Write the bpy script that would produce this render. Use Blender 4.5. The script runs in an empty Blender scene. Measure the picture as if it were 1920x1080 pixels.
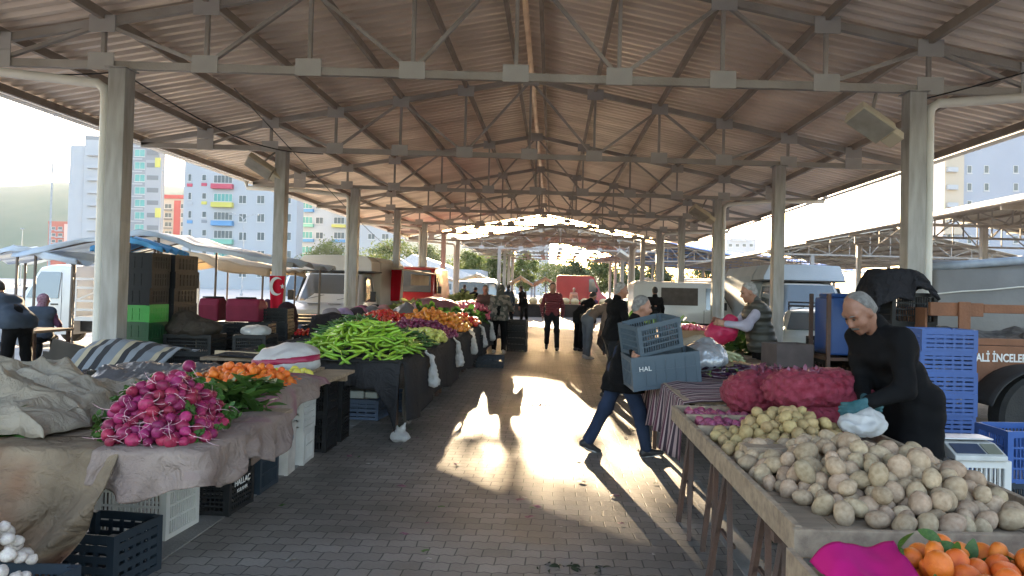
import bpy, bmesh, math, random
import numpy as np
from mathutils import Vector, Matrix, Euler, noise as mnoise
R = math.radians
PI = math.pi
rnd = random.Random(7)
scene = bpy.context.scene
COL = scene.collection

# ---------------------------------------------------------------- camera
FPX = 1320.0
CAM_H = 1.6
PITCH, ROLL = 0.0175, 0.024
cd = bpy.data.cameras.new('camera')
cam = bpy.data.objects.new('camera', cd)
COL.objects.link(cam)
cd.sensor_width = 36.0
cd.lens = 36.0 * FPX / 1920.0
cd.clip_start = 0.05
cd.clip_end = 6000
CM = Matrix.Rotation(PI / 2 + PITCH, 4, 'X') @ Matrix.Rotation(ROLL, 4, 'Z')
cam.matrix_world = Matrix.Translation((0, 0, CAM_H)) @ CM
CR = CM.to_3x3()
_c = CR.inverted() @ Vector((0, 1, 0))
VPX, VPY = 1035.0, 542.0
_bx = 960 + FPX * _c.x / -_c.z
_by = 540 - FPX * _c.y / -_c.z
SX, SY = (VPX - _bx), (VPY - _by)            # picture offset in pixels
cd.shift_x = -SX / 1920.0
cd.shift_y = SY / 1920.0
scene.camera = cam
scene.render.resolution_x, scene.render.resolution_y = 1024, 576

def ray(px, py):
    return CR @ Vector(((px - SX - 960) / FPX, -(py - SY - 540) / FPX, -1.0))

def G(px, py, z=0.0):                         # the point of the plane at height z
    d = ray(px, py)
    t = (z - CAM_H) / d.z
    return Vector((d.x * t, d.y * t, z))

def D(px, py, Y):                             # the point at distance Y ahead
    d = ray(px, py)
    t = Y / d.y
    return Vector((d.x * t, Y, CAM_H + d.z * t))

# ---------------------------------------------------------------- sky, sun, exposure
SUN_AZ, SUN_EL = R(-4.8), R(9.25)             # azimuth measured from straight ahead, to the left
w = bpy.data.worlds.new('World')
scene.world = w
w.use_nodes = True
wn = w.node_tree.nodes
sky = wn.new('ShaderNodeTexSky')
sky.sky_type = 'NISHITA'
sky.sun_disc = False
sky.sun_elevation = SUN_EL
sky.sun_rotation = SUN_AZ
sky.air_density = 1.0
sky.dust_density = 2.2
sky.ozone_density = 1.0
bg = wn['Background']
bg.inputs['Strength'].default_value = 0.15
tint = wn.new('ShaderNodeMix'); tint.data_type = 'RGBA'; tint.blend_type = 'MULTIPLY'
tint.inputs['Factor'].default_value = 1.0
tint.inputs['B'].default_value = (1.06, 0.985, 1.0, 1)
w.node_tree.links.new(sky.outputs[0], tint.inputs['A'])
w.node_tree.links.new(tint.outputs['Result'], bg.inputs['Color'])
sd = bpy.data.lights.new('sun', 'SUN')
sd.energy = 5.0
sd.angle = R(0.5)
sd.color = (1.0, 0.76, 0.48)
sun = bpy.data.objects.new('sun', sd)
COL.objects.link(sun)
sdir = Vector((math.sin(SUN_AZ) * math.cos(SUN_EL), math.cos(SUN_AZ) * math.cos(SUN_EL), math.sin(SUN_EL)))
sun.rotation_euler = sdir.to_track_quat('Z', 'Y').to_euler()
sun.location = sdir * 60
vs = scene.view_settings
vs.view_transform = 'Standard'
vs.look = 'None'
vs.exposure = 3.2
vs.gamma = 1.0
cy = scene.cycles
cy.use_denoising = True
cy.max_bounces = 8
cy.diffuse_bounces = 6
cy.glossy_bounces = 3
cy.transmission_bounces = 6
cy.transparent_max_bounces = 12
cy.sample_clamp_indirect = 6.0
cy.caustics_reflective = False
cy.caustics_refractive = False

# ---------------------------------------------------------------- materials
MATS = {}
def mat(name, col, rough=0.6, col2=None, scale=6.0, bump=0.0, bscale=40.0, metal=0.0, rand=0.0, spec=0.4,
        trans=0.0, coat=0.0, emit=0.0, detail=4.0, sss=0.0, stretch=None):
    """a principled material whose colour wanders between two tones by noise"""
    if name in MATS:
        return MATS[name]
    m = bpy.data.materials.new(name)
    m.use_nodes = True
    nt = m.node_tree
    n, l = nt.nodes, nt.links
    b = n['Principled BSDF']
    b.inputs['Roughness'].default_value = rough
    b.inputs['Metallic'].default_value = metal
    b.inputs['Specular IOR Level'].default_value = spec
    if trans:
        b.inputs['Transmission Weight'].default_value = trans
    if coat:
        b.inputs['Coat Weight'].default_value = coat
        b.inputs['Coat Roughness'].default_value = 0.08
    if sss:
        b.inputs['Subsurface Weight'].default_value = sss
        b.inputs['Subsurface Scale'].default_value = 0.02
    c1 = (*col, 1)
    c2 = (*(col2 or [x * 0.72 for x in col]), 1)
    tc = n.new('ShaderNodeTexCoord')
    src = tc.outputs['Object']
    if stretch:
        mp = n.new('ShaderNodeMapping')
        mp.inputs['Scale'].default_value = stretch
        l.new(src, mp.inputs[0])
        src = mp.outputs[0]
    nz = n.new('ShaderNodeTexNoise')
    nz.inputs['Scale'].default_value = scale
    nz.inputs['Detail'].default_value = detail
    l.new(src, nz.inputs['Vector'])
    rp = n.new('ShaderNodeMapRange')
    rp.inputs['From Min'].default_value = 0.32
    rp.inputs['From Max'].default_value = 0.68
    l.new(nz.outputs['Fac'], rp.inputs['Value'])
    mx = n.new('ShaderNodeMix')
    mx.data_type = 'RGBA'
    mx.inputs['A'].default_value = c1
    mx.inputs['B'].default_value = c2
    l.new(rp.outputs[0], mx.inputs['Factor'])
    out = mx.outputs['Result']
    if rand:
        oi = n.new('ShaderNodeObjectInfo')
        hs = n.new('ShaderNodeHueSaturation')
        r1 = n.new('ShaderNodeMapRange')
        r1.inputs['To Min'].default_value = 1 - rand
        r1.inputs['To Max'].default_value = 1 + rand
        l.new(oi.outputs['Random'], r1.inputs['Value'])
        l.new(r1.outputs[0], hs.inputs['Value'])
        ml = n.new('ShaderNodeMath'); ml.operation = 'MULTIPLY'; ml.inputs[1].default_value = 7.31
        fr = n.new('ShaderNodeMath'); fr.operation = 'FRACT'
        r2 = n.new('ShaderNodeMapRange')
        r2.inputs['To Min'].default_value = 0.5 - rand * 0.06
        r2.inputs['To Max'].default_value = 0.5 + rand * 0.06
        l.new(oi.outputs['Random'], ml.inputs[0]); l.new(ml.outputs[0], fr.inputs[0]); l.new(fr.outputs[0], r2.inputs['Value'])
        l.new(r2.outputs[0], hs.inputs['Hue'])
        l.new(out, hs.inputs['Color'])
        out = hs.outputs[0]
    l.new(out, b.inputs['Base Color'])
    if emit:
        l.new(out, b.inputs['Emission Color'])
        b.inputs['Emission Strength'].default_value = emit
    rr = n.new('ShaderNodeMapRange')
    rr.inputs['To Min'].default_value = max(0.03, rough - 0.08)
    rr.inputs['To Max'].default_value = min(1, rough + 0.1)
    l.new(nz.outputs['Fac'], rr.inputs['Value'])
    l.new(rr.outputs[0], b.inputs['Roughness'])
    if bump:
        n2 = n.new('ShaderNodeTexNoise')
        n2.inputs['Scale'].default_value = bscale
        n2.inputs['Detail'].default_value = 5
        l.new(src, n2.inputs['Vector'])
        bp = n.new('ShaderNodeBump')
        bp.inputs['Strength'].default_value = bump
        bp.inputs['Distance'].default_value = 0.02
        l.new(n2.outputs['Fac'], bp.inputs['Height'])
        l.new(bp.outputs[0], b.inputs['Normal'])
    MATS[name] = m
    return m

def thin(m, w):                                # lets light through a sheet (cloth, plastic, leaf)
    nt = m.node_tree
    b = nt.nodes['Principled BSDF']
    o = nt.nodes['Material Output']
    t = nt.nodes.new('ShaderNodeBsdfTranslucent')
    s = nt.nodes.new('ShaderNodeMixShader')
    s.inputs[0].default_value = w
    for lk in list(b.inputs['Base Color'].links):
        nt.links.new(lk.from_socket, t.inputs['Color'])
    nt.links.new(b.outputs[0], s.inputs[1]); nt.links.new(t.outputs[0], s.inputs[2])
    nt.links.new(s.outputs[0], o.inputs['Surface'])
    return m

# ---------------------------------------------------------------- mesh building
class MB:
    def __init__(self):
        self.v, self.f = [], []
    def add(self, vs, fs):
        k = len(self.v)
        self.v += [tuple(p) for p in vs]
        self.f += [tuple(i + k for i in q) for q in fs]
        return self
    def box(self, x0, x1, y0, y1, z0, z1, M=None):
        vs = [Vector(p) for p in ((x0,y0,z0),(x1,y0,z0),(x1,y1,z0),(x0,y1,z0),(x0,y0,z1),(x1,y0,z1),(x1,y1,z1),(x0,y1,z1))]
        if M is not None:
            vs = [M @ p for p in vs]
        return self.add(vs, [(0,3,2,1),(4,5,6,7),(0,1,5,4),(1,2,6,5),(2,3,7,6),(3,0,4,7)])
    def cbox(self, c, s, M=None):
        return self.box(c[0]-s[0]/2, c[0]+s[0]/2, c[1]-s[1]/2, c[1]+s[1]/2, c[2]-s[2]/2, c[2]+s[2]/2, M)
    def bar(self, p0, p1, w, h, up=(0,0,1)):
        p0, p1 = Vector(p0), Vector(p1)
        d = (p1 - p0)
        L = d.length
        d.normalize()
        u = Vector(up)
        if abs(d.dot(u)) > 0.98:
            u = Vector((0,1,0)) if abs(d.y) < 0.9 else Vector((1,0,0))
        s = d.cross(u).normalized()
        u = s.cross(d).normalized()
        M = Matrix(((s.x,d.x,u.x,p0.x),(s.y,d.y,u.y,p0.y),(s.z,d.z,u.z,p0.z),(0,0,0,1)))
        return self.box(-w/2, w/2, 0, L, -h/2, h/2, M)
    def tube(self, pts, r, n=8, caps=True):
        pts = [Vector(p) for p in pts]
        rs = r if hasattr(r, '__len__') else [r] * len(pts)
        k = len(self.v)
        prev = None
        for i, p in enumerate(pts):
            d = (pts[min(i+1, len(pts)-1)] - pts[max(i-1, 0)]).normalized()
            if prev is None:
                a = Vector((0,0,1)) if abs(d.z) < 0.9 else Vector((1,0,0))
                s = d.cross(a).normalized()
            else:
                s = (prev - d * prev.dot(d)).normalized()
            prev = s
            t = d.cross(s)
            for j in range(n):
                a = 2 * PI * j / n
                self.v.append(tuple(p + (s * math.cos(a) + t * math.sin(a)) * rs[i]))
        for i in range(len(pts) - 1):
            for j in range(n):
                a, b = k + i*n + j, k + i*n + (j+1) % n
                self.f.append((a, b, b + n, a + n))
        if caps:
            self.f.append(tuple(k + j for j in reversed(range(n))))
            self.f.append(tuple(k + (len(pts)-1)*n + j for j in range(n)))
        return self
    def lathe(self, prof, n=16, M=None, caps=True):
        k = len(self.v)
        for (r, z) in prof:
            for j in range(n):
                a = 2 * PI * j / n
                p = Vector((r * math.cos(a), r * math.sin(a), z))
                self.v.append(tuple(M @ p if M is not None else p))
        for i in range(len(prof) - 1):
            for j in range(n):
                a, b = k + i*n + j, k + i*n + (j+1) % n
                self.f.append((a, b, b + n, a + n))
        if caps:
            self.f.append(tuple(k + j for j in reversed(range(n))))
            self.f.append(tuple(k + (len(prof)-1)*n + j for j in range(n)))
        return self
    def prism(self, prof, a0, a1, axis='x', M=None):
        """a closed outline pushed from a0 to a1 along an axis; outline in the two other axes"""
        n = len(prof)
        def P(a, q):
            p = Vector({'x': (a, q[0], q[1]), 'y': (q[0], a, q[1]), 'z': (q[0], q[1], a)}[axis])
            return M @ p if M is not None else p
        vs = [P(a0, q) for q in prof] + [P(a1, q) for q in prof]
        fs = [tuple(reversed(range(n))), tuple(range(n, 2*n))] + [(i, (i+1) % n, n + (i+1) % n, n + i) for i in range(n)]
        return self.add(vs, fs)
    def grid(self, fn, nu, nv):
        k = len(self.v)
        for i in range(nu + 1):
            for j in range(nv + 1):
                self.v.append(tuple(fn(i / nu, j / nv)))
        for i in range(nu):
            for j in range(nv):
                a = k + i * (nv + 1) + j
                self.f.append((a, a + nv + 1, a + nv + 2, a + 1))
        return self
    def mesh(self, name, m=None, smooth=None, fix=True):
        me = bpy.data.meshes.new(name)
        me.from_pydata(self.v, [], self.f)
        if fix:
            bm = bmesh.new(); bm.from_mesh(me)
            bmesh.ops.recalc_face_normals(bm, faces=bm.faces)
            bm.to_mesh(me); bm.free()
        if m is not None:
            me.materials.append(m)
        if smooth is not None:
            me.shade_smooth()
            if smooth < 3:
                me.set_sharp_from_angle(angle=smooth)
        me.update()
        return me

def tag(o, label=None, cat=None, group=None, kind=None):
    if label: o['label'] = label
    if cat: o['category'] = cat
    if group: o['group'] = group
    if kind: o['kind'] = kind
    return o

def T(name, label, cat, loc=(0,0,0), rz=0.0, group=None):
    o = bpy.data.objects.new(name, None)
    COL.objects.link(o)
    o.location = loc
    o.rotation_euler = (0, 0, rz)
    o.empty_display_size = 0.1
    return tag(o, label, cat, group)

def P(name, me, m=None, parent=None, smooth=None, bevel=0.0, loc=None, solid=0.0, sub=0):
    """one mesh object; me is a builder or ready mesh data"""
    if isinstance(me, MB):
        me = me.mesh(name, m, smooth)
    o = bpy.data.objects.new(name, me)
    COL.objects.link(o)
    if parent is not None:
        o.parent = parent
    if loc is not None:
        o.location = loc
    if solid:
        s = o.modifiers.new('thickness', 'SOLIDIFY'); s.thickness = solid; s.offset = 0
    if bevel:
        b = o.modifiers.new('edge', 'BEVEL'); b.width = bevel; b.segments = 2; b.limit_method = 'ANGLE'; b.angle_limit = R(40)
    if sub:
        s = o.modifiers.new('round', 'SUBSURF'); s.levels = sub; s.render_levels = sub
    return o

def dup(o, loc=None, rz=None, label=None, group=None, parent=None, rot=None, scale=None):
    c = o.copy()
    COL.objects.link(c)
    c.parent = parent
    if loc is not None: c.location = loc
    if rz is not None: c.rotation_euler = (0, 0, rz)
    if rot is not None: c.rotation_euler = rot
    if scale is not None: c.scale = (scale,)*3 if not hasattr(scale, '__len__') else scale
    if label: c['label'] = label
    if group: c['group'] = group
    for ch in KIDS.get(o.name, ()) or o.children:
        dup(ch, parent=c)
    return c
KIDS = {}

def nz(x, y, z=0.0, s=1.0):
    return mnoise.noise((x * s, y * s, z * s))
# ---------------------------------------------------------------- the ground
def paving_mat():
    m = bpy.data.materials.new('interlocking pavers'); m.use_nodes = True
    n, l = m.node_tree.nodes, m.node_tree.links
    b = n['Principled BSDF']
    tc = n.new('ShaderNodeTexCoord')
    sep = n.new('ShaderNodeSeparateXYZ'); l.new(tc.outputs['Object'], sep.inputs[0])
    def math_(op, a, bb, c=None):
        q = n.new('ShaderNodeMath'); q.operation = op
        for i, x in enumerate((a, bb, c)):
            if x is None: continue
            if isinstance(x, (int, float)): q.inputs[i].default_value = x
            else: l.new(x, q.inputs[i])
        return q.outputs[0]
    # wavy long edges of the interlocking block, and small settling errors
    zig = math_('PINGPONG', sep.outputs['X'], 0.043)
    y2 = math_('ADD', sep.outputs['Y'], math_('MULTIPLY', zig, 0.42))
    wob = n.new('ShaderNodeTexNoise'); wob.inputs['Scale'].default_value = 1.7
    l.new(tc.outputs['Object'], wob.inputs['Vector'])
    y3 = math_('ADD', y2, math_('MULTIPLY', wob.outputs['Fac'], 0.05))
    x3 = math_('ADD', sep.outputs['X'], math_('MULTIPLY', wob.outputs['Fac'], 0.06))
    cb = n.new('ShaderNodeCombineXYZ'); l.new(x3, cb.inputs[0]); l.new(y3, cb.inputs[1])
    br = n.new('ShaderNodeTexBrick')
    br.inputs['Scale'].default_value = 1.0
    br.inputs['Brick Width'].default_value = 0.172
    br.inputs['Row Height'].default_value = 0.115
    br.inputs['Mortar Size'].default_value = 0.0055
    br.inputs['Mortar Smooth'].default_value = 0.6
    br.inputs['Color1'].default_value = (0.195, 0.174, 0.158, 1)
    br.inputs['Color2'].default_value = (0.275, 0.247, 0.225, 1)
    br.inputs['Mortar'].default_value = (0.06, 0.055, 0.05, 1)
    l.new(cb.outputs[0], br.inputs['Vector'])
    st = n.new('ShaderNodeTexNoise'); st.inputs['Scale'].default_value = 0.9; st.inputs['Detail'].default_value = 8
    l.new(tc.outputs['Object'], st.inputs['Vector'])
    mr = n.new('ShaderNodeMapRange'); mr.inputs['From Min'].default_value = 0.3; mr.inputs['From Max'].default_value = 0.7
    mr.inputs['To Min'].default_value = 0.5; mr.inputs['To Max'].default_value = 1.2
    l.new(st.outputs['Fac'], mr.inputs['Value'])
    mx = n.new('ShaderNodeMix'); mx.data_type = 'RGBA'; mx.blend_type = 'MULTIPLY'; mx.inputs['Factor'].default_value = 1
    l.new(br.outputs['Color'], mx.inputs['A'])
    l.new(mr.outputs[0], mx.inputs['B'])
    gr = n.new('ShaderNodeTexNoise'); gr.inputs['Scale'].default_value = 60; gr.inputs['Detail'].default_value = 3
    l.new(tc.outputs['Object'], gr.inputs['Vector'])
    mr2 = n.new('ShaderNodeMapRange'); mr2.inputs['To Min'].default_value = 0.8; mr2.inputs['To Max'].default_value = 1.2
    l.new(gr.outputs['Fac'], mr2.inputs['Value'])
    mx2 = n.new('ShaderNodeMix'); mx2.data_type = 'RGBA'; mx2.blend_type = 'MULTIPLY'; mx2.inputs['Factor'].default_value = 1
    l.new(mx.outputs['Result'], mx2.inputs['A']); l.new(mr2.outputs[0], mx2.inputs['B'])
    l.new(mx2.outputs['Result'], b.inputs['Base Color'])
    b.inputs['Roughness'].default_value = 0.62
    mr3 = n.new('ShaderNodeMapRange'); mr3.inputs['To Min'].default_value = 0.42; mr3.inputs['To Max'].default_value = 0.8
    l.new(st.outputs['Fac'], mr3.inputs['Value']); l.new(mr3.outputs[0], b.inputs['Roughness'])
    inv = math_('SUBTRACT', 1.0, br.outputs['Fac'])
    hh = math_('ADD', inv, math_('MULTIPLY', gr.outputs['Fac'], 0.35))
    bp = n.new('ShaderNodeBump'); bp.inputs['Strength'].default_value = 0.4; bp.inputs['Distance'].default_value = 0.005
    l.new(hh, bp.inputs['Height']); l.new(bp.outputs[0], b.inputs['Normal'])
    return m

g = MB().grid(lambda u, v: (-880 + 1760*u, -60 + 1000*v, -0.012), 4, 4)
tag(P('ground', g, mat('pale concrete yard', (0.40,0.38,0.36), 0.85, (0.30,0.285,0.27), 0.4, 0.3, 30)), kind='structure')
PAVE = paving_mat()
g = MB().grid(lambda u, v: (-9.6 + 18.6*u, -14 + 78*v, 0.0), 20, 60)
tag(P('paving', g, PAVE), kind='structure')
KERB = mat('kerb concrete', (0.27,0.26,0.25), 0.8, (0.17,0.165,0.16), 3.0, 0.4, 60)
kb = MB()
for sx in (1.13, -2.35):
    y = -6.0
    while y < 38:
        kb.box(sx, sx + 0.17, y, y + 0.985, -0.05, 0.005)
        y += 1.0
tag(P('kerb_strip', kb, KERB, bevel=0.006), kind='structure')

# ---------------------------------------------------------------- the market roof overhead
GREY = mat('grey painted steel', (0.36,0.355,0.345), 0.5, (0.23,0.22,0.205), 2.2, 0.15, 40, detail=8, stretch=(5, 5, 0.8))
TRUSS = mat('grey truss steel', (0.36,0.34,0.315), 0.55, (0.24,0.215,0.19), 1.7, 0.15, 40, detail=8)
PLATE = mat('gusset steel', (0.40,0.39,0.375), 0.5, (0.34,0.33,0.315), 2.5)
PURL = mat('brown purlin steel', (0.32,0.275,0.235), 0.6, (0.24,0.20,0.165), 2.5)
SHEET = mat('ribbed roof sheet', (0.84,0.72,0.60), 0.42, (0.60,0.50,0.41), 0.9, metal=0.1, detail=8, stretch=(0.35, 2.2, 1))
PVC = mat('white pvc pipe', (0.62,0.61,0.57), 0.45, (0.50,0.49,0.45), 2.0)
RIDGE_X, RIDGE_Z, SLOPE = -0.48, 5.62, 0.195
CHORD_Z = 4.05
XL, XR = -5.06, 4.16
NODE = 1.2

def roof_z(x, rx=RIDGE_X, rz=RIDGE_Z):
    return rz - SLOPE * abs(x - rx)

def ribbed_sheet(x0, x1, z0, z1, y0, y1, pitch=0.21, hgt=0.048):
    """trapezoid ribs running down the slope, stepped along the length"""
    mb = MB()
    ys = []
    y = y0
    while y < y1:
        ys += [(y, 0), (y + pitch*0.34, 0), (y + pitch*0.5, 1), (y + pitch*0.84, 1)]
        y += pitch
    nx = 4
    for (yy, u) in ys:
        for i in range(nx + 1):
            t = i / nx
            sag = 0.006 * math.sin(yy * 1.3 + i * 2.1)
            mb.v.append((x0 + (x1-x0)*t, yy, z0 + (z1-z0)*t + u*hgt + sag))
    for k in range(len(ys) - 1):
        for i in range(nx):
            a = k*(nx+1) + i
            mb.f.append((a, a+1, a+nx+2, a+nx+1))
    return mb

def truss_builders(rx, rz, nodes, chord_z, tilt=0.0):
    """W-braced gable truss in the plane y = 0, with the places of its gusset plates"""
    mb, plates = MB(), []
    half = nodes * NODE
    bz = lambda k: chord_z + tilt * k * NODE
    tz = lambda k: rz - 0.13 - SLOPE * abs(k) * NODE + tilt * k * NODE
    for s in (-1, 1):
        mb.bar((rx, 0, tz(0)), (rx + s*half, 0, max(tz(s*nodes), bz(s*nodes))), 0.07, 0.09)
    mb.bar((rx - half, 0, bz(-nodes)), (rx + half, 0, bz(nodes)), 0.07, 0.09)
    for k in range(-nodes + 1, nodes):
        x = rx + k * NODE
        mb.bar((x, 0.0, bz(k)), (x, 0.0, tz(k)), 0.042, 0.05, up=(0,1,0))
        plates.append((x, bz(k) + 0.035))
        plates.append((x, tz(k) - 0.03))
        if k % 2 != 0:
            for q in (k - 1, k + 1):
                if abs(q) < nodes:
                    mb.bar((x, -0.012, bz(k) + 0.03), (rx + q*NODE, -0.012, tz(q) - 0.03), 0.04, 0.052, up=(0,1,0))
                else:
                    mb.bar((x, -0.012, bz(k) + 0.03), (rx + (k+0.92*(q-k))*NODE, -0.012, tz(k+0.92*(q-k)) - 0.02), 0.035, 0.045, up=(0,1,0))
    return mb, plates

def column_mesh(h, w=0.2, d=0.2):
    mb = MB().box(-w/2, w/2, -d/2, d/2, 0, h)
    mb.box(-w/2-0.06, w/2+0.06, -d/2-0.06, d/2+0.06, 0, 0.018)
    mb.box(-w/2-0.03, w/2+0.03, -d/2-0.03, d/2+0.03, h-0.004, h+0.012)
    return mb

plate_me = MB().box(-0.15, 0.15, -0.054, -0.042, -0.10, 0.10).mesh('gusset_plate', PLATE)
def canopy(name, label, rx, rz, chord_z, xl, xr, y0, y1, truss_y, nodes, tilt=0.0, pipes=(), sheet=SHEET, cols=GREY, plates=True, two=None):
    t = T(name, label, 'market roof', (0, 0, 0))
    eave = nodes * NODE + 0.12
    for s in (-1, 1):
        x1 = rx + s*eave
        mb = ribbed_sheet(rx + s*0.045, x1, rz + 0.02 - SLOPE*0.045, rz + 0.02 - SLOPE*eave + tilt*s*eave, y0, y1)
        P('roof_sheet', mb, sheet, t)
        for k in range(nodes + 1):
            off = 0.24 if k == 0 else k*NODE
            zz = rz - 0.055 - SLOPE*off + tilt*s*off
            mb = MB().bar((rx + s*off, y0 + 0.05, zz), (rx + s*off, y1 - 0.05, zz), 0.055, 0.11)
            P('purlin', mb, PURL, t)
        mb = MB()
        ze = rz - SLOPE*eave + tilt*s*eave
        a, b = rx + s*(eave - 0.02), rx + s*(eave + 0.13)
        mb.prism([(a, ze-0.09), (b, ze-0.09), (b, ze+0.05), (b-s*0.012, ze+0.05), (b-s*0.012, ze-0.078), (a, ze-0.078)], y0, y1, 'y')
        P('gutter', mb, PVC, t)
    cap = MB()
    for s in (-1, 1):
        cap.add([(rx, y0, rz+0.10), (rx, y1, rz+0.10), (rx + s*0.26, y1, rz+0.045), (rx + s*0.26, y0, rz+0.045)], [(0,1,2,3)])
    P('ridge_cap', cap, sheet, t)
    tm, pl = truss_builders(rx, rz, nodes, chord_z, tilt)
    tme = tm.mesh('truss', TRUSS)
    cme = column_mesh(chord_z - 0.05).mesh('column', cols)
    for i, y in enumerate(truss_y):
        tr = P('truss', tme, parent=t, loc=(0, y, 0))
        if plates and y > 0:
            for (x, z) in pl:
                P('gusset_plate', plate_me, parent=tr, loc=(x, 0, z))
        for x in (xl, xr):
            c = P('column', cme, parent=t, loc=(x, y, tilt*(x-rx)), bevel=0.008)
        if i in pipes:
            for x, s in ((xl, -1), (xr, 1)):
                dx = x + s*0.165
                mb = MB()
                zt = chord_z - 0.22
                mb.tube([(dx, y-0.02, 0.02), (dx, y-0.02, zt-0.12), (dx+s*0.02, y-0.02, zt-0.03), (dx+s*0.10, y-0.02, zt+0.03),
                         (dx+s*1.2, y-0.02, zt+0.13), (rx+s*(eave+0.02), y-0.02, rz-SLOPE*eave-0.2), (rx+s*(eave+0.06), y-0.02, rz-SLOPE*eave-0.05)], 0.055, 12)
                for zz in (0.55, 1.45, 2.5):
                    mb.tube([(dx, y-0.02, zz-0.012), (dx, y-0.02, zz+0.012)], 0.062, 12)
                P('drainpipe', mb, PVC, t, smooth=R(50))
    return t

TY = [8.15 + 4.88*k for k in range(-1, 7)]
canopy('market_canopy', 'long open steel market roof with ribbed sheets over the central paved aisle', RIDGE_X, RIDGE_Z, CHORD_Z, XL, XR, 0.0, 38.0, TY, 6, tilt=-0.006,
       pipes=(1, 3, 5, 7))
# ---------------------------------------------------------------- other market roofs
SHEET_L = mat('ochre roof underside sheet', (0.46,0.41,0.33), 0.5, (0.37,0.33,0.27), 0.7)
BLUE_SHEET = mat('blue painted roof sheet', (0.10,0.22,0.50), 0.5, (0.08,0.18,0.42), 0.7)
canopy('market_canopy', 'second steel gable roof standing beyond the far end of the central aisle', 0.45, 5.55, 4.02, -3.25, 4.7, 42.6, 60.0,
       [42.9 + 4.8*k for k in range(4)], 5, sheet=SHEET_L)
canopy('market_canopy', 'long market roof running parallel behind the tractor trailer and blue tank', 19.6, 5.75, 4.15, 15.0, 24.3, 2.0, 36.0,
       [9.5 + 5*k for k in range(6)], 6, sheet=SHEET_L, plates=False)
canopy('market_canopy', 'farther market roof beyond the gap behind the covered box truck', 19.9, 5.6, 4.0, 15.3, 24.6, 41.0, 66.0,
       [41.5 + 5*k for k in range(5)], 6, sheet=SHEET_L, plates=False)
c4 = canopy('market_canopy', 'market roof with a blue painted top standing askew behind the white vans', 0, 5.6, 4.1, -4.4, 4.4, 0.0, 34.0,
       [0.4 + 5*k for k in range(6)], 6, sheet=BLUE_SHEET, plates=False)
c4.location = (9.2, 57.5, 0)
c4.rotation_euler = (0, 0, R(-39))

# ---------------------------------------------------------------- hills
HILL = mat('dry hillside', (0.10,0.13,0.075), 0.95, (0.17,0.17,0.11), 0.02, detail=8)
def hill(u, v):
    x = -850 + 1250*u
    y = 480 + 420*v
    t = math.sin(PI * v) ** 0.8
    ridge = 84 * math.exp(-((x + 460) / 230) ** 2) + 52 * math.exp(-((x + 190) / 170) ** 2) + 8
    return (x, y, -2 + t * (ridge + 8*nz(x*0.008, y*0.008) + 3*nz(x*0.03, y*0.03)))
tag(P('hills', MB().grid(hill, 90, 26), HILL, smooth=4), kind='structure')

# ---------------------------------------------------------------- apartment blocks
WIN = mat('window glass', (0.045,0.065,0.075), 0.3, (0.07,0.095,0.105), 0.4, spec=0.3)
WINT = mat('teal window glass', (0.05,0.22,0.21), 0.3, (0.08,0.28,0.26), 0.4, spec=0.3)
WFR = mat('white window frame', (0.5,0.5,0.5), 0.5)
def wallm(n, c):
    return mat('render ' + n, c, 0.85, [x*0.92 for x in c], 0.15)
WHITE_W, GREY_W, DARK_W = wallm('white', (0.33,0.35,0.38)), wallm('grey', (0.20,0.215,0.24)), wallm('dark grey', (0.13,0.145,0.165))
RED_W, ORANGE_W, BEIGE_W = wallm('red', (0.34,0.06,0.06)), wallm('orange red', (0.40,0.10,0.07)), wallm('beige', (0.40,0.34,0.27))
YEL_W, BLU_W, GRN_W, PINK_W = wallm('yellow', (0.46,0.42,0.09)), wallm('blue', (0.09,0.24,0.44)), wallm('mint', (0.17,0.38,0.30)), wallm('pinkish red', (0.42,0.06,0.10))

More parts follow.
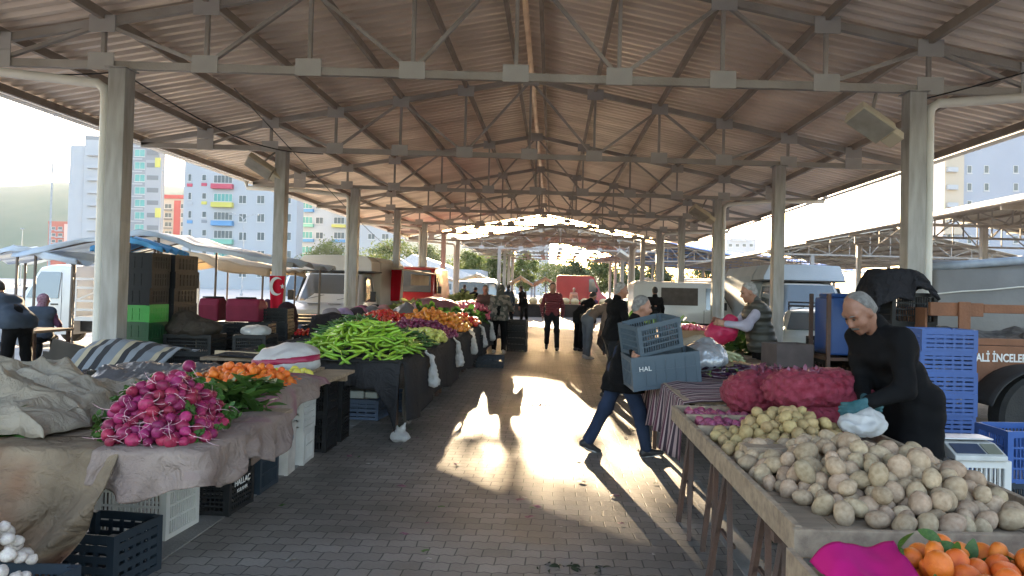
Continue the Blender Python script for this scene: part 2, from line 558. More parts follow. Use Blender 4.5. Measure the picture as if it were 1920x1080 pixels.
class Block:
    """a building whose street face lies at distance Y; rectangles are read off that face"""
    def __init__(s, name, label, x0, x1, ytop, Y, depth, wall, cat='building'):
        a, b = D(x0, ytop, Y), D(x1, ytop, Y)
        s.Y, s.cx = Y, (a.x + b.x) / 2
        s.t = T(name, label, cat, (s.cx, Y, 0))
        s.x0, s.x1, s.h = a.x - s.cx, b.x - s.cx, (a.z + b.z) / 2
        s.depth = depth
        mb = MB().box(s.x0, s.x1, 0, depth, -0.5, s.h)
        P('wall', mb, wall, s.t)
        mb = MB()
        for (p, q, r_, u) in ((s.x0-.1, s.x1+.1, -.1, .25), (s.x0-.1, s.x1+.1, depth-.25, depth+.1), (s.x0-.1, s.x0+.25, .25, depth-.25), (s.x1-.25, s.x1+.1, .25, depth-.25)):
            mb.box(p, q, r_, u, s.h + 0.003, s.h + 0.9)
        P('parapet', mb, wall, s.t)
    def rect(s, px0, py0, px1, py1):
        a, b = D(px0, py0, s.Y), D(px1, py1, s.Y)
        return a.x - s.cx, b.x - s.cx, b.z, a.z
    def win(s, px0, py0, px1, py1, m=WIN, cols=2):
        x0, x1, z0, z1 = s.rect(px0, py0, px1, py1)
        f = 0.09
        mb = MB()
        mb.box(x0, x1, -0.07, 0.03, z0, z0+f).box(x0, x1, -0.07, 0.03, z1-f, z1)
        mb.box(x0, x0+f, -0.069, 0.03, z0+f, z1-f).box(x1-f, x1, -0.069, 0.03, z0+f, z1-f)
        for k in range(1, cols):
            xx = x0 + (x1-x0)*k/cols
            mb.box(xx-f/2, xx+f/2, -0.069, 0.03, z0+f, z1-f)
        mb.box(x0-.1, x1+.1, -0.16, -0.072, z0-.12, z0-.003)
        w_ = P('window', mb, WFR, s.t)
        P('pane', MB().box(x0+f, x1-f, -0.035, 0.02, z0+f, z1-f), m, w_)
    def band(s, px0, py0, px1, py1, m, name='balcony', out=1.0):
        x0, x1, z0, z1 = s.rect(px0, py0, px1, py1)
        mb = MB().box(x0, x1, -out, 0.02, z0, z0+0.18)
        mb.box(x0, x1, -out, -out+0.12, z0+0.18, z1)
        mb.box(x0, x0+0.12, -out+0.12, 0.02, z0+0.18, z1).box(x1-0.12, x1, -out+0.12, 0.02, z0+0.18, z1)
        P(name, mb, m, s.t)
    def panel(s, px0, py0, px1, py1, m, name='facade_panel', out=0.12):
        x0, x1, z0, z1 = s.rect(px0, py0, px1, py1)
        P(name, MB().box(x0, x1, -out, 0.02, z0, z1), m, s.t)

# grey tower at the left: a pale curved stair drum, a mid bay with loggias and a dark right face
b = Block('tower_block', 'tall grey apartment tower with a curved pale stair drum and teal windows', 160, 300, 262, 190, 3, GREY_W)
a = D(150, 262, 190)
mb = MB().lathe([(3.6, 0), (3.6, a.z - 1.5)], 24, Matrix.Translation((a.x - b.cx - 0.4, 3.2, 0)))
P('stair_drum', mb, WHITE_W, b.t, smooth=R(40))
b.panel(160, 262, 196, 470, WHITE_W)
b.panel(274, 300, 299, 452, wallm('pale grey', (0.27,0.285,0.31)), out=0.1)
for k in range(9):
    y = 276 + 23.4*k
    b.win(170, y+2, 188, y+12, WIN, 2)
    b.band(166, y+10, 190, y+17, WHITE_W)
    b.win(253, y+4, 272, y+18, WINT, 2)
    b.panel(240, y-3, 268, y, WHITE_W, 'floor_band', 0.16)
    b.panel(276, y+6, 297, y+15, DARK_W, 'floor_band', 0.16)
for y in (296, 390):
    b.panel(292, y, 301, y+18, YEL_W, 'yellow_panel', 0.3)
# white block with coloured balconies
b = Block('apartment_block', 'white apartment block with red, yellow, blue and mint balcony bands', 347, 560, 285, 150, 4, WHITE_W)
for k in range(5):
    y = 330 + 34.5*k
    c = (PINK_W, YEL_W, BLU_W, GRN_W, PINK_W)[k]
    b.win(401, y-2, 436, y+14, (WIN, WINT, WIN, WIN, WINT)[k], 5)
    b.band(399, y+15, 438, y+25, c)
    for px in (448, 482):
        b.win(px, y+36, px+14, y+52, WIN, 2)
    b.win(379, y-3, 387, y+9, WIN, 1)
    b.panel(378, y+13, 388, y+19, (PINK_W, YEL_W, GREY_W, BLU_W, PINK_W)[k], 'balcony')
    b.win(353, y-4, 359, y+10, WIN, 1)
    b.panel(351, y+14, 361, y+20, (PINK_W, WHITE_W, BLU_W, GREY_W, PINK_W)[k], 'balcony')
    b.win(530, y+36, 546, y+52, WIN, 2)
# its twin farther to the right
b = Block('apartment_block', 'white apartment block with turquoise balconies behind the box truck', 562, 760, 300, 165, 4, WHITE_W)
for k in range(6):
    y = 322 + 28*k
    b.win(566, y, 586, y+13, WINT, 3)
    b.band(564, y+14, 589, y+20, (BLU_W, GRN_W)[k % 2])
    b.win(592, y+1, 606, y+14, WIN, 2)
    b.win(626, y+1, 646, y+14, WIN, 3)
    b.band(624, y+15, 650, y+21, (YEL_W, BLU_W, GRN_W)[k % 3])
    b.win(690, y+4, 703, y+15, WIN, 2)
    b.win(716, y+4, 729, y+15, WIN, 2)
# red and white block between them
b = Block('apartment_block', 'small red and cream apartment block between the tower and the white block', 303, 346, 372, 210, 5, wallm('cream', (0.36,0.32,0.28)))
b.panel(303, 365, 346, 373, RED_W, 'cornice', 0.4)
b.panel(327, 376, 337, 440, RED_W)
for k in range(4):
    y = 382 + 17*k
    b.win(309, y, 322, y+9, WIN, 2)
    b.panel(308, y+11, 323, y+13, DARK_W, 'balcony', 0.7)
    b.win(339, y, 344, y+9, WIN, 1)
b = Block('apartment_block', 'small orange red apartment block at the foot of the hills', 91, 142, 420, 250, 5, ORANGE_W)
b.panel(121, 420, 131, 470, wallm('salmon', (0.66,0.40,0.34)))
for k in range(4):
    y = 425 + 12*k
    b.win(97, y, 104, y+6, WIN, 1); b.win(109, y, 117, y+6, WIN, 1); b.win(134, y, 140, y+6, WIN, 1)
    b.panel(105, y+7, 119, y+9, WHITE_W, 'balcony', 0.7)
# beige block at the right
b = Block('apartment_block', 'pale blue grey apartment block with a beige balcony edge above the right hand roofs', 1770, 1990, 250, 130, 6, wallm('blue grey', (0.25,0.28,0.34)))
b.panel(1770, 250, 1803, 440, BEIGE_W, out=0.5)
for k in range(5):
    y = 310 + 33*k
    for px in (1813, 1845, 1900):
        b.win(px, y, px+9, y+15, WIN, 1)
    b.band(1772, y+5, 1790, y+14, WHITE_W, out=1.2)
    b.win(1775, y-8, 1783, y+3, WIN, 1)
b = Block('apartment_block', 'low distant pale building above the blue market roof', 1362, 1418, 452, 260, 12, wallm('pale', (0.33,0.35,0.39)))
b.panel(1372, 446, 1400, 453, WHITE_W, 'cornice', 0.5)
for k in range(4):
    b.win(1366+13*k, 457, 1373+13*k, 463, WIN, 1)
b = Block('shed', 'low house with a pale gabled roof behind the red truck', 752, 900, 520, 75, 8, WHITE_W)
a, c, d_ = b.rect(752, 470, 752, 470), b.rect(800, 480, 800, 480), b.rect(910, 522, 910, 522)
mb = MB().prism([(b.x0 - 2.5, b.h - 0.05), (b.x0 + 1.2, b.h + 2.4), (b.x1 + 0.5, b.h - 0.05)], -0.3, 8.3, 'y')
P('roof', mb, mat('pale sheet roof', (0.55,0.52,0.52), 0.6), b.t)
b.win(800, 530, 815, 545); b.win(840, 530, 855, 545)
# far blocks seen under the second roof
for i, (x0, x1, yt, lab) in enumerate(((905, 960, 468, 'pale distant apartment block seen under the second roof, narrow one'), (968, 1030, 462, 'pale distant apartment block seen under the second roof, wide one'))):
    b = Block('apartment_block', lab, x0, x1, yt, 190, 12, WHITE_W)
    for k in range(3):
        for q in range(4):
            b.win(x0+6+q*12, yt+8+14*k, x0+12+q*12, yt+16+14*k, WIN, 1)

# ---------------------------------------------------------------- lamp masts
MAST = mat('galvanised mast', (0.33,0.35,0.37), 0.5)
for (px, pt, Y, lab, arm) in ((103, 190, 95, 'tall slim grey light mast rising against the sky', 0), (42, 430, 110, 'short thin lamp post in front of the hills', 0),
                              (306, 320, 140, 'thin pole beside the grey tower', 0), (457, 412, 80, 'street lamp with a curved double arm before the white block', 1)):
    p = D(px, pt, Y)
    t = T('lamp_post', lab, 'lamp post', (p.x, Y, 0))
    r0 = 0.16 if px == 103 else 0.07
    P('pole', MB().tube([(0,0,0), (0,0,p.z)], [r0, r0*0.5], 10), MAST, t, smooth=R(60))
    P('base', MB().box(-r0*2, r0*2, -r0*2, r0*2, 0, 0.25), MAST, t)
    if arm:
        for s in (-1, 1):
            P('arm', MB().tube([(0,0,p.z-0.1), (s*0.3,0,p.z+0.35), (s*1.1,0,p.z+0.6)], 0.05, 8), MAST, t)
            P('lamp_head', MB().box(s*1.35-0.35, s*1.35+0.35, -0.12, 0.12, p.z+0.55, p.z+0.68), MAST, t)
    else:
        P('top_frame', MB().box(-r0*3, r0*3, -r0*2, r0*2, p.z, p.z+r0*3), MAST, t)

# ---------------------------------------------------------------- trees beyond the market
BARK = mat('bark', (0.12,0.09,0.07), 0.9, bump=0.5)
LEAF = [thin(mat('leaves olive', (0.10,0.13,0.035), 0.6, (0.05,0.075,0.02), 1.2), 0.35), thin(mat('leaves fresh', (0.13,0.16,0.035), 0.6, (0.07,0.10,0.02), 1.2), 0.35),
        thin(mat('leaves dark', (0.055,0.085,0.03), 0.6, (0.03,0.05,0.018), 1.2), 0.3)]
def tree(label, x, y, h, w, li, seed, group='trees standing beyond the market'):
    rr = random.Random(seed)
    t = T('tree', label, 'tree', (x, y, 0), group=group)
    tr = MB()
    th = h * 0.38
    tr.tube([(0,0,0), (0.05*w,0.02,th*0.5), (0.02,0.04*w,th), (0,0,h*0.75)], [h*0.028, h*0.022, h*0.016, h*0.005], 8)
    for k in range(6):
        a = rr.uniform(0, 6.28); z0 = th*rr.uniform(0.7, 1.3)
        tr.tube([(0,0,z0), (math.cos(a)*w*0.18, math.sin(a)*w*0.18, z0+h*0.13), (math.cos(a)*w*0.36, math.sin(a)*w*0.36, z0+h*0.28)], [h*0.012, h*0.008, h*0.003], 6)
    P('trunk', tr, BARK, t, smooth=R(60))
    cr = MB()
    for c in range(46):
        a, u = rr.uniform(0, 6.28), rr.uniform(-1, 1)
        rad = (1 - u*u) ** 0.5 * rr.uniform(0.35, 1.0)
        c0 = Vector((math.cos(a)*rad*w*0.5, math.sin(a)*rad*w*0.5, h*0.64 + u*h*0.34))
        cs = w * rr.uniform(0.07, 0.15)
        for q in range(95):
            p = c0 + Vector((rr.gauss(0,1), rr.gauss(0,1), rr.gauss(0,0.8))) * cs * 0.75
            s = rr.uniform(0.10, 0.2) * (0.6 + h/14)
            e = Euler((rr.uniform(-1,1), rr.uniform(-1,1), rr.uniform(0,6.28))).to_matrix()
            cr.add([p + e @ Vector(v) for v in ((-s,0,0), (0,-s*0.55,s*0.1), (s,0,0), (0,s*0.55,s*0.1))], [(0,1,2,3)])
    P('crown', cr.mesh('crown', LEAF[li], fix=False), parent=t)
k = 0
for (px, top, Y, wpx, li, lab) in ((618, 452, 100, 70, 1, 'rounded pale green tree above the box truck cab'), (735, 452, 95, 90, 1, 'wide light green tree above the red truck'),
        (795, 462, 100, 75, 0, 'olive tree behind the shed roof'), (880, 472, 80, 70, 1, 'sunlit yellow green tree left of the second roof post'), (935, 468, 85, 60, 0, 'olive tree just right of the second roof post'),
        (985, 478, 80, 46, 1, 'small bright tree under the second roof'), (1075, 490, 76, 66, 2, 'bushy green tree left of the red van'), (1125, 485, 82, 80, 0, 'broad olive tree above the red van'),
        (1180, 488, 78, 60, 2, 'dark green tree at the right post of the second roof'), (1232, 490, 85, 70, 2, 'dark green tree behind the long white van'), (1330, 492, 85, 80, 2, 'dark tree glimpsed under the skewed roof'), (1400, 494, 88, 70, 2, 'dark tree beside the truck box')):
    p = D(px, top, Y)
    tree(lab, p.x, Y, p.z, wpx / FPX * Y, li, 50 + k)
    k += 1
# ---------------------------------------------------------------- people: smooth bodies grown round a posed skeleton
def smin(a, b, k):
    h = np.clip(0.5 + 0.5*(b - a)/k, 0, 1)
    return b*(1-h) + a*h - k*h*(1-h)

def vnoise(X, Y, Z, f, seed=0.0):
    return (np.sin(X*f*1.0 + 1.7*np.sin(Y*f*0.8 + seed) + seed) + np.sin(Z*f*1.3 + 1.9*np.sin(X*f*0.7 + 2*seed)) + np.sin(Y*f*0.9 + 1.5*np.sin(Z*f*1.1 + 3*seed))) / 3

def prim_d(X, Y, Z, p):
    if p[0] == 'c':                            # round cone a -> b
        _, a, b, ra, rb = p[:5]
        d = [b[i]-a[i] for i in range(3)]
        L2 = max(1e-9, sum(x*x for x in d))
        t = np.clip(((X-a[0])*d[0] + (Y-a[1])*d[1] + (Z-a[2])*d[2])/L2, 0, 1)
        return np.sqrt((X-a[0]-t*d[0])**2 + (Y-a[1]-t*d[1])**2 + (Z-a[2]-t*d[2])**2) - (ra + (rb-ra)*t)
    _, c, r, M = p[:4]                         # ellipsoid with a frame
    x, y, z = X-c[0], Y-c[1], Z-c[2]
    if M is not None:
        x, y, z = (M[0][0]*x+M[1][0]*y+M[2][0]*z, M[0][1]*x+M[1][1]*y+M[2][1]*z, M[0][2]*x+M[1][2]*y+M[2][2]*z)
    k0 = np.sqrt((x/r[0])**2 + (y/r[1])**2 + (z/r[2])**2)
    k1 = np.sqrt((x/r[0]**2)**2 + (y/r[1]**2)**2 + (z/r[2]**2)**2) + 1e-9
    return k0*(k0-1)/k1

def sdf_mesh(prims, h, k=0.04, extra=None, cut=None):
    """surface-net mesh of the smooth union of prims; prim[-1] may be {'k':..,'sub':True}"""
    lo, hi = np.full(3, 1e9), np.full(3, -1e9)
    for p in prims:
        if isinstance(p[-1], dict) and p[-1].get('sub'):
            continue
        if p[0] == 'c':
            for q, r in ((p[1], p[3]), (p[2], p[4])):
                lo = np.minimum(lo, np.array(q) - r); hi = np.maximum(hi, np.array(q) + r)
        else:
            r = max(p[2]); lo = np.minimum(lo, np.array(p[1]) - r); hi = np.maximum(hi, np.array(p[1]) + r)
    pad = 3*h + k*0.35
    lo -= pad; hi += pad
    n = np.maximum(4, np.ceil((hi - lo)/h).astype(int) + 1)
    ax = [(lo[i] + h*np.arange(n[i])).astype(np.float32) for i in range(3)]
    F = np.full(tuple(n), 1.0, np.float32)
    for p in prims:
        o = p[-1] if isinstance(p[-1], dict) else {}
        kk = o.get('k', k)
        if p[0] == 'c':
            a, b = np.array(p[1]), np.array(p[2])
            m = max(p[3], p[4]) + kk + 4*h
            l2, h2 = np.minimum(a, b) - m, np.maximum(a, b) + m
        else:
            m = max(p[2]) + kk + 4*h
            l2, h2 = np.array(p[1]) - m, np.array(p[1]) + m
        i0 = np.clip(((l2 - lo)/h).astype(int), 0, n-1); i1 = np.clip(((h2 - lo)/h).astype(int) + 2, 1, n)
        s = tuple(slice(i0[i], i1[i]) for i in range(3))
        X, Y, Z = np.meshgrid(ax[0][s[0]], ax[1][s[1]], ax[2][s[2]], indexing='ij')
        d = prim_d(X, Y, Z, p).astype(np.float32)
        if o.get('sub'):
            F[s] = -smin(-F[s], d, kk)
        else:
            F[s] = smin(F[s], d, kk)
    if extra is not None or cut is not None:
        X, Y, Z = np.meshgrid(*ax, indexing='ij')
        if extra is not None:
            F = F + extra(X, Y, Z).astype(np.float32)
        if cut is not None:
            F = np.maximum(F, cut(X, Y, Z).astype(np.float32))
    ins = F < 0
    nx, ny, nz_ = F.shape
    cnt = np.zeros((nx-1, ny-1, nz_-1), np.float32)
    acc = np.zeros((nx-1, ny-1, nz_-1, 3), np.float32)
    gi = np.stack(np.meshgrid(np.arange(nx-1), np.arange(ny-1), np.arange(nz_-1), indexing='ij'), -1).astype(np.float32)
    c8 = [(i, j, q) for i in (0, 1) for j in (0, 1) for q in (0, 1)]
    def S(c): return (slice(c[0], nx-1+c[0]), slice(c[1], ny-1+c[1]), slice(c[2], nz_-1+c[2]))
    for i, a in enumerate(c8):
        for b in c8[i+1:]:
            if sum(abs(a[q]-b[q]) for q in range(3)) != 1: continue
            fa, fb = F[S(a)], F[S(b)]
            cr = (fa < 0) != (fb < 0)
            if not cr.any(): continue
            t = np.where(cr, fa/np.where(cr, fa-fb, 1), 0)
            cnt += cr
            for q in range(3):
                acc[..., q] += np.where(cr, a[q] + t*(b[q]-a[q]), 0)
    act = cnt > 0
    idx = np.full(act.shape, -1, np.int64)
    idx[act] = np.arange(act.sum())
    V = lo + h*(gi[act] + acc[act]/cnt[act][:, None])
    faces = []
    for axn in range(3):
        s0 = [slice(None)]*3; s1 = [slice(None)]*3
        s0[axn] = slice(0, -1); s1[axn] = slice(1, None)
        ch = ins[tuple(s0)] != ins[tuple(s1)]
        o1, o2 = [(1, 2), (2, 0), (0, 1)][axn]
        w_ = np.argwhere(ch)
        ok = (w_[:, o1] > 0) & (w_[:, o2] > 0) & (w_[:, o1] < F.shape[o1]-1) & (w_[:, o2] < F.shape[o2]-1)
        w_ = w_[ok]
        if not len(w_): continue
        flip = ins[tuple(s0)][tuple(w_.T)]
        e1 = np.zeros(3, int); e1[o1] = 1
        e2 = np.zeros(3, int); e2[o2] = 1
        q = np.stack([idx[tuple((w_ - e1 - e2).T)], idx[tuple((w_ - e2).T)], idx[tuple(w_.T)], idx[tuple((w_ - e1).T)]], 1)
        q = np.where(flip[:, None], q, q[:, ::-1])
        faces.append(q)
    Fc = np.concatenate(faces) if faces else np.zeros((0, 4), int)
    return V, Fc

def sdf_data(name, parts, m):
    """mesh data from one or more (V, F) pieces"""
    vs, fs, k = [], [], 0
    for V, F in parts:
        vs.append(V); fs.append(F + k); k += len(V)
    V, F = np.concatenate(vs), np.concatenate(fs)
    me = bpy.data.meshes.new(name)
    me.from_pydata(V.tolist(), [], F.tolist())
    me.shade_smooth()
    me.materials.append(m)
    me.update()
    return me

SKIN = mat('skin', (0.34,0.18,0.125), 0.5, (0.27,0.135,0.09), 14, 0.15, 120, sss=0.08)
SKIN_D = mat('tanned skin', (0.27,0.135,0.09), 0.5, (0.21,0.10,0.065), 14, 0.15, 120, sss=0.08)
EYE = mat('dark eye', (0.02,0.015,0.012), 0.2)
def cloth(name, c, c2=None, scale=5, bump=0.35, rough=0.85):
    return mat('cloth ' + name, c, rough, c2 or [x*0.75 for x in c], scale, bump, 260, spec=0.12)
BLACKC = cloth('black', (0.0065,0.0065,0.0075)); NAVY = cloth('navy trousers', (0.035,0.05,0.10)); CHAR = cloth('charcoal', (0.018,0.019,0.022))
MAROON = cloth('maroon quilted', (0.13,0.022,0.032)); TAUPE = cloth('taupe', (0.17,0.12,0.095)); GREYC = cloth('mid grey', (0.13,0.14,0.16))
OLIVE = cloth('olive padded', (0.06,0.06,0.05)); LILAC = cloth('pale lilac knit', (0.42,0.40,0.50)); PLUM = cloth('plum', (0.10,0.04,0.08)); DENIM = cloth('blue jeans', (0.028,0.042,0.08))
BLUEG = cloth('blue grey', (0.055,0.07,0.095)); BROWNC = cloth('brown cardigan', (0.09,0.06,0.05)); WHITEC = cloth('white', (0.6,0.58,0.56)); PINKC = cloth('pink', (0.5,0.10,0.22)); SALMON = cloth('salmon', (0.45,0.25,0.2))
TEAL = cloth('teal work glove', (0.022,0.075,0.09), (0.06,0.13,0.15), 14)
HAIR_G = mat('grey hair', (0.26,0.25,0.24), 0.7, (0.13,0.125,0.12), 30, 0.7, 180); HAIR_D = mat('dark hair', (0.02,0.016,0.014), 0.6, (0.04,0.03,0.025), 30, 0.7, 180)
HAIR_L = mat('light grey hair', (0.42,0.41,0.40), 0.7, (0.24,0.23,0.22), 30, 0.7, 180)
SHOE = mat('dark shoe leather', (0.025,0.025,0.028), 0.5); SHOEW = mat('pale trainers', (0.45,0.43,0.41), 0.6); SOLE = mat('white rubber sole', (0.5,0.5,0.5), 0.7)
def camo_mat():
    m = mat('cloth camouflage', (0.05,0.05,0.042), 0.85, (0.16,0.14,0.12), 9, detail=1.0)
    for q in m.node_tree.nodes:
        if q.type == 'MAP_RANGE' and abs(q.inputs['From Min'].default_value - 0.32) < 0.01:
            q.inputs['From Min'].default_value = 0.485; q.inputs['From Max'].default_value = 0.515
    return m
CAMO = camo_mat()
def quilt_mat(name, c, step=0.055):
    m = mat(name, c, 0.55, [x*0.8 for x in c], 6)
    n, l = m.node_tree.nodes, m.node_tree.links
    tc = n.new('ShaderNodeTexCoord'); wv = n.new('ShaderNodeTexWave')
    wv.bands_direction = 'Z'; wv.inputs['Scale'].default_value = 0.314/step; wv.inputs['Distortion'].default_value = 0.6
    l.new(tc.outputs['Object'], wv.inputs['Vector'])
    bp = n.new('ShaderNodeBump'); bp.inputs['Strength'].default_value = 0.8; bp.inputs['Distance'].default_value = 0.02
    l.new(wv.outputs['Fac'], bp.inputs['Height']); l.new(bp.outputs[0], n['Principled BSDF'].inputs['Normal'])
    return m
QUILT = quilt_mat('maroon quilted jacket', (0.15,0.025,0.035))
VESTM = quilt_mat('olive quilted vest', (0.055,0.055,0.048), 0.09)

def rot_xyz(rx, ry, rz):
    return Euler((rx, ry, rz), 'XYZ').to_matrix()

def person(label, loc, face, h=1.72, lean=0, side=0, twist=0, head=(0, 0), thigh=(0, 0), knee=(0, 0), splay=(4, 4), arm=None, top=BLACKC, legs=NAVY, shoes=SHOE,
           hair=HAIR_D, hairkind='short', skin=SKIN, coat=0.0, res=0.02, group=None, gloves=None, vest=None, fat=1.0, hands='relax', hood=None, extra_face=None, hem=None, sitting=None, name='person'):
    """face = heading in degrees (0 looks away along +Y, 180 looks at the camera); lean/side tip the trunk; thigh/knee swing each leg (left, right);
    arm = ((shoulder xyz target offset as elbow vector, wrist vector) left, right) in the trunk frame: x outward, y ahead, z up"""
    s = h / 1.72
    t = T(name, label, 'person', (loc[0], loc[1], loc[2]), R(face), group)
    v = lambda *a: Vector(a)
    hipw = 0.095*s
    # legs are posed first; the trunk is then set so that the lower foot stands on the ground
    th, sh = 0.415*s, 0.405*s
    J = {}
    for i, sg in enumerate((-1, 1)):
        hp = v(sg*hipw, 0, 0)
        a = R(thigh[i]); o = R(splay[i])
        kd = Matrix.Rotation(a, 3, 'X') @ Matrix.Rotation(-sg*o, 3, 'Y') @ v(0, 0, -1)
        kp = hp + kd*th
        ad = Matrix.Rotation(a - R(knee[i]), 3, 'X') @ Matrix.Rotation(-sg*o*0.6, 3, 'Y') @ v(0, 0, -1)
        J['hip%d' % i], J['kn%d' % i], J['an%d' % i] = hp, kp, kp + ad*sh
        J['ft%d' % i] = a - R(knee[i])
    low = min(J['an0'].z, J['an1'].z)
    up = v(0, 0, (sitting if sitting else 0.085*s - low))
    for q in list(J):
        if q[:2] != 'ft': J[q] = J[q] + up
    pel = v(0, 0, up.z)
    TR = Matrix.Rotation(R(side), 3, 'Y') @ Matrix.Rotation(-R(lean), 3, 'X') @ Matrix.Rotation(R(twist), 3, 'Z')
    bend = Matrix.Rotation(R(side)*0.6, 3, 'Y') @ Matrix.Rotation(-R(lean)*0.65, 3, 'X') @ Matrix.Rotation(R(twist)*0.5, 3, 'Z')
    waist = pel + bend @ v(0, 0, 0.20*s)
    chest = waist + TR @ v(0, 0.015*s, 0.21*s)
    neck = chest + TR @ v(0, -0.005*s, 0.135*s)
    HD = Matrix.Rotation(R(side)*0.4, 3, 'Y') @ Matrix.Rotation(-R(lean)*0.55, 3, 'X') @ Matrix.Rotation(R(head[0]), 3, 'Z') @ Matrix.Rotation(-R(head[1]), 3, 'X')
    skull = neck + (HD @ v(0, 0.035*s, 0.0)) + HD @ v(0, 0, 0.165*s)
    hc = lambda x, y, z: skull + HD @ (v(x, y, z)*s)
    M3 = lambda m: [list(m[0]), list(m[1]), list(m[2])]
    if arm is None:
        arm = (((0.06, 0.02, -0.28), (0.03, 0.08, -0.24)), ((0.06, 0.0, -0.28), (0.02, 0.10, -0.23)))
    A = []
    for i, sg in enumerate((-1, 1)):
        if isinstance(arm, dict):              # reach for a point given in the world
            shp = chest + TR @ v(sg*0.162*s*fat**0.5, -0.005*s, 0.072*s)
            tg = Matrix.Rotation(-R(face), 3, 'Z') @ (v(*arm['lr'[i]]) - v(*loc))
            dv = tg - shp
            la, lb = 0.285*s, 0.25*s
            dist = min(dv.length, (la+lb)*0.985)
            dn = dv.normalized()
            tg = shp + dn*dist
            c_ = (la*la + dist*dist - lb*lb)/(2*la*dist)
            hint = v(sg*0.45, -0.35, -1.0)
            pe = (hint - dn*hint.dot(dn)).normalized()
            el = shp + dn*(la*c_) + pe*(la*math.sqrt(max(0, 1-c_*c_)))
            A.append((shp, el, tg, (tg-el).normalized()))
            continue
        shp = chest + TR @ v(sg*0.162*s*fat**0.5, -0.005*s, 0.072*s)
        e = v(*arm[i][0]); w_ = v(*arm[i][1])
        e = v(e.x*sg, e.y, e.z).normalized()*0.285*s; w_ = v(w_.x*sg, w_.y, w_.z).normalized()*0.25*s
        el = shp + TR @ e
        wr = el + TR @ w_
        A.append((shp, el, wr, (TR @ w_).normalized()))
    # ---- the body: head, neck, limbs and trunk as one smooth skin
    B = [('e', hc(0, -0.012, 0.022), (0.074*s, 0.092*s, 0.098*s), M3(HD)), ('e', hc(0, 0.022, -0.045), (0.056*s, 0.068*s, 0.075*s), M3(HD)), ('c', hc(0, 0.062, -0.098), hc(0, 0.066, -0.1), 0.024*s, 0.022*s, {'k': 0.02}),
         ('c', neck - TR @ v(0, 0, 0.05*s), hc(0, -0.03, -0.05), 0.058*s, 0.05*s), ('c', pel, waist, 0.09*s, 0.085*s), ('c', waist, chest, 0.085*s, 0.09*s),
         ('c', A[0][0], A[1][0], 0.045*s, 0.045*s)]
    fine = res < 0.016
    B += [('c', hc(0, 0.088, 0.012), hc(0, 0.106, -0.026), 0.009*s, 0.0135*s, {'k': 0.012}), ('c', hc(-0.012, 0.092, -0.031), hc(0.012, 0.092, -0.031), 0.009*s, 0.009*s, {'k': 0.01}),
          ('e', hc(-0.077, -0.008, -0.012), (0.012*s, 0.02*s, 0.033*s), M3(HD), {'k': 0.012}), ('e', hc(0.077, -0.008, -0.012), (0.012*s, 0.02*s, 0.033*s), M3(HD), {'k': 0.012}),
          ('c', hc(-0.05, 0.066, 0.033), hc(0.05, 0.066, 0.033), 0.013*s, 0.013*s, {'k': 0.02})]
    if fine:
        B += [('e', hc(sg*0.031, 0.086, 0.01), (0.017*s, 0.012*s, 0.011*s), M3(HD), {'sub': True, 'k': 0.012}) for sg in (-1, 1)]
        B += [('c', hc(-0.02, 0.083, -0.064), hc(0.02, 0.083, -0.064), 0.0075*s, 0.0075*s, {'k': 0.008}), ('c', hc(-0.018, 0.083, -0.077), hc(0.018, 0.083, -0.077), 0.009*s, 0.009*s, {'k': 0.008}),
              ('c', hc(-0.022, 0.096, -0.0705), hc(0.022, 0.096, -0.0705), 0.0035*s, 0.0035*s, {'sub': True, 'k': 0.005})]
        B += [('e', hc(sg*0.042, 0.055, -0.03), (0.024*s, 0.024*s, 0.026*s), M3(HD), {'k': 0.03}) for sg in (-1, 1)]
    for i in (0, 1):
        B += [('c', A[i][0], A[i][1], 0.046*s, 0.037*s), ('c', A[i][1], A[i][2], 0.037*s, 0.026*s)]
        B += [('c', J['hip%d' % i], J['kn%d' % i], 0.078*s, 0.05*s), ('c', J['kn%d' % i], J['an%d' % i], 0.048*s, 0.035*s)]
    pieces = [sdf_mesh(B, max(res, 0.0085), 0.035*s)]
    # ---- hands: palm, four fingers and a thumb, curled
    for i, sg in enumerate((-1, 1)):
        wr, d = A[i][2], A[i][3]
        hm_ = hands[i] if isinstance(hands, (list, tuple)) else hands
        inward = TR @ v(-sg, 0, 0)
        pn = (inward - d*inward.dot(d))
        if pn.length < 0.2: pn = TR @ v(0, 0, -1); pn = pn - d*pn.dot(d)
        if isinstance(hm_, dict):
            pn = v(*hm_['palm']); pn = pn - d*pn.dot(d); cu = hm_['curl']
        else:
            cu = {'relax': 0.35, 'grip': 0.95}[hm_]
        pn.normalize()
        sd_ = d.cross(pn).normalized()
        if sd_.dot(TR @ v(0, 1, 0)) < 0: sd_ = -sd_           # towards the thumb
        H = [('c', wr - d*0.07*s, wr + d*0.01*s, 0.028*s, 0.024*s)]
        for q in range(4):
            off = sd_*(0.030 - 0.020*q)*s
            H.append(('c', wr + d*0.012*s + off*0.6, wr + d*0.085*s + off, 0.0155*s, 0.012*s, {'k': 0.012}))
            p = wr + d*0.088*s + off; dd = d.copy()
            Ls = [(0.040, 0.026, 0.020), (0.044, 0.029, 0.022), (0.041, 0.027, 0.021), (0.033, 0.021, 0.018)][q]
            for jn, L in enumerate(Ls):
                ang = cu*(0.75 + 0.18*q*0.5)*(0.9 if jn else 0.8)
                dd = (dd*math.cos(ang) + pn*math.sin(ang)).normalized()
                pn2 = p + dd*L*s
                H.append(('c', p, pn2, 0.0092*s - 0.0006*jn, 0.0088*s - 0.0008*jn, {'k': 0.005}))
                p = pn2
                pn_new = (pn - dd*pn.dot(dd)); 
                if pn_new.length > 0.1: pass
        tp = wr + d*0.025*s + sd_*0.028*s
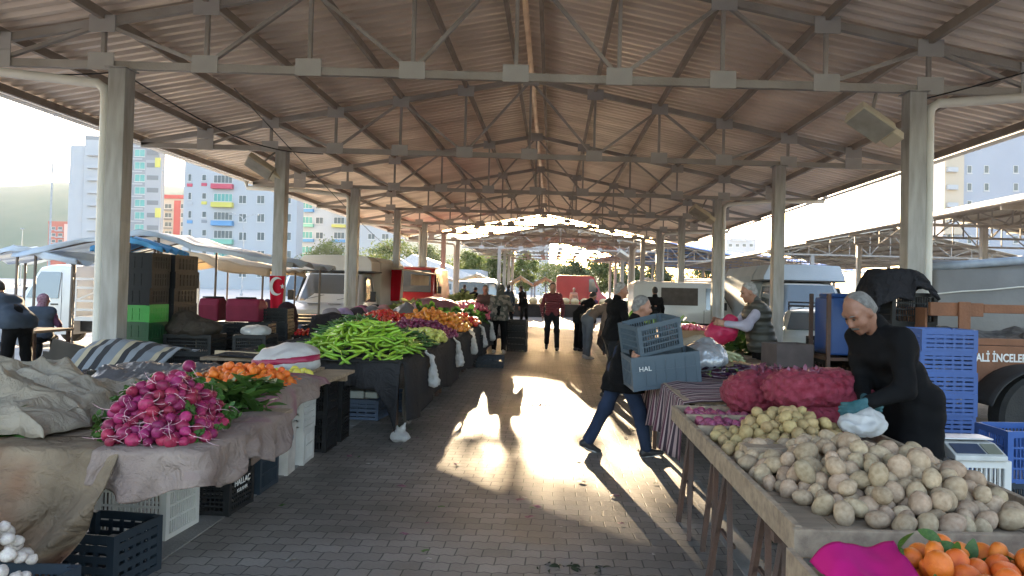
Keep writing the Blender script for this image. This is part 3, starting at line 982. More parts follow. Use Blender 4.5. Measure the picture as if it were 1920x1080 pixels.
        td = (d*0.62 + sd_*0.62 + pn*0.48).normalized()
        t2 = tp + td*0.045*s
        td2 = (td + d*0.4 + pn*cu*0.7 - sd_*0.4*cu).normalized()
        H += [('c', tp, t2, 0.0145*s, 0.0115*s, {'k': 0.01}), ('c', t2, t2 + td2*0.032*s, 0.011*s, 0.009*s, {'k': 0.005})]
        hv = sdf_mesh(H, 0.0055 if fine else 0.009, 0.012*s)
        if gloves is not None:
            P('glove', sdf_data('glove', [sdf_mesh([(p_[0], p_[1], p_[2], p_[3]+0.004, p_[4]+0.004) + tuple(p_[5:]) for p_ in H[:1]] + [(p_[0], p_[1], p_[2], p_[3]+0.003, p_[4]+0.003) + tuple(p_[5:]) for p_ in H[1:]], 0.006, 0.012)], gloves), parent=t)
        else:
            pieces.append(hv)
    P('body', sdf_data('body', pieces, skin), parent=t)
    # ---- face details
    if fine:
        for sg in (-1, 1):
            c = hc(sg*0.031, 0.079, 0.009)
            mb = MB().lathe([(0.0001,-0.007),(0.005,-0.0055),(0.0075,0),(0.005,0.0055),(0.0001,0.007)], 10, Matrix.Translation(c) @ Matrix.Diagonal((s, s, s, 1)))
            P('eye', mb, EYE, t, smooth=4)
            P('eyebrow', MB().tube([hc(sg*0.016, 0.092, 0.031), hc(sg*0.032, 0.088, 0.037), hc(sg*0.05, 0.074, 0.031)], [0.003*s, 0.0042*s, 0.002*s], 6), HAIR_G if hair is not HAIR_D else HAIR_D, t, smooth=4)
        if extra_face:
            P('moustache', sdf_data('moustache', [sdf_mesh([('c', hc(sg*0.002, 0.098, -0.050), hc(sg*0.028, 0.085, -0.060), 0.008*s, 0.005*s) for sg in (-1, 1)], 0.004, 0.008)], mat('grizzled moustache', (0.07,0.065,0.06), 0.8)), parent=t)
    # ---- hair, scarf or hood
    hn_ = (lambda X, Y, Z: 0.003*vnoise(X, Y, Z, 90, 2))
    hr = max(0.0075, res*0.7)
    Hi = HD.inverted()
    def hcut(limit):
        def f(X, Y, Z):
            x, y, z = X-skull.x, Y-skull.y, Z-skull.z
            ly = Hi[1][0]*x + Hi[1][1]*y + Hi[1][2]*z
            lz = Hi[2][0]*x + Hi[2][1]*y + Hi[2][2]*z
            return limit(ly/s, lz/s)*s
        return f
    if hairkind == 'short':
        P('hair', sdf_data('hair', [sdf_mesh([('e', hc(0, -0.016, 0.026), (0.080*s, 0.096*s, 0.101*s), M3(HD)), ('c', hc(-0.02, -0.07, -0.03), hc(0.02, -0.07, -0.03), 0.036*s, 0.036*s)], hr, 0.03, hn_,
                                             hcut(lambda y, z: np.maximum(0.9*(y-0.012) - (z-0.035)*0.55, -(z+0.075))))], hair), parent=t)
    elif hairkind == 'receding':
        P('hair', sdf_data('hair', [sdf_mesh([('e', hc(0, -0.018, 0.022), (0.081*s, 0.094*s, 0.099*s), M3(HD)), ('c', hc(-0.02, -0.07, -0.03), hc(0.02, -0.07, -0.03), 0.036*s, 0.036*s)], hr, 0.03, hn_,
                                             hcut(lambda y, z: np.maximum(0.9*(y+0.012) - (z-0.0)*0.2, -(z+0.075))))], hair), parent=t)
    elif hairkind == 'scarf':
        P('headscarf', sdf_data('headscarf', [sdf_mesh([('e', hc(0, -0.02, 0.02), (0.090*s, 0.104*s, 0.112*s), M3(HD)), ('c', hc(0, -0.02, -0.05), neck, 0.075*s, 0.09*s), ('e', hc(0, 0.10, -0.01), (0.06*s, 0.06*s, 0.075*s), M3(HD), {'sub': True, 'k': 0.02})], hr, 0.03, lambda X, Y, Z: 0.004*vnoise(X, Y, Z, 40, 1))], hair), parent=t)
    elif hairkind == 'cap':
        P('cap', sdf_data('cap', [sdf_mesh([('e', hc(0, -0.012, 0.03), (0.083*s, 0.1*s, 0.1*s), M3(HD))], hr, 0.02, None, hcut(lambda y, z: 0.03 - z + 0.12*y)), sdf_mesh([('e', hc(0, 0.105, 0.04), (0.065*s, 0.06*s, 0.012*s), M3(HD))], 0.006, 0.01)], hair), parent=t)
    elif hairkind == 'hood':
        P('hood', sdf_data('hood', [sdf_mesh([('e', hc(0, -0.025, 0.02), (0.108*s, 0.115*s, 0.125*s), M3(HD)), ('c', hc(0, -0.06, -0.06), neck - TR @ v(0, 0.02, 0.02), 0.09*s, 0.11*s), ('e', hc(0, 0.12, -0.01), (0.07*s, 0.085*s, 0.09*s), M3(HD), {'sub': True, 'k': 0.03})], hr, 0.04, lambda X, Y, Z: 0.006*vnoise(X, Y, Z, 25, 1))], top), parent=t)
    # ---- trousers
    fold = lambda amp, f, sd2: (lambda X, Y, Z: amp*vnoise(X, Y, Z*0.7, f, sd2))
    L = []
    for i in (0, 1):
        hp, kp, ap = J['hip%d' % i], J['kn%d' % i], J['an%d' % i]
        L += [('c', hp, kp, 0.096*s*fat**0.5, 0.072*s), ('c', kp, ap + (kp-ap)*0.04, 0.072*s, 0.062*s)]
    L += [('c', pel + v(-0.05*s, -0.015*s, 0.02*s), pel + v(0.05*s, -0.015*s, 0.02*s), 0.118*s*fat, 0.118*s*fat), ('c', pel, waist, 0.12*s*fat, 0.115*s*fat)]
    sk = loc[0]*3.1 + loc[1]*1.7
    P('trousers', sdf_data('trousers', [sdf_mesh(L, res, 0.04, fold(0.007, 26, sk), cut=lambda X, Y, Z: 0.035*s - Z)], legs), parent=t)
    # ---- shoes
    for i in (0, 1):
        ap = J['an%d' % i]
        fr = Matrix.Rotation(min(0, max(J['ft%d' % i], -1.0)) * 0.85 if J['ft%d' % i] < -0.25 else J['ft%d' % i]*0.5, 3, 'X')
        q = lambda x, y, z: ap + fr @ (v(x, y, z)*s)
        me = sdf_data('shoe', [sdf_mesh([('c', q(0, -0.045, -0.048), q(0, 0.04, -0.05), 0.038*s, 0.040*s), ('c', q(0, 0.04, -0.052), q(0, 0.155, -0.060), 0.040*s, 0.029*s), ('c', q(0, -0.02, -0.03), q(0, -0.01, 0.02), 0.042*s, 0.044*s)], max(0.008, res*0.6), 0.03)], shoes)
        so = P('shoe', me, parent=t)
        P('sole', sdf_data('sole', [sdf_mesh([('e', q(0, 0.045, -0.076), (0.043*s, 0.128*s, 0.013*s), M3(fr))], max(0.007, res*0.5), 0.01)], SOLE if shoes is SHOEW or fine else SHOE), parent=so)
    # ---- jacket or sweater
    f_ = fat
    def topm(extra_len, m, nm, amp, inflate=0.0, sleeves=True):
        C = [('c', pel + bend @ v(-0.055*s, 0, 0.05*s), pel + bend @ v(0.055*s, 0, 0.05*s), (0.125+inflate)*s*f_, (0.125+inflate)*s*f_),
             ('c', waist + bend @ v(-0.06*s, 0.01*s*f_, 0), waist + bend @ v(0.06*s, 0.01*s*f_, 0), (0.118+inflate)*s*f_, (0.118+inflate)*s*f_),
             ('c', chest + TR @ v(-0.085*s, 0, 0), chest + TR @ v(0.085*s, 0, 0), (0.12+inflate)*s*f_**0.85, (0.12+inflate)*s*f_**0.85),
             ('c', A[0][0], A[1][0], (0.07+inflate)*s, (0.07+inflate)*s), ('c', chest, neck + TR @ v(0, -0.01*s, -0.01*s), 0.1*s, (0.066+inflate*0.5)*s)]
        if extra_len:
            dn = v(0, 0, -extra_len*s)
            for i in (0, 1):
                hp, kp = J['hip%d' % i], J['kn%d' % i]
                C.append(('c', hp + v(0, 0, 0.05), hp + (kp-hp)*(extra_len/0.415), (0.125+inflate)*s*f_, (0.118+inflate)*s*f_))
            C.append(('c', pel, pel + ((J['kn0']+J['kn1'])*0.5 - pel)*(extra_len/0.5), 0.13*s*f_, 0.12*s*f_))
        if sleeves:
            for i in (0, 1):
                shp, el, wr, d = A[i]
                C += [('c', shp, el, (0.066+inflate)*s, (0.056+inflate)*s), ('c', el, wr - d*0.012*s, (0.056+inflate)*s, (0.042+inflate*0.6)*s)]
        zc = pel.z - (extra_len*0.93*s if extra_len else 0.06*s)
        ex = lambda X, Y, Z: amp*vnoise(X, Y, Z*1.4, 22, sk+1) + amp*0.6*vnoise(X, Y, Z, 47, sk)
        def ct(X, Y, Z):
            return zc - Z
        low_arm = min(A[0][2].z, A[1][2].z, A[0][1].z, A[1][1].z)
        neckcut = ('e', neck + TR @ v(0, 0.045*s, 0.045*s), (0.055*s, 0.055*s, 0.05*s), M3(TR), {'sub': True, 'k': 0.02})
        body_p = [p for p in C if True]
        if low_arm > zc + 0.05 or not sleeves:
            out = [sdf_mesh(body_p + [neckcut], res, 0.045, ex, cut=ct)]
        else:
            ns = 4 if sleeves else 0
            out = [sdf_mesh((body_p[:-ns] if ns else body_p) + [neckcut], res, 0.045, ex, cut=ct)]
            out.append(sdf_mesh([body_p[3]] + body_p[-4:], res, 0.03, ex))
        P(nm, sdf_data(nm, out, m), parent=t)
    topm(coat, top, 'coat' if coat else 'jacket', 0.0085)
    P('collar', sdf_data('collar', [sdf_mesh([('c', neck + TR @ v(0, -0.015*s, -0.02*s), neck + TR @ v(0, 0.0, 0.035*s), 0.075*s, 0.072*s), ('c', neck + TR @ v(0, 0.02*s, -0.02*s), neck + TR @ v(0, 0.05*s, 0.10*s), 0.052*s, 0.062*s, {'sub': True, 'k': 0.01})], max(0.009, res*0.7), 0.02)], vest or top), parent=t)
    if vest is not None:
        topm(0.0, vest, 'vest', 0.005, inflate=0.018, sleeves=False)
    return t, A, {'pel': pel, 'chest': chest, 'neck': neck, 'skull': skull}
# ---------------------------------------------------------------- the people in the aisle and at the stalls
def at(px, py, z=0.0):
    p = G(px, py, z)
    return (p.x, p.y, z)
person('man in a long black coat bending over the potatoes in teal work gloves', (2.22, 4.38, 0), 108, h=1.74, lean=30, head=(4, 24), thigh=(6, 2), knee=(4, 4), arm={'l': (1.80, 3.98, 1.00), 'r': (1.86, 4.16, 1.00)},
       top=BLACKC, legs=BLACKC, hair=HAIR_G, hairkind='receding', skin=SKIN_D, coat=0.32, res=0.0125, gloves=TEAL, fat=1.12, hands='grip', extra_face=True)
p = at(1193, 856)
person('stooping man in a black coat and blue jeans carrying two empty crates', (p[0]-0.14, p[1]+0.08, 0), -82, h=1.60, lean=14, head=(-8, 4), thigh=(-21, 21), knee=(6, 8), splay=(2, 2),
       arm={'l': (0.98, 6.72, 0.95), 'r': (0.72, 6.20, 0.98)}, top=BLACKC, legs=DENIM, hair=HAIR_G, skin=SKIN, coat=0.22, res=0.0125, fat=1.15, hands=({'palm': (0, -0.2, -1), 'curl': 0.8}, {'palm': (0, 1, -0.1), 'curl': 0.8}))
p = at(1140, 742)
person('grey haired man in a black jacket standing at the striped stall behind the crate carrier', (p[0]+0.05, p[1]-0.1, 0), -70, h=1.73, lean=6, head=(-12, 4), thigh=(8, -10), knee=(2, 4), arm=(((0.10, 0.12, -0.28), (0.0, 0.28, -0.08)), ((0.14, 0.05, -0.28), (0.0, 0.25, -0.12))),
       top=BLACKC, legs=CHAR, hair=HAIR_L, coat=0.05, res=0.014, fat=1.1)
p = at(1100, 672)
person('man in a taupe jacket bending low over the right hand stalls', (p[0], p[1], 0), -62, h=1.72, lean=62, head=(0, 10), thigh=(6, -2), knee=(6, 4), arm=(((0.10, 0.25, -0.25), (0.0, 0.2, -0.2)), ((0.12, 0.22, -0.25), (0.0, 0.2, -0.2))), top=TAUPE, legs=GREYC, hair=HAIR_D, shoes=SHOEW, res=0.018)
p = at(1092, 664)
person('person in black bending over the stall beyond the taupe jacket', (p[0]-0.05, p[1]+0.9, 0), -50, h=1.72, lean=46, head=(0, 5), thigh=(4, -4), knee=(6, 4), arm=(((0.10, 0.25, -0.25), (0.0, 0.2, -0.2)), ((0.12, 0.22, -0.25), (0.0, 0.2, -0.2))), top=BLACKC, legs=BLACKC, hair=HAIR_D, coat=0.2, res=0.02)
p = at(1034, 656)
person('man in a maroon quilted jacket walking towards us down the middle of the aisle', p, 178, h=1.78, lean=2, head=(0, 10), thigh=(13, -12), knee=(10, 22), arm=(((0.10, -0.02, -0.28), (0.0, 0.06, -0.25)), ((0.10, 0.0, -0.28), (-0.02, 0.08, -0.25))), top=QUILT, legs=CHAR, hair=HAIR_D, res=0.018, fat=1.12)
p = at(935, 662)
person('woman in a camouflage hooded jacket seen from behind beside the stacked crates', p, -8, h=1.66, lean=4, thigh=(4, -4), knee=(2, 4), arm=(((0.10, 0.10, -0.27), (0.0, 0.25, -0.05)), ((0.10, 0.12, -0.27), (0.0, 0.25, -0.05))), top=CAMO, legs=BLACKC, hairkind='hood', shoes=SHOEW, coat=0.08, res=0.018, fat=1.2)
p = at(908, 648)
person('bare headed woman in an open brown cardigan over a pale top facing the camouflage jacket', p, 168, h=1.66, head=(10, 6), arm=(((0.08, 0.10, -0.28), (-0.05, 0.26, -0.02)), ((0.08, 0.06, -0.28), (-0.05, 0.22, -0.1))), top=BROWNC, legs=BLACKC, hair=HAIR_D, coat=0.15, res=0.02, fat=1.1, vest=None)
for (px, py, fc, ln, tp, lg, hr, hk, lab, ht) in ((880, 606, -30, 40, BLACKC, BLACKC, HAIR_D, 'short', 'far shopper in black leaning over the radish end of the left stalls', 1.72), (868, 600, -10, 10, CHAR, BLACKC, HAIR_D, 'short', 'far shopper with dark hair upright behind the leaning shopper', 1.72),
        (952, 614, 10, 8, BLUEG, CHAR, HAIR_D, 'short', 'far man in a blue grey jacket seen from behind beyond the camouflage jacket', 1.75), (982, 612, 60, 14, BLACKC, BLACKC, HAIR_D, 'short', 'far man in black in profile right of the blue grey jacket', 1.72),
        (1075, 594, 185, 0, SALMON, DENIM, HAIR_L, 'short', 'far person in a salmon top near the red van', 1.7)):
    person(lab, at(px, py), fc, h=ht, lean=ln, top=tp, legs=lg, hair=hr, hairkind=hk, res=0.026, coat=0.12 if tp is BLACKC else 0, thigh=(5, -5))
p = D(1228, 570, 19.5)
person('man in a black jacket with his back turned before the long white van', (p.x, 19.5, 0), 5, h=1.72, top=BLACKC, legs=CHAR, hair=HAIR_D, res=0.022)
p = D(1415, 600, 9.0)
person('grey haired trader in an olive quilted vest filling a pink bag', (p.x+0.1, 9.0, 0), 88, h=1.76, lean=10, head=(0, 14), arm=(((0.10, 0.24, -0.20), (-0.05, 0.28, 0.08)), ((0.14, 0.22, -0.20), (-0.08, 0.28, 0.09))), top=LILAC, legs=BLACKC, hair=HAIR_L, vest=VESTM, res=0.014, fat=1.22, hands='grip', skin=SKIN)
p = D(34, 600, 10.2)
person('person in a dark blue grey coat and loose black trousers bending over a far table', (p.x, 10.2, 0), 70, h=1.70, lean=48, thigh=(4, 0), knee=(4, 6), arm=(((0.10, 0.20, -0.25), (0.0, 0.2, -0.2)), ((0.12, 0.2, -0.25), (0.0, 0.2, -0.2))), top=BLUEG, legs=BLACKC, hair=HAIR_D, res=0.018, fat=1.25, coat=0.05)
p = D(76, 600, 13.2)
person('woman in a headscarf and blue grey waistcoat with plum sleeves sitting by the small truck', (p.x, 13.2, 0), 20, h=1.62, sitting=0.5, thigh=(78, 78), knee=(80, 80), head=(-60, 4), arm=(((0.12, 0.02, -0.28), (-0.02, 0.25, -0.12)), ((0.12, 0.05, -0.28), (-0.04, 0.25, -0.1))), top=PLUM, legs=BLACKC, vest=BLUEG, hair=cloth('plum scarf', (0.14,0.05,0.08), (0.3,0.2,0.24), 30), hairkind='scarf', res=0.02, fat=1.25)
p = D(503, 560, 17.0)
person('woman in a dark headscarf and pink top sitting low by the red flag', (p.x, 17.0, 0), 170, h=1.6, sitting=0.42, thigh=(75, 75), knee=(80, 80), top=PINKC, legs=BLACKC, hair=PLUM, hairkind='scarf', res=0.026)
# ---------------------------------------------------------------- fruit and vegetables
def blob(name, r, amp, f, seed, m, sub=3, shape=None):
    bm = bmesh.new()
    bmesh.ops.create_icosphere(bm, subdivisions=sub, radius=1.0)
    for v in bm.verts:
        p = v.co.copy()
        q = p * (1 + amp * mnoise.noise(p*f + Vector((seed*3.7, seed*1.3, -seed))) + amp*0.4*mnoise.noise(p*f*2.6 + Vector((seed, 0, seed*2))))
        if shape: q = shape(p, q)
        v.co = Vector((q.x*r[0], q.y*r[1], q.z*r[2]))
    me = bpy.data.meshes.new(name); bm.to_mesh(me); bm.free()
    me.materials.append(m); me.shade_smooth()
    return me

def deposit(n, rad, target, bounds, base, seed, tries=40):
    """drops balls one by one into the lowest places under the wanted heap shape"""
    rr = np.random.RandomState(seed)
    P_ = np.zeros((0, 4))
    for i in range(n):
        r = rr.uniform(*rad)
        x = rr.uniform(bounds[0], bounds[1], tries); y = rr.uniform(bounds[2], bounds[3], tries)
        tz = np.array([target(a, b) for a, b in zip(x, y)])
        z = base + np.maximum(0, tz - 3.2*r) + r*0.85
        if len(P_):
            d2 = (x[:, None]-P_[:, 0])**2 + (y[:, None]-P_[:, 1])**2
            rs = (r + P_[:, 3])*0.86
            hgt = np.where(d2 < rs**2, P_[:, 2] + np.sqrt(np.maximum(rs**2-d2, 0)), -9)
            z = np.maximum(z, hgt.max(1))
        sc = np.where(tz > 0.012, z - base - tz - r*0.3, 9)
        j = int(np.argmin(sc))
        if sc[j] > 0.02: continue
        P_ = np.vstack([P_, [x[j], y[j], z[j], r]])
    return P_

def scatter(name, label, cat, group, variants, pts, rr, size=1.0, flat=False, tilt=3.14, axis_fn=None):
    """one object per fruit; variants are meshes or prototypes with parts"""
    out = []
    for (x, y, z, r) in pts:
        me = rr.choice(variants)
        o = bpy.data.objects.new(name, me)
        COL.objects.link(o)
        o.location = (x, y, z)
        if axis_fn: o.rotation_euler = axis_fn(x, y, z, rr)
        else: o.rotation_euler = (rr.uniform(-tilt, tilt), rr.uniform(-tilt, tilt), rr.uniform(0, 6.28))
        s = r * size
        o.scale = (s, s, s)
        tag(o, label, cat, group)
        out.append(o)
    return out

def produce(name, c, c2, rough=0.4, scale=2.5, bump=0.1, bscale=30, rand=0.18, spec=0.45, sss=0.0):
    return mat(name, c, rough, c2, scale, bump, bscale, rand=rand, spec=spec, sss=sss)

def gaus(cx, cy, sx, sy, h, ang=0.0):
    ca, sa = math.cos(ang), math.sin(ang)
    def f(x, y):
        dx, dy = x-cx, y-cy
        u, v = (dx*ca + dy*sa)/sx, (-dx*sa + dy*ca)/sy
        return h*max(0.0, 1 - (u*u + v*v)*0.5) ** 1.1
    return f
def fmax(*fs):
    return lambda x, y: max(f(x, y) for f in fs)

POT = produce('dusty potato skin', (0.42,0.315,0.215), (0.29,0.205,0.13), 0.85, 2.2, 0.22, 11, 0.2, 0.2)
POT2 = produce('washed yellow potato skin', (0.40,0.29,0.14), (0.31,0.215,0.10), 0.6, 2.2, 0.25, 9, 0.15, 0.3)
ORA = produce('orange peel', (0.72,0.165,0.014), (0.62,0.115,0.01), 0.38, 1.5, 0.35, 14, 0.12, 0.5)
RAD = produce('magenta radish skin', (0.32,0.025,0.095), (0.17,0.012,0.045), 0.5, 1.6, 0.12, 10, 0.32, 0.35)
ROOT = mat('pale radish root', (0.66,0.50,0.50), 0.6, (0.62,0.30,0.40), 8)
STEM = mat('green stalk', (0.22,0.34,0.07), 0.5, (0.12,0.22,0.04), 5)
GREEN = thin(mat('leaf green', (0.075,0.16,0.03), 0.5, (0.04,0.10,0.02), 8, rand=0.2), 0.3)
PEP = produce('light green pepper', (0.30,0.48,0.05), (0.19,0.36,0.03), 0.28, 1.5, 0.05, 8, 0.28, 0.55)
PEPD = produce('dark green pepper', (0.05,0.13,0.025), (0.03,0.085,0.018), 0.3, 1.5, 0.05, 8, 0.25, 0.55)
TOM = produce('tomato red', (0.55,0.045,0.02), (0.45,0.025,0.015), 0.25, 1.2, 0.0, 8, 0.15, 0.6)
APP = produce('pale green apple', (0.42,0.48,0.12), (0.50,0.46,0.10), 0.3, 1.2, 0.0, 8, 0.12, 0.55)
PLU = produce('purple fruit', (0.20,0.025,0.07), (0.12,0.015,0.05), 0.35, 1.3, 0.0, 8, 0.3, 0.5)
PER = produce('amber fruit', (0.66,0.25,0.03), (0.55,0.17,0.02), 0.3, 1.2, 0.0, 8, 0.2, 0.5)
ONI = produce('red onion skin', (0.19,0.03,0.075), (0.30,0.08,0.13), 0.35, 2.0, 0.1, 12, 0.25, 0.5)
LEM = produce('yellow lemon', (0.66,0.55,0.06), (0.55,0.52,0.08), 0.35, 1.5, 0.2, 14, 0.12, 0.5)
GAR = produce('garlic skin', (0.62,0.57,0.50), (0.50,0.42,0.40), 0.55, 3, 0.1, 12, 0.1, 0.4)
PINKR = produce('pink turnip skin', (0.60,0.06,0.15), (0.62,0.20,0.26), 0.3, 1.6, 0.0, 8, 0.2, 0.5)

pot_v = [blob('potato', (rnd.uniform(1.1,1.42), rnd.uniform(0.92,1.05), rnd.uniform(0.82,0.95)), 0.14, 0.9, i, POT) for i in range(7)]
pot2_v = [blob('potato', (rnd.uniform(1.05,1.3), rnd.uniform(0.92,1.02), rnd.uniform(0.82,0.95)), 0.14, 0.9, i+20, POT2) for i in range(5)]
def dent(p, q):
    k = math.exp(-((1-abs(p.z))*7)) * 0.16
    return q * (1 - k)
ora_v = [blob('orange', (1, 1, 0.88), 0.04, 1.2, i, ORA, 3, dent) for i in range(4)]
app_v = [blob('apple', (1, 1, 0.9), 0.06, 1.0, i, APP, 3, dent) for i in range(3)]
tom_v = [blob('tomato', (1, 1, 0.82), 0.06, 1.0, i, TOM, 2, dent) for i in range(3)]
plu_v = [blob('plum', (1, 0.92, 0.9), 0.06, 1.0, i, PLU, 2) for i in range(3)]
per_v = [blob('persimmon', (1, 1, 0.8), 0.06, 1.0, i, PER, 2, dent) for i in range(3)]
tur_v = [blob('turnip', (1, 1, 0.9), 0.06, 1.0, i, PINKR, 2, dent) for i in range(3)]
lem_v = [blob('lemon', (1.25, 0.95, 0.95), 0.06, 1.0, i, LEM, 2) for i in range(3)]
def tip(p, q):
    return q + Vector((0, 0, 0.35*math.exp(-((1-p.z)*9))))
oni_v = [blob('onion', (1, 1, 0.88), 0.05, 1.0, i, ONI, 3, tip) for i in range(3)]
gar_v = [blob('garlic', (1, 1, 0.85), 0.12, 2.2, i, GAR, 3, tip) for i in range(3)]

def pepper_mesh(seed, m, thick=1.35):
    r_ = random.Random(seed)
    mb = MB()
    c = r_.uniform(0.4, 1.5) * r_.choice((-1, 1)); c2 = r_.uniform(-0.8, 0.8)
    pts, rs = [], []
    p = Vector((0, 0, 0)); d = Vector((1, 0, 0))
    for i in range(10):
        t = i/9
        pts.append(p.copy())
        rs.append(0.095*thick*(0.75 + 0.35*math.sin(min(1, t*3)*1.57))*(1 - t**2.2)**0.8 + 0.008)
        a = c*0.16 + c2*math.sin(t*5)*0.14
        d = Matrix.Rotation(a, 3, 'Z') @ d
        p = p + d*0.2
    off = pts[5].copy()
    pts = [q - off for q in pts]
    mb.tube(pts, rs, 8)
    n1 = len(mb.f)
    d0 = (pts[0]-pts[1]).normalized()
    mb.tube([pts[0] - d0*0.02, pts[0] + d0*0.05, pts[0] + d0*0.2 + Vector((0,0,0.05))], [0.085*thick, 0.035, 0.022], 6)
    me = mb.mesh('pepper', m, smooth=4)
    me.materials.append(STEM)
    for i, pl in enumerate(me.polygons):
        if i >= n1: pl.material_index = 1
    return me
pep_v = [pepper_mesh(i, PEP) for i in range(8)]
pepd_v = [pepper_mesh(i+30, PEPD, 1.05) for i in range(8)]
def leaf_mesh(L=1.0, w=0.3, bend=0.3):
    mb = MB()
    def f(u, v):
        x = u*L; ww = w*math.sin(PI*min(1, u*0.94+0.03))**0.8
        return (x, (v-0.5)*2*ww, -bend*u*u + 0.18*abs(v-0.5)*2*ww)
    return mb.grid(f, 6, 2)
leaf_me = leaf_mesh().mesh('leaf', GREEN, smooth=4, fix=False)

# radish: a ball with its own root, and for some a sheaf of stalks
rad_v = [blob('radish', (1, 1, rnd.uniform(1.0,1.2)), 0.07, 1.0, i, RAD, 3, lambda p, q: q + Vector((0,0,-0.3*math.exp(-((1+p.z)*5))))) for i in range(4)]
def root_mesh(seed):
    r_ = random.Random(seed)
    p = Vector((0, 0, -1.15)); d = Vector((0, 0, -1)); pts = []
    w1, w2 = r_.uniform(-0.7, 0.7), r_.uniform(-0.7, 0.7)
    for i in range(9):
        pts.append(p.copy()); p = p + d*0.42
        d = (d + Vector((w1*0.35 + r_.uniform(-.2,.2), w2*0.35 + r_.uniform(-.2,.2), 0.02*i))).normalized()
    return MB().tube(pts, [0.12, 0.075, 0.055, 0.048, 0.042, 0.036, 0.03, 0.022, 0.01], 6).mesh('root', ROOT, smooth=4)
root_v = [root_mesh(i) for i in range(6)]
def stalk_mesh(seed):
    r_ = random.Random(seed)
    mb = MB()
    for k in range(7):
        a, t_ = r_.uniform(0, 6.28), r_.uniform(0.1, 0.5)
        e = Vector((math.cos(a)*t_, math.sin(a)*t_, 1)).normalized()
        pts = [Vector((0,0,0.95)) + e*(0.8*i) + Vector((math.cos(a), math.sin(a), -0.1*i))*(0.05*i*i) for i in range(5)]
        mb.tube(pts, [0.11, 0.1, 0.09, 0.07, 0.05], 5)
        for q in range(4):
            p0 = pts[2 + q % 3]; b = r_.uniform(0, 6.28)
            M = Matrix.Translation(p0) @ Euler((r_.uniform(-.8,.8), r_.uniform(-.8,.8), b)).to_matrix().to_4x4()
            lm = leaf_mesh(1.3, 0.42, 0.4)
            mb.add([M @ Vector(v) for v in lm.v], lm.f)
    return mb.mesh('stalks', GREEN, smooth=4, fix=False)
stalk_v = [stalk_mesh(i) for i in range(4)]

def leaf_pile(name, label, group, c, rad, n, m=GREEN, L=0.16, up=0.5, seed=1, cat='greens', stalks=True):
    """one bunch of leafy greens: many curved leaves on stalks, as one object"""
    r_ = random.Random(seed)
    mb = MB()
    for k in range(n):
        a = r_.uniform(0, 6.28); q = r_.random()**0.5
        p = Vector((math.cos(a)*q*rad[0], math.sin(a)*q*rad[1], rad[2]*(1-q*q)*r_.uniform(0.3, 1)))
        M = Matrix.Translation(p) @ Euler((r_.uniform(-.7,.7), r_.uniform(-1.1,0.5)*up*2, r_.uniform(0,6.28))).to_matrix().to_4x4()
        s = L*r_.uniform(0.6, 1.25)
        lm = leaf_mesh(s, s*r_.uniform(0.2, 0.34), s*0.35)
        mb.add([M @ Vector(v) for v in lm.v], lm.f)
        if stalks and k % 3 == 0:
            mb.tube([M @ Vector((0,0,0)), M @ Vector((-s*0.9,0,-s*0.15))], [0.004, 0.005], 4)
    o = P(name, mb.mesh(name, m, smooth=4, fix=False), loc=c)
    return tag(o, label, cat, group)
# ---------------------------------------------------------------- crates, boards, cloths
WOOD = mat('weathered plank', (0.38,0.285,0.195), 0.8, (0.23,0.17,0.12), 3, 0.5, 40, stretch=(1, 8, 8))
WOODX = mat('weathered plank across', (0.38,0.29,0.20), 0.8, (0.24,0.175,0.125), 3, 0.5, 40, stretch=(8, 1, 8))
RUST = mat('rusty brown steel', (0.075,0.05,0.042), 0.7, (0.11,0.06,0.045), 8, 0.3, 60)
PB = dict(black=mat('black crate plastic', (0.009,0.010,0.012), 0.5, (0.014,0.015,0.017), 3, rand=0.25, spec=0.25), navy=mat('slate blue crate plastic', (0.028,0.04,0.058), 0.48, (0.02,0.03,0.044), 3, rand=0.2, spec=0.3),
          blue=mat('blue crate plastic', (0.035,0.10,0.33), 0.4, (0.03,0.08,0.26), 3), white=mat('white crate plastic', (0.62,0.62,0.60), 0.45, (0.50,0.50,0.49), 3),
          green=mat('bright green crate plastic', (0.05,0.33,0.06), 0.4, (0.04,0.27,0.05), 3), dgreen=mat('deep green crate plastic', (0.02,0.085,0.035), 0.45, (0.015,0.06,0.025), 3),
          steel=mat('grey blue crate plastic', (0.075,0.105,0.135), 0.42, (0.055,0.08,0.105), 2), lblue=mat('mid blue crate plastic', (0.07,0.11,0.20), 0.45, (0.05,0.085,0.16), 3))
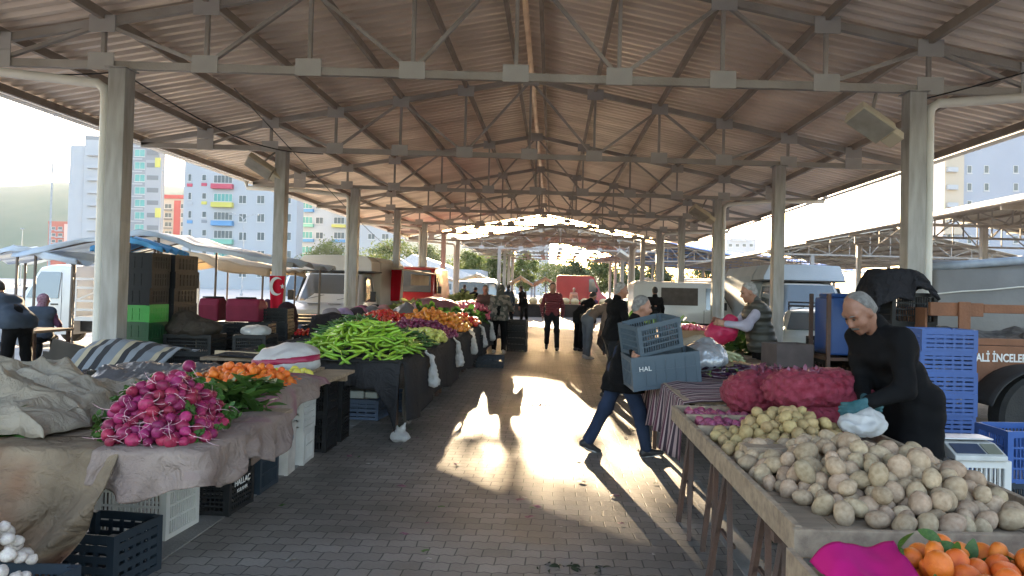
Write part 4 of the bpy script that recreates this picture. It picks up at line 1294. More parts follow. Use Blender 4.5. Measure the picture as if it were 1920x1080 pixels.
def crate_mb(w, d, h, style='grid'):
    mb = MB()
    t = 0.012
    mb.box(-w/2+t, w/2-t, -d/2+t, d/2-t, 0.008, 0.02)
    for sx in (-1, 1):
        for sy in (-1, 1):
            x, y = sx*(w/2-0.02), sy*(d/2-0.02)
            mb.box(x-0.02, x+0.02, y-0.02, y+0.02, 0, h-0.003)
    def side(L, put):
        a = L/2 - 0.0405
        put(-a, a, h-0.045, h-0.0005, 0.0)
        put(-a, a, 0.004, 0.035, 0.0)
        if style == 'grid':
            for k in range(1, 4): 
                z = 0.035 + (h-0.08)*k/4; put(-a, a, z-0.006, z+0.006, 0.001)
            n = max(5, int(L/0.03))
            for k in range(n + 1):
                x = -a + 2*a*k/n; put(x-0.0042, x+0.0042, 0.0355, h-0.0455, 0.0035)
        elif style == 'slat':
            n = max(2, int(round(h/0.075)))
            for k in range(n):
                z = 0.036 + (h-0.082)*(k+0.18)/n; put(-a, a, z, z + (h-0.082)/n*0.66, 0.001)
            for k in range(1, 5):
                x = -a + 2*a*k/5; put(x-0.011, x+0.011, 0.0355, h-0.0455, 0.004)
        elif style == 'solid':
            put(-a, a, 0.0355, h-0.0455, 0.003)
            for k in range(1, 6):
                x = -a + 2*a*k/6; put(x-0.006, x+0.006, 0.0358, h-0.0458, -0.002)
            put(-a, a, h*0.52, h*0.52+0.014, -0.0022)
        else:                                   # weave: slanted bars
            put(-a, a, h*0.68, h*0.68+0.02, 0.001)
            n = max(6, int(L/0.035))
            for k in range(n + 1):
                x = -a + 2*a*k/n; put(x-0.004, x+0.004, 0.0355, h-0.0455, 0.0035)
            for k in range(1, 6):
                z = 0.035 + (h*0.68-0.035)*k/6; put(-a, a, z-0.006, z+0.006, 0.002)
        put(-0.06, 0.06, h*0.74, h*0.745, 0.0045)
    def px(s):
        def put(a, b, z0, z1, off):
            y = s*(d/2 - off); mb.box(a, b, min(y, y-s*t*0.7), max(y, y-s*t*0.7), z0, z1)
        return put
    def py(s):
        def put(a, b, z0, z1, off):
            x = s*(w/2 - off); mb.box(min(x, x-s*t*0.7), max(x, x-s*t*0.7), a, b, z0, z1)
        return put
    for s in (-1, 1):
        side(w, px(s)); side(d, py(s))
    return mb
CRATE_ME = {}
def crate(label, loc, rz=0.0, size=(0.5, 0.35, 0.28), col='black', style='grid', group=None, rot=None, label_plate=None, name='crate'):
    key = (size, col, style)
    if key not in CRATE_ME:
        CRATE_ME[key] = crate_mb(*size, style).mesh('crate', PB[col])
    o = bpy.data.objects.new(name, CRATE_ME[key]); COL.objects.link(o)
    o.location = loc; o.rotation_euler = rot if rot else (0, 0, rz)
    tag(o, label, 'crate', group)
    if label_plate:
        text_on(o, *label_plate)
    return o
WRITE = mat('white lettering', (0.72,0.72,0.72), 0.6, (0.6,0.6,0.6))
def text_on(parent, body, size, loc, rot, m=None, name='lettering', extrude=0.001, bold=0.0):
    c = bpy.data.curves.new('lettering', 'FONT')
    c.body = body; c.size = size; c.extrude = extrude; c.offset = bold
    c.align_x = 'CENTER'; c.align_y = 'CENTER'
    c.materials.append(m or WRITE)
    q = bpy.data.objects.new(name, c); COL.objects.link(q)
    bpy.context.view_layer.update()
    me = bpy.data.meshes.new_from_object(q.evaluated_get(bpy.context.evaluated_depsgraph_get()))
    bpy.data.objects.remove(q)
    o = bpy.data.objects.new(name, me); COL.objects.link(o)
    o.parent = parent; o.location = loc; o.rotation_euler = rot
    return o

def drape(edge, drop, out, amp=0.03, waves=7, inside=0.12, nu=60, nv=16, seed=0.0, flare=0.06, hem=0.04, skew=0.0, pull=0.0):
    """a cloth lying over an edge (list of points) and hanging down by drop(u)"""
    pts = [Vector(p) for p in edge]
    Ls = [0]
    for a, b in zip(pts, pts[1:]): Ls.append(Ls[-1] + (b-a).length)
    def along(u):
        q = u*Ls[-1]
        for i in range(len(pts)-1):
            if q <= Ls[i+1] + 1e-6:
                t = (q-Ls[i])/(Ls[i+1]-Ls[i]); return pts[i].lerp(pts[i+1], t)
        return pts[-1]
    o = Vector(out).normalized()
    def f(u, v):
        p = along(u)
        if v < 0.2:
            t = v/0.2
            q = p - o*inside*(1-t)
            return q + Vector((0, 0, 0.006 + 0.008*nz(u*9+seed, t*2) - 0.004*t*t))
        t = (v-0.2)/0.8
        L = drop(u) + hem*nz(u*5+seed, 3.1)
        uu = u + skew*t*t
        r = amp*(t**0.7)*(math.sin(uu*waves*6.28 + seed*2 + 1.3*math.sin(uu*11+seed)) + 0.6*nz(uu*waves*1.7+seed, t*1.5) + 0.35*abs(nz(uu*waves*4+seed, t*4)))
        sd_ = (pts[-1]-pts[0]).normalized()
        return p + o*(0.012 + flare*t + r) + Vector((0, 0, -L*t)) - sd_*(pull*t*t*u*u)
    return MB().grid(f, nu, nv)
def sacking(name, c, c2, c3=None, scale=2.2):
    m = mat(name, c, 0.9, c2, scale, 0.6, 220, detail=8, spec=0.1)
    n, l = m.node_tree.nodes, m.node_tree.links
    tc = n.new('ShaderNodeTexCoord'); q = n.new('ShaderNodeTexNoise'); q.inputs['Scale'].default_value = 7.0; q.inputs['Detail'].default_value = 4
    q.inputs['Distortion'].default_value = 1.6
    l.new(tc.outputs['Object'], q.inputs['Vector'])
    bp = n.new('ShaderNodeBump'); bp.inputs['Strength'].default_value = 0.9; bp.inputs['Distance'].default_value = 0.06
    l.new(q.outputs['Fac'], bp.inputs['Height'])
    old = n['Principled BSDF'].inputs['Normal'].links[0].from_node
    l.new(bp.outputs[0], old.inputs['Normal'])
    if c3:
        n, l = m.node_tree.nodes, m.node_tree.links
        b = n['Principled BSDF']; lk = b.inputs['Base Color'].links[0].from_socket
        tc = n.new('ShaderNodeTexCoord'); q = n.new('ShaderNodeTexNoise'); q.inputs['Scale'].default_value = 1.6; q.inputs['Detail'].default_value = 3
        l.new(tc.outputs['Object'], q.inputs['Vector'])
        r = n.new('ShaderNodeMapRange'); r.inputs['From Min'].default_value = 0.50; r.inputs['From Max'].default_value = 0.62
        l.new(q.outputs['Fac'], r.inputs['Value'])
        x = n.new('ShaderNodeMix'); x.data_type = 'RGBA'; l.new(r.outputs[0], x.inputs['Factor']); l.new(lk, x.inputs['A']); x.inputs['B'].default_value = (*c3, 1)
        l.new(x.outputs['Result'], b.inputs['Base Color'])
    return m
BURLAP = sacking('grubby sackcloth', (0.31,0.235,0.165), (0.12,0.088,0.062), (0.20,0.10,0.06))
PINKSACK = sacking('pinkish sackcloth', (0.34,0.27,0.235), (0.20,0.145,0.13), (0.28,0.105,0.165))
BLACKCL = sacking('black stall cloth', (0.03,0.03,0.033), (0.045,0.043,0.045))
PLASTIC = thin(mat('white carrier bag plastic', (0.72,0.72,0.72), 0.35, (0.62,0.62,0.62), 6, 0.5, 25), 0.45)
SMOKE = thin(mat('smoky plastic sheet', (0.22,0.21,0.22), 0.25, (0.16,0.155,0.16), 6, 0.4, 25), 0.4)
TARP_G = sacking('dark grey tarpaulin', (0.05,0.05,0.055), (0.035,0.035,0.038))

def lump(name, label, cat, prims, m, h=0.02, k=0.06, amp=0.012, f=14, seed=0, loc=(0,0,0), group=None, cut=None, parent=None):
    """a soft crumpled thing (bag, sack, folded cloth) grown from a few round shapes"""
    V, F = sdf_mesh(prims, h, k, lambda X, Y, Z: amp*(np.abs(vnoise(X, Y, Z, f, seed))*1.6 - 0.5) + amp*0.5*vnoise(X, Y, Z, f*2.3, seed+1), cut)
    o = P(name, sdf_data(name, [(V, F)], m), loc=loc, parent=parent)
    return tag(o, label, cat, group) if parent is None else o

def trestle(label, x0, x1, y, z, group, m=RUST, tilt=0.16):
    t = T('trestle', label, 'trestle', (0, y, 0), group=group)
    P('beam', MB().box(x0, x1, -0.022, 0.022, z-0.04, z), m, t)
    for x in (x0 + 0.05, x1 - 0.05):
        for s in (-1, 1):
            P('leg', MB().bar((x, s*0.012, z-0.041), (x + (0.04 if x > (x0+x1)/2 else -0.04), s*tilt, 0.0), 0.028, 0.03), m, t)
        P('brace', MB().bar((x, -tilt*0.55, z*0.42), (x, tilt*0.55, z*0.42), 0.018, 0.018), m, t)
    return t

# =============================================================== RIGHT: the potato table
TX0, TX1, TY0, TY1, TZ = 0.89, 1.92, 2.46, 4.98, 0.80
tb = T('market_table', 'long wooden tray table heaped with potatoes on rusty trestles', 'table', (0, 0, 0))
for i in range(6):
    a = TX0 + (TX1-TX0)*i/6
    P('plank', MB().box(a+0.002, a+(TX1-TX0)/6-0.002, TY0+0.03, TY1, TZ-0.075, TZ-0.05), WOOD, tb)
for nm, b4 in (('side_board', (TX0-0.028, TX0, TY0, TY1, TZ-0.10, TZ)), ('side_board', (TX1, TX1+0.028, TY0, TY1, TZ-0.10, TZ))):
    P(nm, MB().box(*b4), WOOD, tb, bevel=0.004)
P('end_board', MB().box(TX0-0.04, TX1+0.04, TY0-0.03, TY0-0.002, TZ-0.10, TZ-0.006), WOODX, tb, bevel=0.004)
P('end_board', MB().box(TX0, TX1, TY1-0.01, TY1+0.015, TZ-0.09, TZ+0.002), WOODX, tb, bevel=0.004)
for y in (4.22, 4.60):
    P('divider', MB().box(TX0+0.003, TX0+0.75, y, y+0.025, TZ-0.048, TZ+0.005), WOODX, tb, bevel=0.003)
P('cross_beam', MB().box(TX0+0.03, TX1+0.1, TY0+0.1, TY0+0.15, TZ-0.15, TZ-0.104), WOODX, tb)
for i, y in enumerate((2.85, 3.25, 3.75, 4.25, 4.75)):
    trestle(('rusty trestle under the near end of the potato table', 'second rusty trestle from the near end of the potato table', 'middle rusty trestle under the potato table', 'fourth rusty trestle from the near end of the potato table', 'rusty trestle under the far end of the potato table')[i],
            TX0+0.02+0.05*(i % 2), TX1-0.04, y, TZ-0.152 if i == 0 else TZ-0.077, 'trestles under the potato table', tilt=0.14+0.05*(i % 3))
rr = random.Random(3)
h2 = fmax(gaus(1.42, 3.12, 0.36, 0.46, 0.165, 0.15), gaus(1.42, 2.80, 0.32, 0.2, 0.10), gaus(1.18, 3.3, 0.22, 0.45, 0.08))
pts = deposit(298, (0.028, 0.049), h2, (TX0+0.06, TX1-0.10, TY0+0.07, 3.95), TZ-0.05, 5)
scatter('potato', 'large dusty grey potato in the big heap of the tray table', 'potato', 'dusty potatoes in the big heap', pot_v, pts, rr)
h1 = fmax(gaus(1.36, 4.02, 0.27, 0.26, 0.21), gaus(1.1, 3.9, 0.2, 0.35, 0.07))
pts = deposit(150, (0.025, 0.040), h1, (TX0+0.05, 1.85, 3.6, 4.22), TZ-0.05, 6)
scatter('yellow_potato', 'small yellowish potato in the second heap behind the big dusty ones', 'potato', 'yellowish potatoes in the second heap', pot2_v, pts, rr)
for k, (y0, y1) in enumerate(((4.26, 4.59), (4.64, 4.95))):
    pts = deposit(46, (0.022, 0.034), lambda x, y: 0.035, (TX0+0.06, TX0+0.72, y0+0.02, y1-0.02), TZ-0.05, 9+k)
    scatter('onion', ('red onion in the nearer tray beside the yellowish potatoes', 'red onion in the tray at the far end of the potato table')[k], 'onion', ('red onions in the nearer tray', 'red onions in the far tray')[k], oni_v, pts, rr, tilt=1.2)
bx = P('wooden_box', MB().box(-0.1, 0.1, -0.05, 0.05, 0, 0.1).box(-0.108, 0.108, -0.056, -0.0502, 0.012, 0.05), WOODX, loc=(1.07, 3.5, TZ-0.05), bevel=0.004)
tag(bx, 'small pale wooden box lying among the potatoes near the aisle edge', 'box')

# onion sacks
NET = mat('red netting over onions', (0.22,0.016,0.035), 0.45, (0.36,0.06,0.10), 26, 1.0, 160)
def onion_sack(label, c, r, ang, seed):
    M = Euler((0, 0, ang)).to_matrix(); M3_ = [list(q) for q in M]
    t = T('onion_sack', label, 'sack', c, 0, 'red net sacks of onions')
    def ex(X, Y, Z):
        q = 62.0
        a = np.abs(np.sin(X*q+seed+1.2*np.sin(Z*31)))*np.abs(np.sin(Y*q+1.3*np.sin(Z*27)+seed))*np.abs(np.sin(Z*q*0.9+1.1*np.sin(X*23)))
        return -0.024*np.sqrt(a) + 0.011 + 0.016*vnoise(X, Y, Z, 11, seed)
    V, F = sdf_mesh([('e', (0, 0, r[2]), r, M3_), ('e', tuple(M @ Vector((r[0]*0.4, 0, r[2]*0.95))), (r[0]*0.62, r[1]*0.95, r[2]*0.95), M3_), ('e', tuple(M @ Vector((-r[0]*0.4, 0, r[2]*0.9))), (r[0]*0.6, r[1]*0.92, r[2]*0.92), M3_)], 0.013, 0.08, ex, cut=lambda X, Y, Z: 0.004 - Z)
    P('net_bag', sdf_data('net_bag', [(V, F)], NET), parent=t)
    return t
s1 = onion_sack('open red net sack of onions, nearest to the man in black', (1.70, 4.50, TZ+0.09), (0.31, 0.22, 0.115), -0.15, 1)
s2 = onion_sack('red net sack of onions lying behind the open one', (1.55, 4.92, TZ-0.04), (0.34, 0.23, 0.155), 0.15, 2)
s3 = onion_sack('flattened red net sack of onions at the bottom of the pile', (1.72, 4.40, TZ-0.052), (0.27, 0.22, 0.08), 0.05, 3)
SKINP = mat('dry purple onion skins', (0.12,0.03,0.06), 0.5, (0.28,0.12,0.18), 20, rand=0.2)
for (sx, sy, sz, sk) in ((1.64, 4.46, 1.09, 1), (1.50, 4.88, 1.06, 2)):
    leaf_pile('onion_skins', ('heap of loose purple onion skins in the mouth of the nearest red sack', 'heap of loose purple onion skins on the sack behind')[sk-1], 'loose onion skins', (sx, sy, sz), (0.13, 0.09, 0.05), 70, SKINP, 0.045, 0.8, sk, 'onion skins', False)

# scale on a white crate, blue crates behind
def stack(label_fn, x, y, rz, n, size, col, style, group, z0=0.0, jit=0.012, colfn=None):
    for k in range(n):
        c = colfn(k) if colfn else col
        crate(label_fn(k), (x + rnd.uniform(-jit, jit), y + rnd.uniform(-jit, jit), z0 + k*(size[2]-0.012)), rz + rnd.uniform(-0.02, 0.02), size, c, style, group)
ordn = ['lowest', 'second', 'third', 'fourth', 'fifth', 'sixth', 'seventh', 'eighth', 'ninth', 'tenth', 'eleventh', 'topmost']
def lab(fmt, n):
    return lambda k: fmt % ('topmost' if k == n-1 and n > 1 else ordn[k] if k else 'lowest')
p = D(1832, 880, 4.35)
crate('tall white plastic crate with woven bars carrying the scale', (p.x, 4.45, 0), 0.0, (0.36, 0.30, 0.62), 'white', 'weave')
sc_ = T('weighing_scale', 'grey market scale with keypad and price display on the white crate', 'scale', (p.x-0.02, 4.42, 0.622))
P('scale_body', MB().prism([(-0.15, 0), (0.14, 0), (0.14, 0.09), (-0.02, 0.085), (-0.15, 0.03)], -0.16, 0.16, 'x'), mat('scale plastic', (0.55,0.55,0.53), 0.45), sc_, bevel=0.006)
P('weighing_plate', MB().box(-0.165, 0.165, 0.0, 0.15, 0.097, 0.107), mat('scale steel', (0.62,0.62,0.62), 0.3, metal=0.6), sc_, bevel=0.004)
Mx = Matrix.Translation((0, -0.085, 0.0605)) @ Matrix.Rotation(R(23), 4, 'X')
P('display', MB().box(-0.14, 0.035, -0.05, 0.05, 0, 0.004, Mx), mat('scale display', (0.05,0.07,0.12), 0.2), sc_)
P('keypad', MB().box(0.05, 0.14, -0.05, 0.05, 0, 0.004, Mx), mat('scale keypad', (0.20,0.21,0.16), 0.5), sc_)
p = D(1905, 800, 4.9)
stack(lab('%s deep blue crate right of the white scale crate', 2), p.x+0.12, 5.0, 0.05, 2, (0.5, 0.35, 0.36), 'blue', 'grid', 'blue crates beside the scale', colfn=lambda k: ('navy', 'blue')[k])
p = D(1770, 700, 6.3)
stack(lab('%s blue crate of the tall stack behind the man in black', 7), p.x, 6.4, 0.0, 7, (0.5, 0.36, 0.20), 'blue', 'slat', 'tall blue crate stack')
# white bag the man is filling
lump('carrier_bag', 'full white carrier bag on the potato table under the gloved hands', 'bag', [('e', (0,0,0.06), (0.13,0.10,0.065), None), ('e', (0.03,0.02,0.10), (0.07,0.06,0.05), None)], PLASTIC, 0.010, 0.03, 0.016, 34, 1, (1.74, 3.92, TZ+0.03))

# foreground mandarins and pink cloth
fb = T('market_table', 'wooden stand in front of the potato table filled with oranges and leaves', 'table', (0, 0, 0))
for k in range(4):
    P('plank', MB().box(0.80, 2.5, 1.50+0.2*k, 1.697+0.2*k, 0.695, 0.72), WOODX, fb)
P('end_board', MB().box(0.78, 0.80, 1.5, 2.3, 0.68, 0.78), WOOD, fb)
for x in (0.86, 2.4):
    for y in (1.56, 2.22):
        P('leg', MB().box(x-0.02, x+0.02, y-0.02, y+0.02, 0, 0.693), RUST, fb)
pts = deposit(230, (0.030, 0.041), lambda x, y: 0.15*min(1, max(0, (x-0.97+0.25*(2.3-y))*5.0))*min(1, max(0, (2.33-y)*6)), (0.84, 2.0, 1.62, 2.33), 0.72, 12)
oo = scatter('orange', 'ripe orange with its leaf in the crowded stand below the potato table', 'orange', 'oranges in the near stand', ora_v, pts, rr)
for i, o in enumerate(oo):
    if i % 2 == 0 and o.location.z > 0.78:
        for q in range(2):
            l_ = P('leaf', leaf_me, parent=o)
            l_.location = (0, 0, 0.92); l_.rotation_euler = (rr.uniform(-.7,.7), rr.uniform(-.5,.5), rr.uniform(0, 6.28)); l_.scale = (1.9, 1.7, 1.7)
PINKCL = cloth('hot pink', (0.50,0.012,0.17), (0.42,0.01,0.14), 3, 0.2)
def pinkf(u, v):
    x = 0.82 + 0.26*u*(1-0.45*v)
    y = 2.20 - 0.55*v*(0.7+0.3*u)
    z = 0.835 + 0.012*nz(u*4, v*4) + 0.03*math.sin(u*7+v*3)*0.4 - 0.22*max(0, 0.35-u)**1.2 - 0.02*v
    return (x, y, z)
tag(P('pink_cloth', MB().grid(pinkf, 26, 26).mesh('pink_cloth', PINKCL, smooth=4), solid=0.004), 'hot pink cloth lying over the corner of the orange stand', 'cloth')

# striped cloth table and what follows along the right side
STRIPE = mat('striped blanket', (0.40,0.29,0.28), 0.9, (0.33,0.24,0.24), 5, 0.4, 220)
def stripes(m, axis, f, cols):
    n, l = m.node_tree.nodes, m.node_tree.links
    b = n['Principled BSDF']
    tc = n.new('ShaderNodeTexCoord'); sp = n.new('ShaderNodeSeparateXYZ'); l.new(tc.outputs['UV' if False else 'Object'], sp.inputs[0])
    a = n.new('ShaderNodeMath'); a.operation = 'MULTIPLY'; a.inputs[1].default_value = f; l.new(sp.outputs[axis], a.inputs[0])
    fr = n.new('ShaderNodeMath'); fr.operation = 'FRACT'; l.new(a.outputs[0], fr.inputs[0])
    cr = n.new('ShaderNodeValToRGB'); cr.color_ramp.interpolation = 'CONSTANT'
    while len(cr.color_ramp.elements) < len(cols): cr.color_ramp.elements.new(0.5)
    for e, (pos, c) in zip(cr.color_ramp.elements, cols):
        e.position = pos; e.color = (*c, 1)
    l.new(fr.outputs[0], cr.inputs[0]); l.new(cr.outputs[0], b.inputs['Base Color'])
    return m
stripes(STRIPE, 'Y', 5.5, [(0, (0.34,0.25,0.25)), (0.2, (0.04,0.025,0.04)), (0.42, (0.42,0.33,0.33)), (0.55, (0.09,0.025,0.05)), (0.74, (0.25,0.16,0.17)), (0.84, (0.03,0.02,0.03))])
st = T('market_table', 'low table under a striped cloth beyond the onion trays', 'table', (0, 0, 0))
P('tabletop', MB().box(1.0, 2.6, 5.25, 7.35, 0.77, 0.80), WOODX, st)
for x in (1.08, 2.5):
    for y in (5.35, 7.2):
        P('leg', MB().box(x-0.02, x+0.02, y-0.02, y+0.02, 0, 0.768), RUST, st)
def sf(u, v):
    x = 0.86 + 1.75*u; y = 5.15 + 2.3*v
    z = 0.812 + 0.016*nz(x*5, y*5) + 0.02*max(0, nz(x*2, y*9))
    if u < 0.14:
        t = (0.14-u)/0.14; x = 0.985 - 0.05*t + 0.035*math.sin(y*16)*t; z = 0.81 - 0.55*t*(0.8+0.3*nz(y*2.2, 1))
    return (x, y, z)
tag(P('striped_cloth', MB().grid(sf, 60, 60).mesh('striped_cloth', STRIPE, smooth=4), solid=0.004), 'crumpled blanket with dark and pinkish stripes spread over the low table', 'cloth')
P('rail', MB().box(1.2, 2.5, 5.2, 5.235, 0.70, 0.74), WOODX, st)
FOIL = mat('grey foil sheet', (0.42,0.44,0.47), 0.25, (0.30,0.32,0.36), 4, 0.8, 14, metal=0.35)
q = D(1292, 655, 7.9)
lump('plastic_bundle', 'crumpled silvery plastic bundle lying on the striped cloth', 'bundle', [('e', (0,0,0.14), (0.25,0.28,0.15), None), ('e', (-0.16,-0.1,0.1), (0.17,0.2,0.10), None), ('e', (0.06,0.05,0.24), (0.14,0.14,0.1), None)], FOIL, 0.014, 0.05, 0.022, 17, 2, (q.x, 7.2, 0.80))
lump('sack', 'tan paper sack sagging behind the silvery plastic bundle', 'sack', [('e', (0,0,0.16), (0.22,0.2,0.17), None), ('e', (0.1,0.05,0.26), (0.14,0.14,0.09), None)], sacking('tan paper', (0.46,0.38,0.28), (0.38,0.30,0.22)), 0.018, 0.05, 0.016, 15, 4, (1.55, 7.75, 0.78))
CARD = mat('brown cardboard', (0.33,0.22,0.13), 0.85, (0.27,0.175,0.10), 4)
def carton(label, loc, size, rz=0.0, m=CARD, flaps=True, group=None):
    w, d, h = size
    t = T('cardboard_box', label, 'box', loc, rz, group)
    mb = MB().box(-w/2, w/2, -d/2, -d/2+0.006, 0.005, h).box(-w/2, w/2, d/2-0.006, d/2, 0.005, h).box(-w/2, -w/2+0.006, -d/2+0.0061, d/2-0.0061, 0.005, h).box(w/2-0.006, w/2, -d/2+0.0061, d/2-0.0061, 0.005, h).box(-w/2, w/2, -d/2, d/2, 0, 0.0049)
    P('box_body', mb, m, t)
    if flaps:
        for s in (-1, 1):
            P('flap', MB().box(-w/2, w/2, 0, d*0.45, 0, 0.005, Matrix.Translation((0, s*d/2, h+0.001)) @ Matrix.Rotation(0 if s > 0 else PI, 4, 'Z') @ Matrix.Rotation(R(-25), 4, 'X')), m, t)
    return t
rs = T('market_table', 'row of plank tables carrying greens beyond the striped cloth', 'table', (0, 0, 0))
for k in range(3):
    P('tabletop', MB().box(1.25, 3.0, 7.6+3.4*k, 10.9+3.4*k, 0.74, 0.775), WOOD, rs)
    for x in (1.32, 2.9):
        for y in (7.75, 10.7):
            P('leg', MB().box(x-0.025, x+0.025, y+3.4*k-0.025, y+3.4*k+0.025, 0, 0.739), RUST, rs)
def skirt(label, edge, drop, out, m, seed, amp=0.02, waves=8, group=None):
    o = P('table_skirt', drape(edge, drop, out, amp, waves, seed=seed).mesh('table_skirt', m, smooth=4), solid=0.004)
    return tag(o, label, 'tablecloth', group)
skirt('dark cloth hanging along the aisle side of the far right hand tables', [(1.25, 17.8, 0.78), (1.25, 7.62, 0.78)], lambda u: 0.55, (-1, 0, 0), BLACKCL, 4.0, 0.02, 30)
q = D(1285, 606, 11.6)
carton('brown carton holding the tray of pink radishes', (2.2, 11.5, 0.776), (0.9, 0.6, 0.22), 0.0, flaps=False)
pts = deposit(90, (0.026, 0.036), gaus(2.2, 11.5, 0.55, 0.4, 0.16), (1.75, 2.65, 11.2, 11.8), 0.98, 31)
scatter('turnip', 'small pink turnip glowing in the carton on the right hand tables', 'turnip', 'pink turnips in the right hand carton', tur_v, pts, rr)
for k, (x, y, lab_) in enumerate(((1.75, 13.2, 'heap of leafy greens on the right hand tables nearest the pink turnips'), (2.5, 13.8, 'heap of leafy greens behind the first one on the right hand tables'), (1.7, 15.0, 'heap of leafy greens midway along the right hand tables'), (2.5, 16.2, 'heap of leafy greens at the far end of the right hand tables'), (2.6, 9.9, 'bunch of greens beside the tan sack'))):
    leaf_pile('leafy_greens', lab_, 'heaps of greens on the right', (x, y, 0.78), (0.5, 0.5, 0.26), 190, GREEN, 0.17, 0.6, 60+k)
carton('dark crate like carton with a rounded lid beside the pink bag', (2.75, 8.2, 0.776), (0.46, 0.36, 0.26), 0.2, mat('dark carton', (0.09,0.07,0.07), 0.7), False)
stack(lab('%s black crate of the leaning stack behind the man in the vest', 4), 3.55, 8.9, 0.3, 4, (0.5, 0.36, 0.28), 'black', 'grid', 'black crates behind the vest')
MAG = thin(mat('pink translucent bag', (0.60,0.03,0.13), 0.3, (0.66,0.10,0.22), 8, 0.6, 20), 0.5)
q = D(1357, 622, 8.9)
lump('pink_bag', 'bulging pink translucent bag held open by the man in the vest', 'bag', [('e', (0,0,0), (0.20,0.17,0.14), None), ('e', (0.1,0,0.13), (0.09,0.08,0.09), None), ('e', (-0.06,0,-0.04), (0.16,0.15,0.13), None)], MAG, 0.014, 0.05, 0.016, 19, 3, (q.x, 8.95, q.z))
# crates in the arms of the man crossing the aisle
c1 = crate('grey blue crate held low in the arms of the man crossing the aisle', (1.02, 6.42, 0.76), 0, (0.62, 0.42, 0.30), 'steel', 'solid', 'crates carried across the aisle', rot=(R(2), R(-7), R(6)))
text_on(c1, 'HAL', 0.06, (-0.19, -0.216, 0.19), (PI/2, 0, 0))
crate('grey blue crate tipped open on top of the carried one', (0.93, 6.45, 1.07), 0, (0.46, 0.34, 0.28), 'steel', 'grid', 'crates carried across the aisle', rot=(R(4), R(-12), R(24)))

# =============================================================== LEFT: radish and mandarin tables
LZ = 0.80
lt = T('market_table', 'near plank table under sackcloth heaped with radishes', 'table', (0, 0, 0))
for k in range(6):
    P('plank', MB().box(-3.7, -1.64, 3.32+0.2*k, 3.516+0.2*k, LZ-0.03, LZ-0.004), WOODX, lt)
for x in (-3.6, -2.75):
    for y in (3.7, 4.4):
        P('leg', MB().box(x-0.025, x+0.025, y-0.025, y+0.025, 0, LZ-0.032), RUST, lt)
l2 = T('market_table', 'second plank table with splayed boards carrying mandarins', 'table', (0, 0, 0))
for k in range(5):
    P('plank', MB().box(-0.14, 0.14, -1.02 + 0.02*(k % 2), 1.02 + 0.04*((k*7) % 3), 0, 0.03, Matrix.Translation((-2.02-0.285*k, 5.72+0.03*k, LZ-0.045+0.012*(k % 2))) @ Matrix.Rotation(R(1.5*(k % 3)-1), 4, 'Z')), WOOD, l2, bevel=0.004)
P('cross_beam', MB().box(-3.3, -1.9, 5.0, 5.06, LZ-0.095, LZ-0.047), WOODX, l2)
P('cross_beam', MB().box(-3.3, -1.88, 6.5, 6.56, LZ-0.095, LZ-0.047), WOODX, l2)
for x in (-3.2, -2.75):
    for y in (5.03, 6.53):
        P('leg', MB().box(x-0.025, x+0.025, y-0.025, y+0.025, 0, LZ-0.097), RUST, l2)
o = P('sackcloth', drape([(-4.3, 3.28, LZ), (-1.98, 3.28, LZ)], lambda u: 0.84 - 0.30*max(0, (u-0.84)/0.16)**1.2, (0.05, -1, 0), 0.10, 3.4, 0.25, 190, 60, seed=2.0, flare=0.16, skew=0.28, pull=0.26).mesh('sackcloth', BURLAP, smooth=4), solid=0.005)
tag(o, 'grubby sackcloth hanging to the ground over the near side of the radish table', 'cloth')
def side_cloth(u, v):
    # wraps the corner: along the front from X -2.1 to the corner, then back along the aisle side
    L0 = 0.5
    q = u*1.55
    c = 0.08
    if q < L0 - c: bx, by, ox, oy = -2.1 + q, 3.27, 0.0, -1.0
    elif q < L0 + c:
        t = (q - L0 + c)/(2*c); a = t*PI/2
        bx, by, ox, oy = -1.6 - c + c*math.sin(a), 3.27 + c - c*math.cos(a), math.sin(a), -math.cos(a)
    else: bx, by, ox, oy = -1.6, 3.27 + c + (q - L0 - c), 1.0, 0.0
    if v < 0.3:
        t = v/0.3
        return (bx - ox*0.3*(1-t), by - oy*0.3*(1-t), LZ + 0.008 + 0.012*nz(bx*7, by*7, t*3))
    t = (v-0.3)/0.7
    L = 0.11 + 0.08*math.sin(u*9.6+0.2)**2 + 0.10*nz(u*5, 7) + 0.03
    r = 0.02*t + 0.03*t*math.sin(u*38 + 2.0*math.sin(u*9) + 2*t) + 0.03*t*nz(u*22, t*3)
    return (bx + ox*(0.01 + r), by + oy*(0.01 + r), LZ + 0.004 - L*t)
tag(P('sackcloth', MB().grid(side_cloth, 110, 22).mesh('sackcloth', PINKSACK, smooth=4), solid=0.005), 'pinkish sackcloth hanging short over the aisle side of the radish table', 'cloth')
def side_cloth2(u, v):
    y = 4.35 + 1.5*u
    if v < 0.5:
        t = v/0.5; x = -2.7 + 0.83*t; z = LZ + 0.03 + 0.05*math.sin(t*3.1)*(0.6+0.5*nz(y*5, t*4)) + 0.02*nz(y*12, t*9)
    else:
        t = (v-0.5)/0.5
        x = -1.86 + 0.04*t + 0.03*t*math.sin(u*19); z = LZ + 0.02 - (0.30*(1-u)**1.5 + 0.05 + 0.04*nz(u*6, 2))*t
    return (x, y, z)
tag(P('sackcloth', MB().grid(side_cloth2, 60, 24).mesh('sackcloth', PINKSACK, smooth=4), solid=0.005), 'crumpled pinkish sackcloth trailing off the corner of the mandarin table', 'cloth')
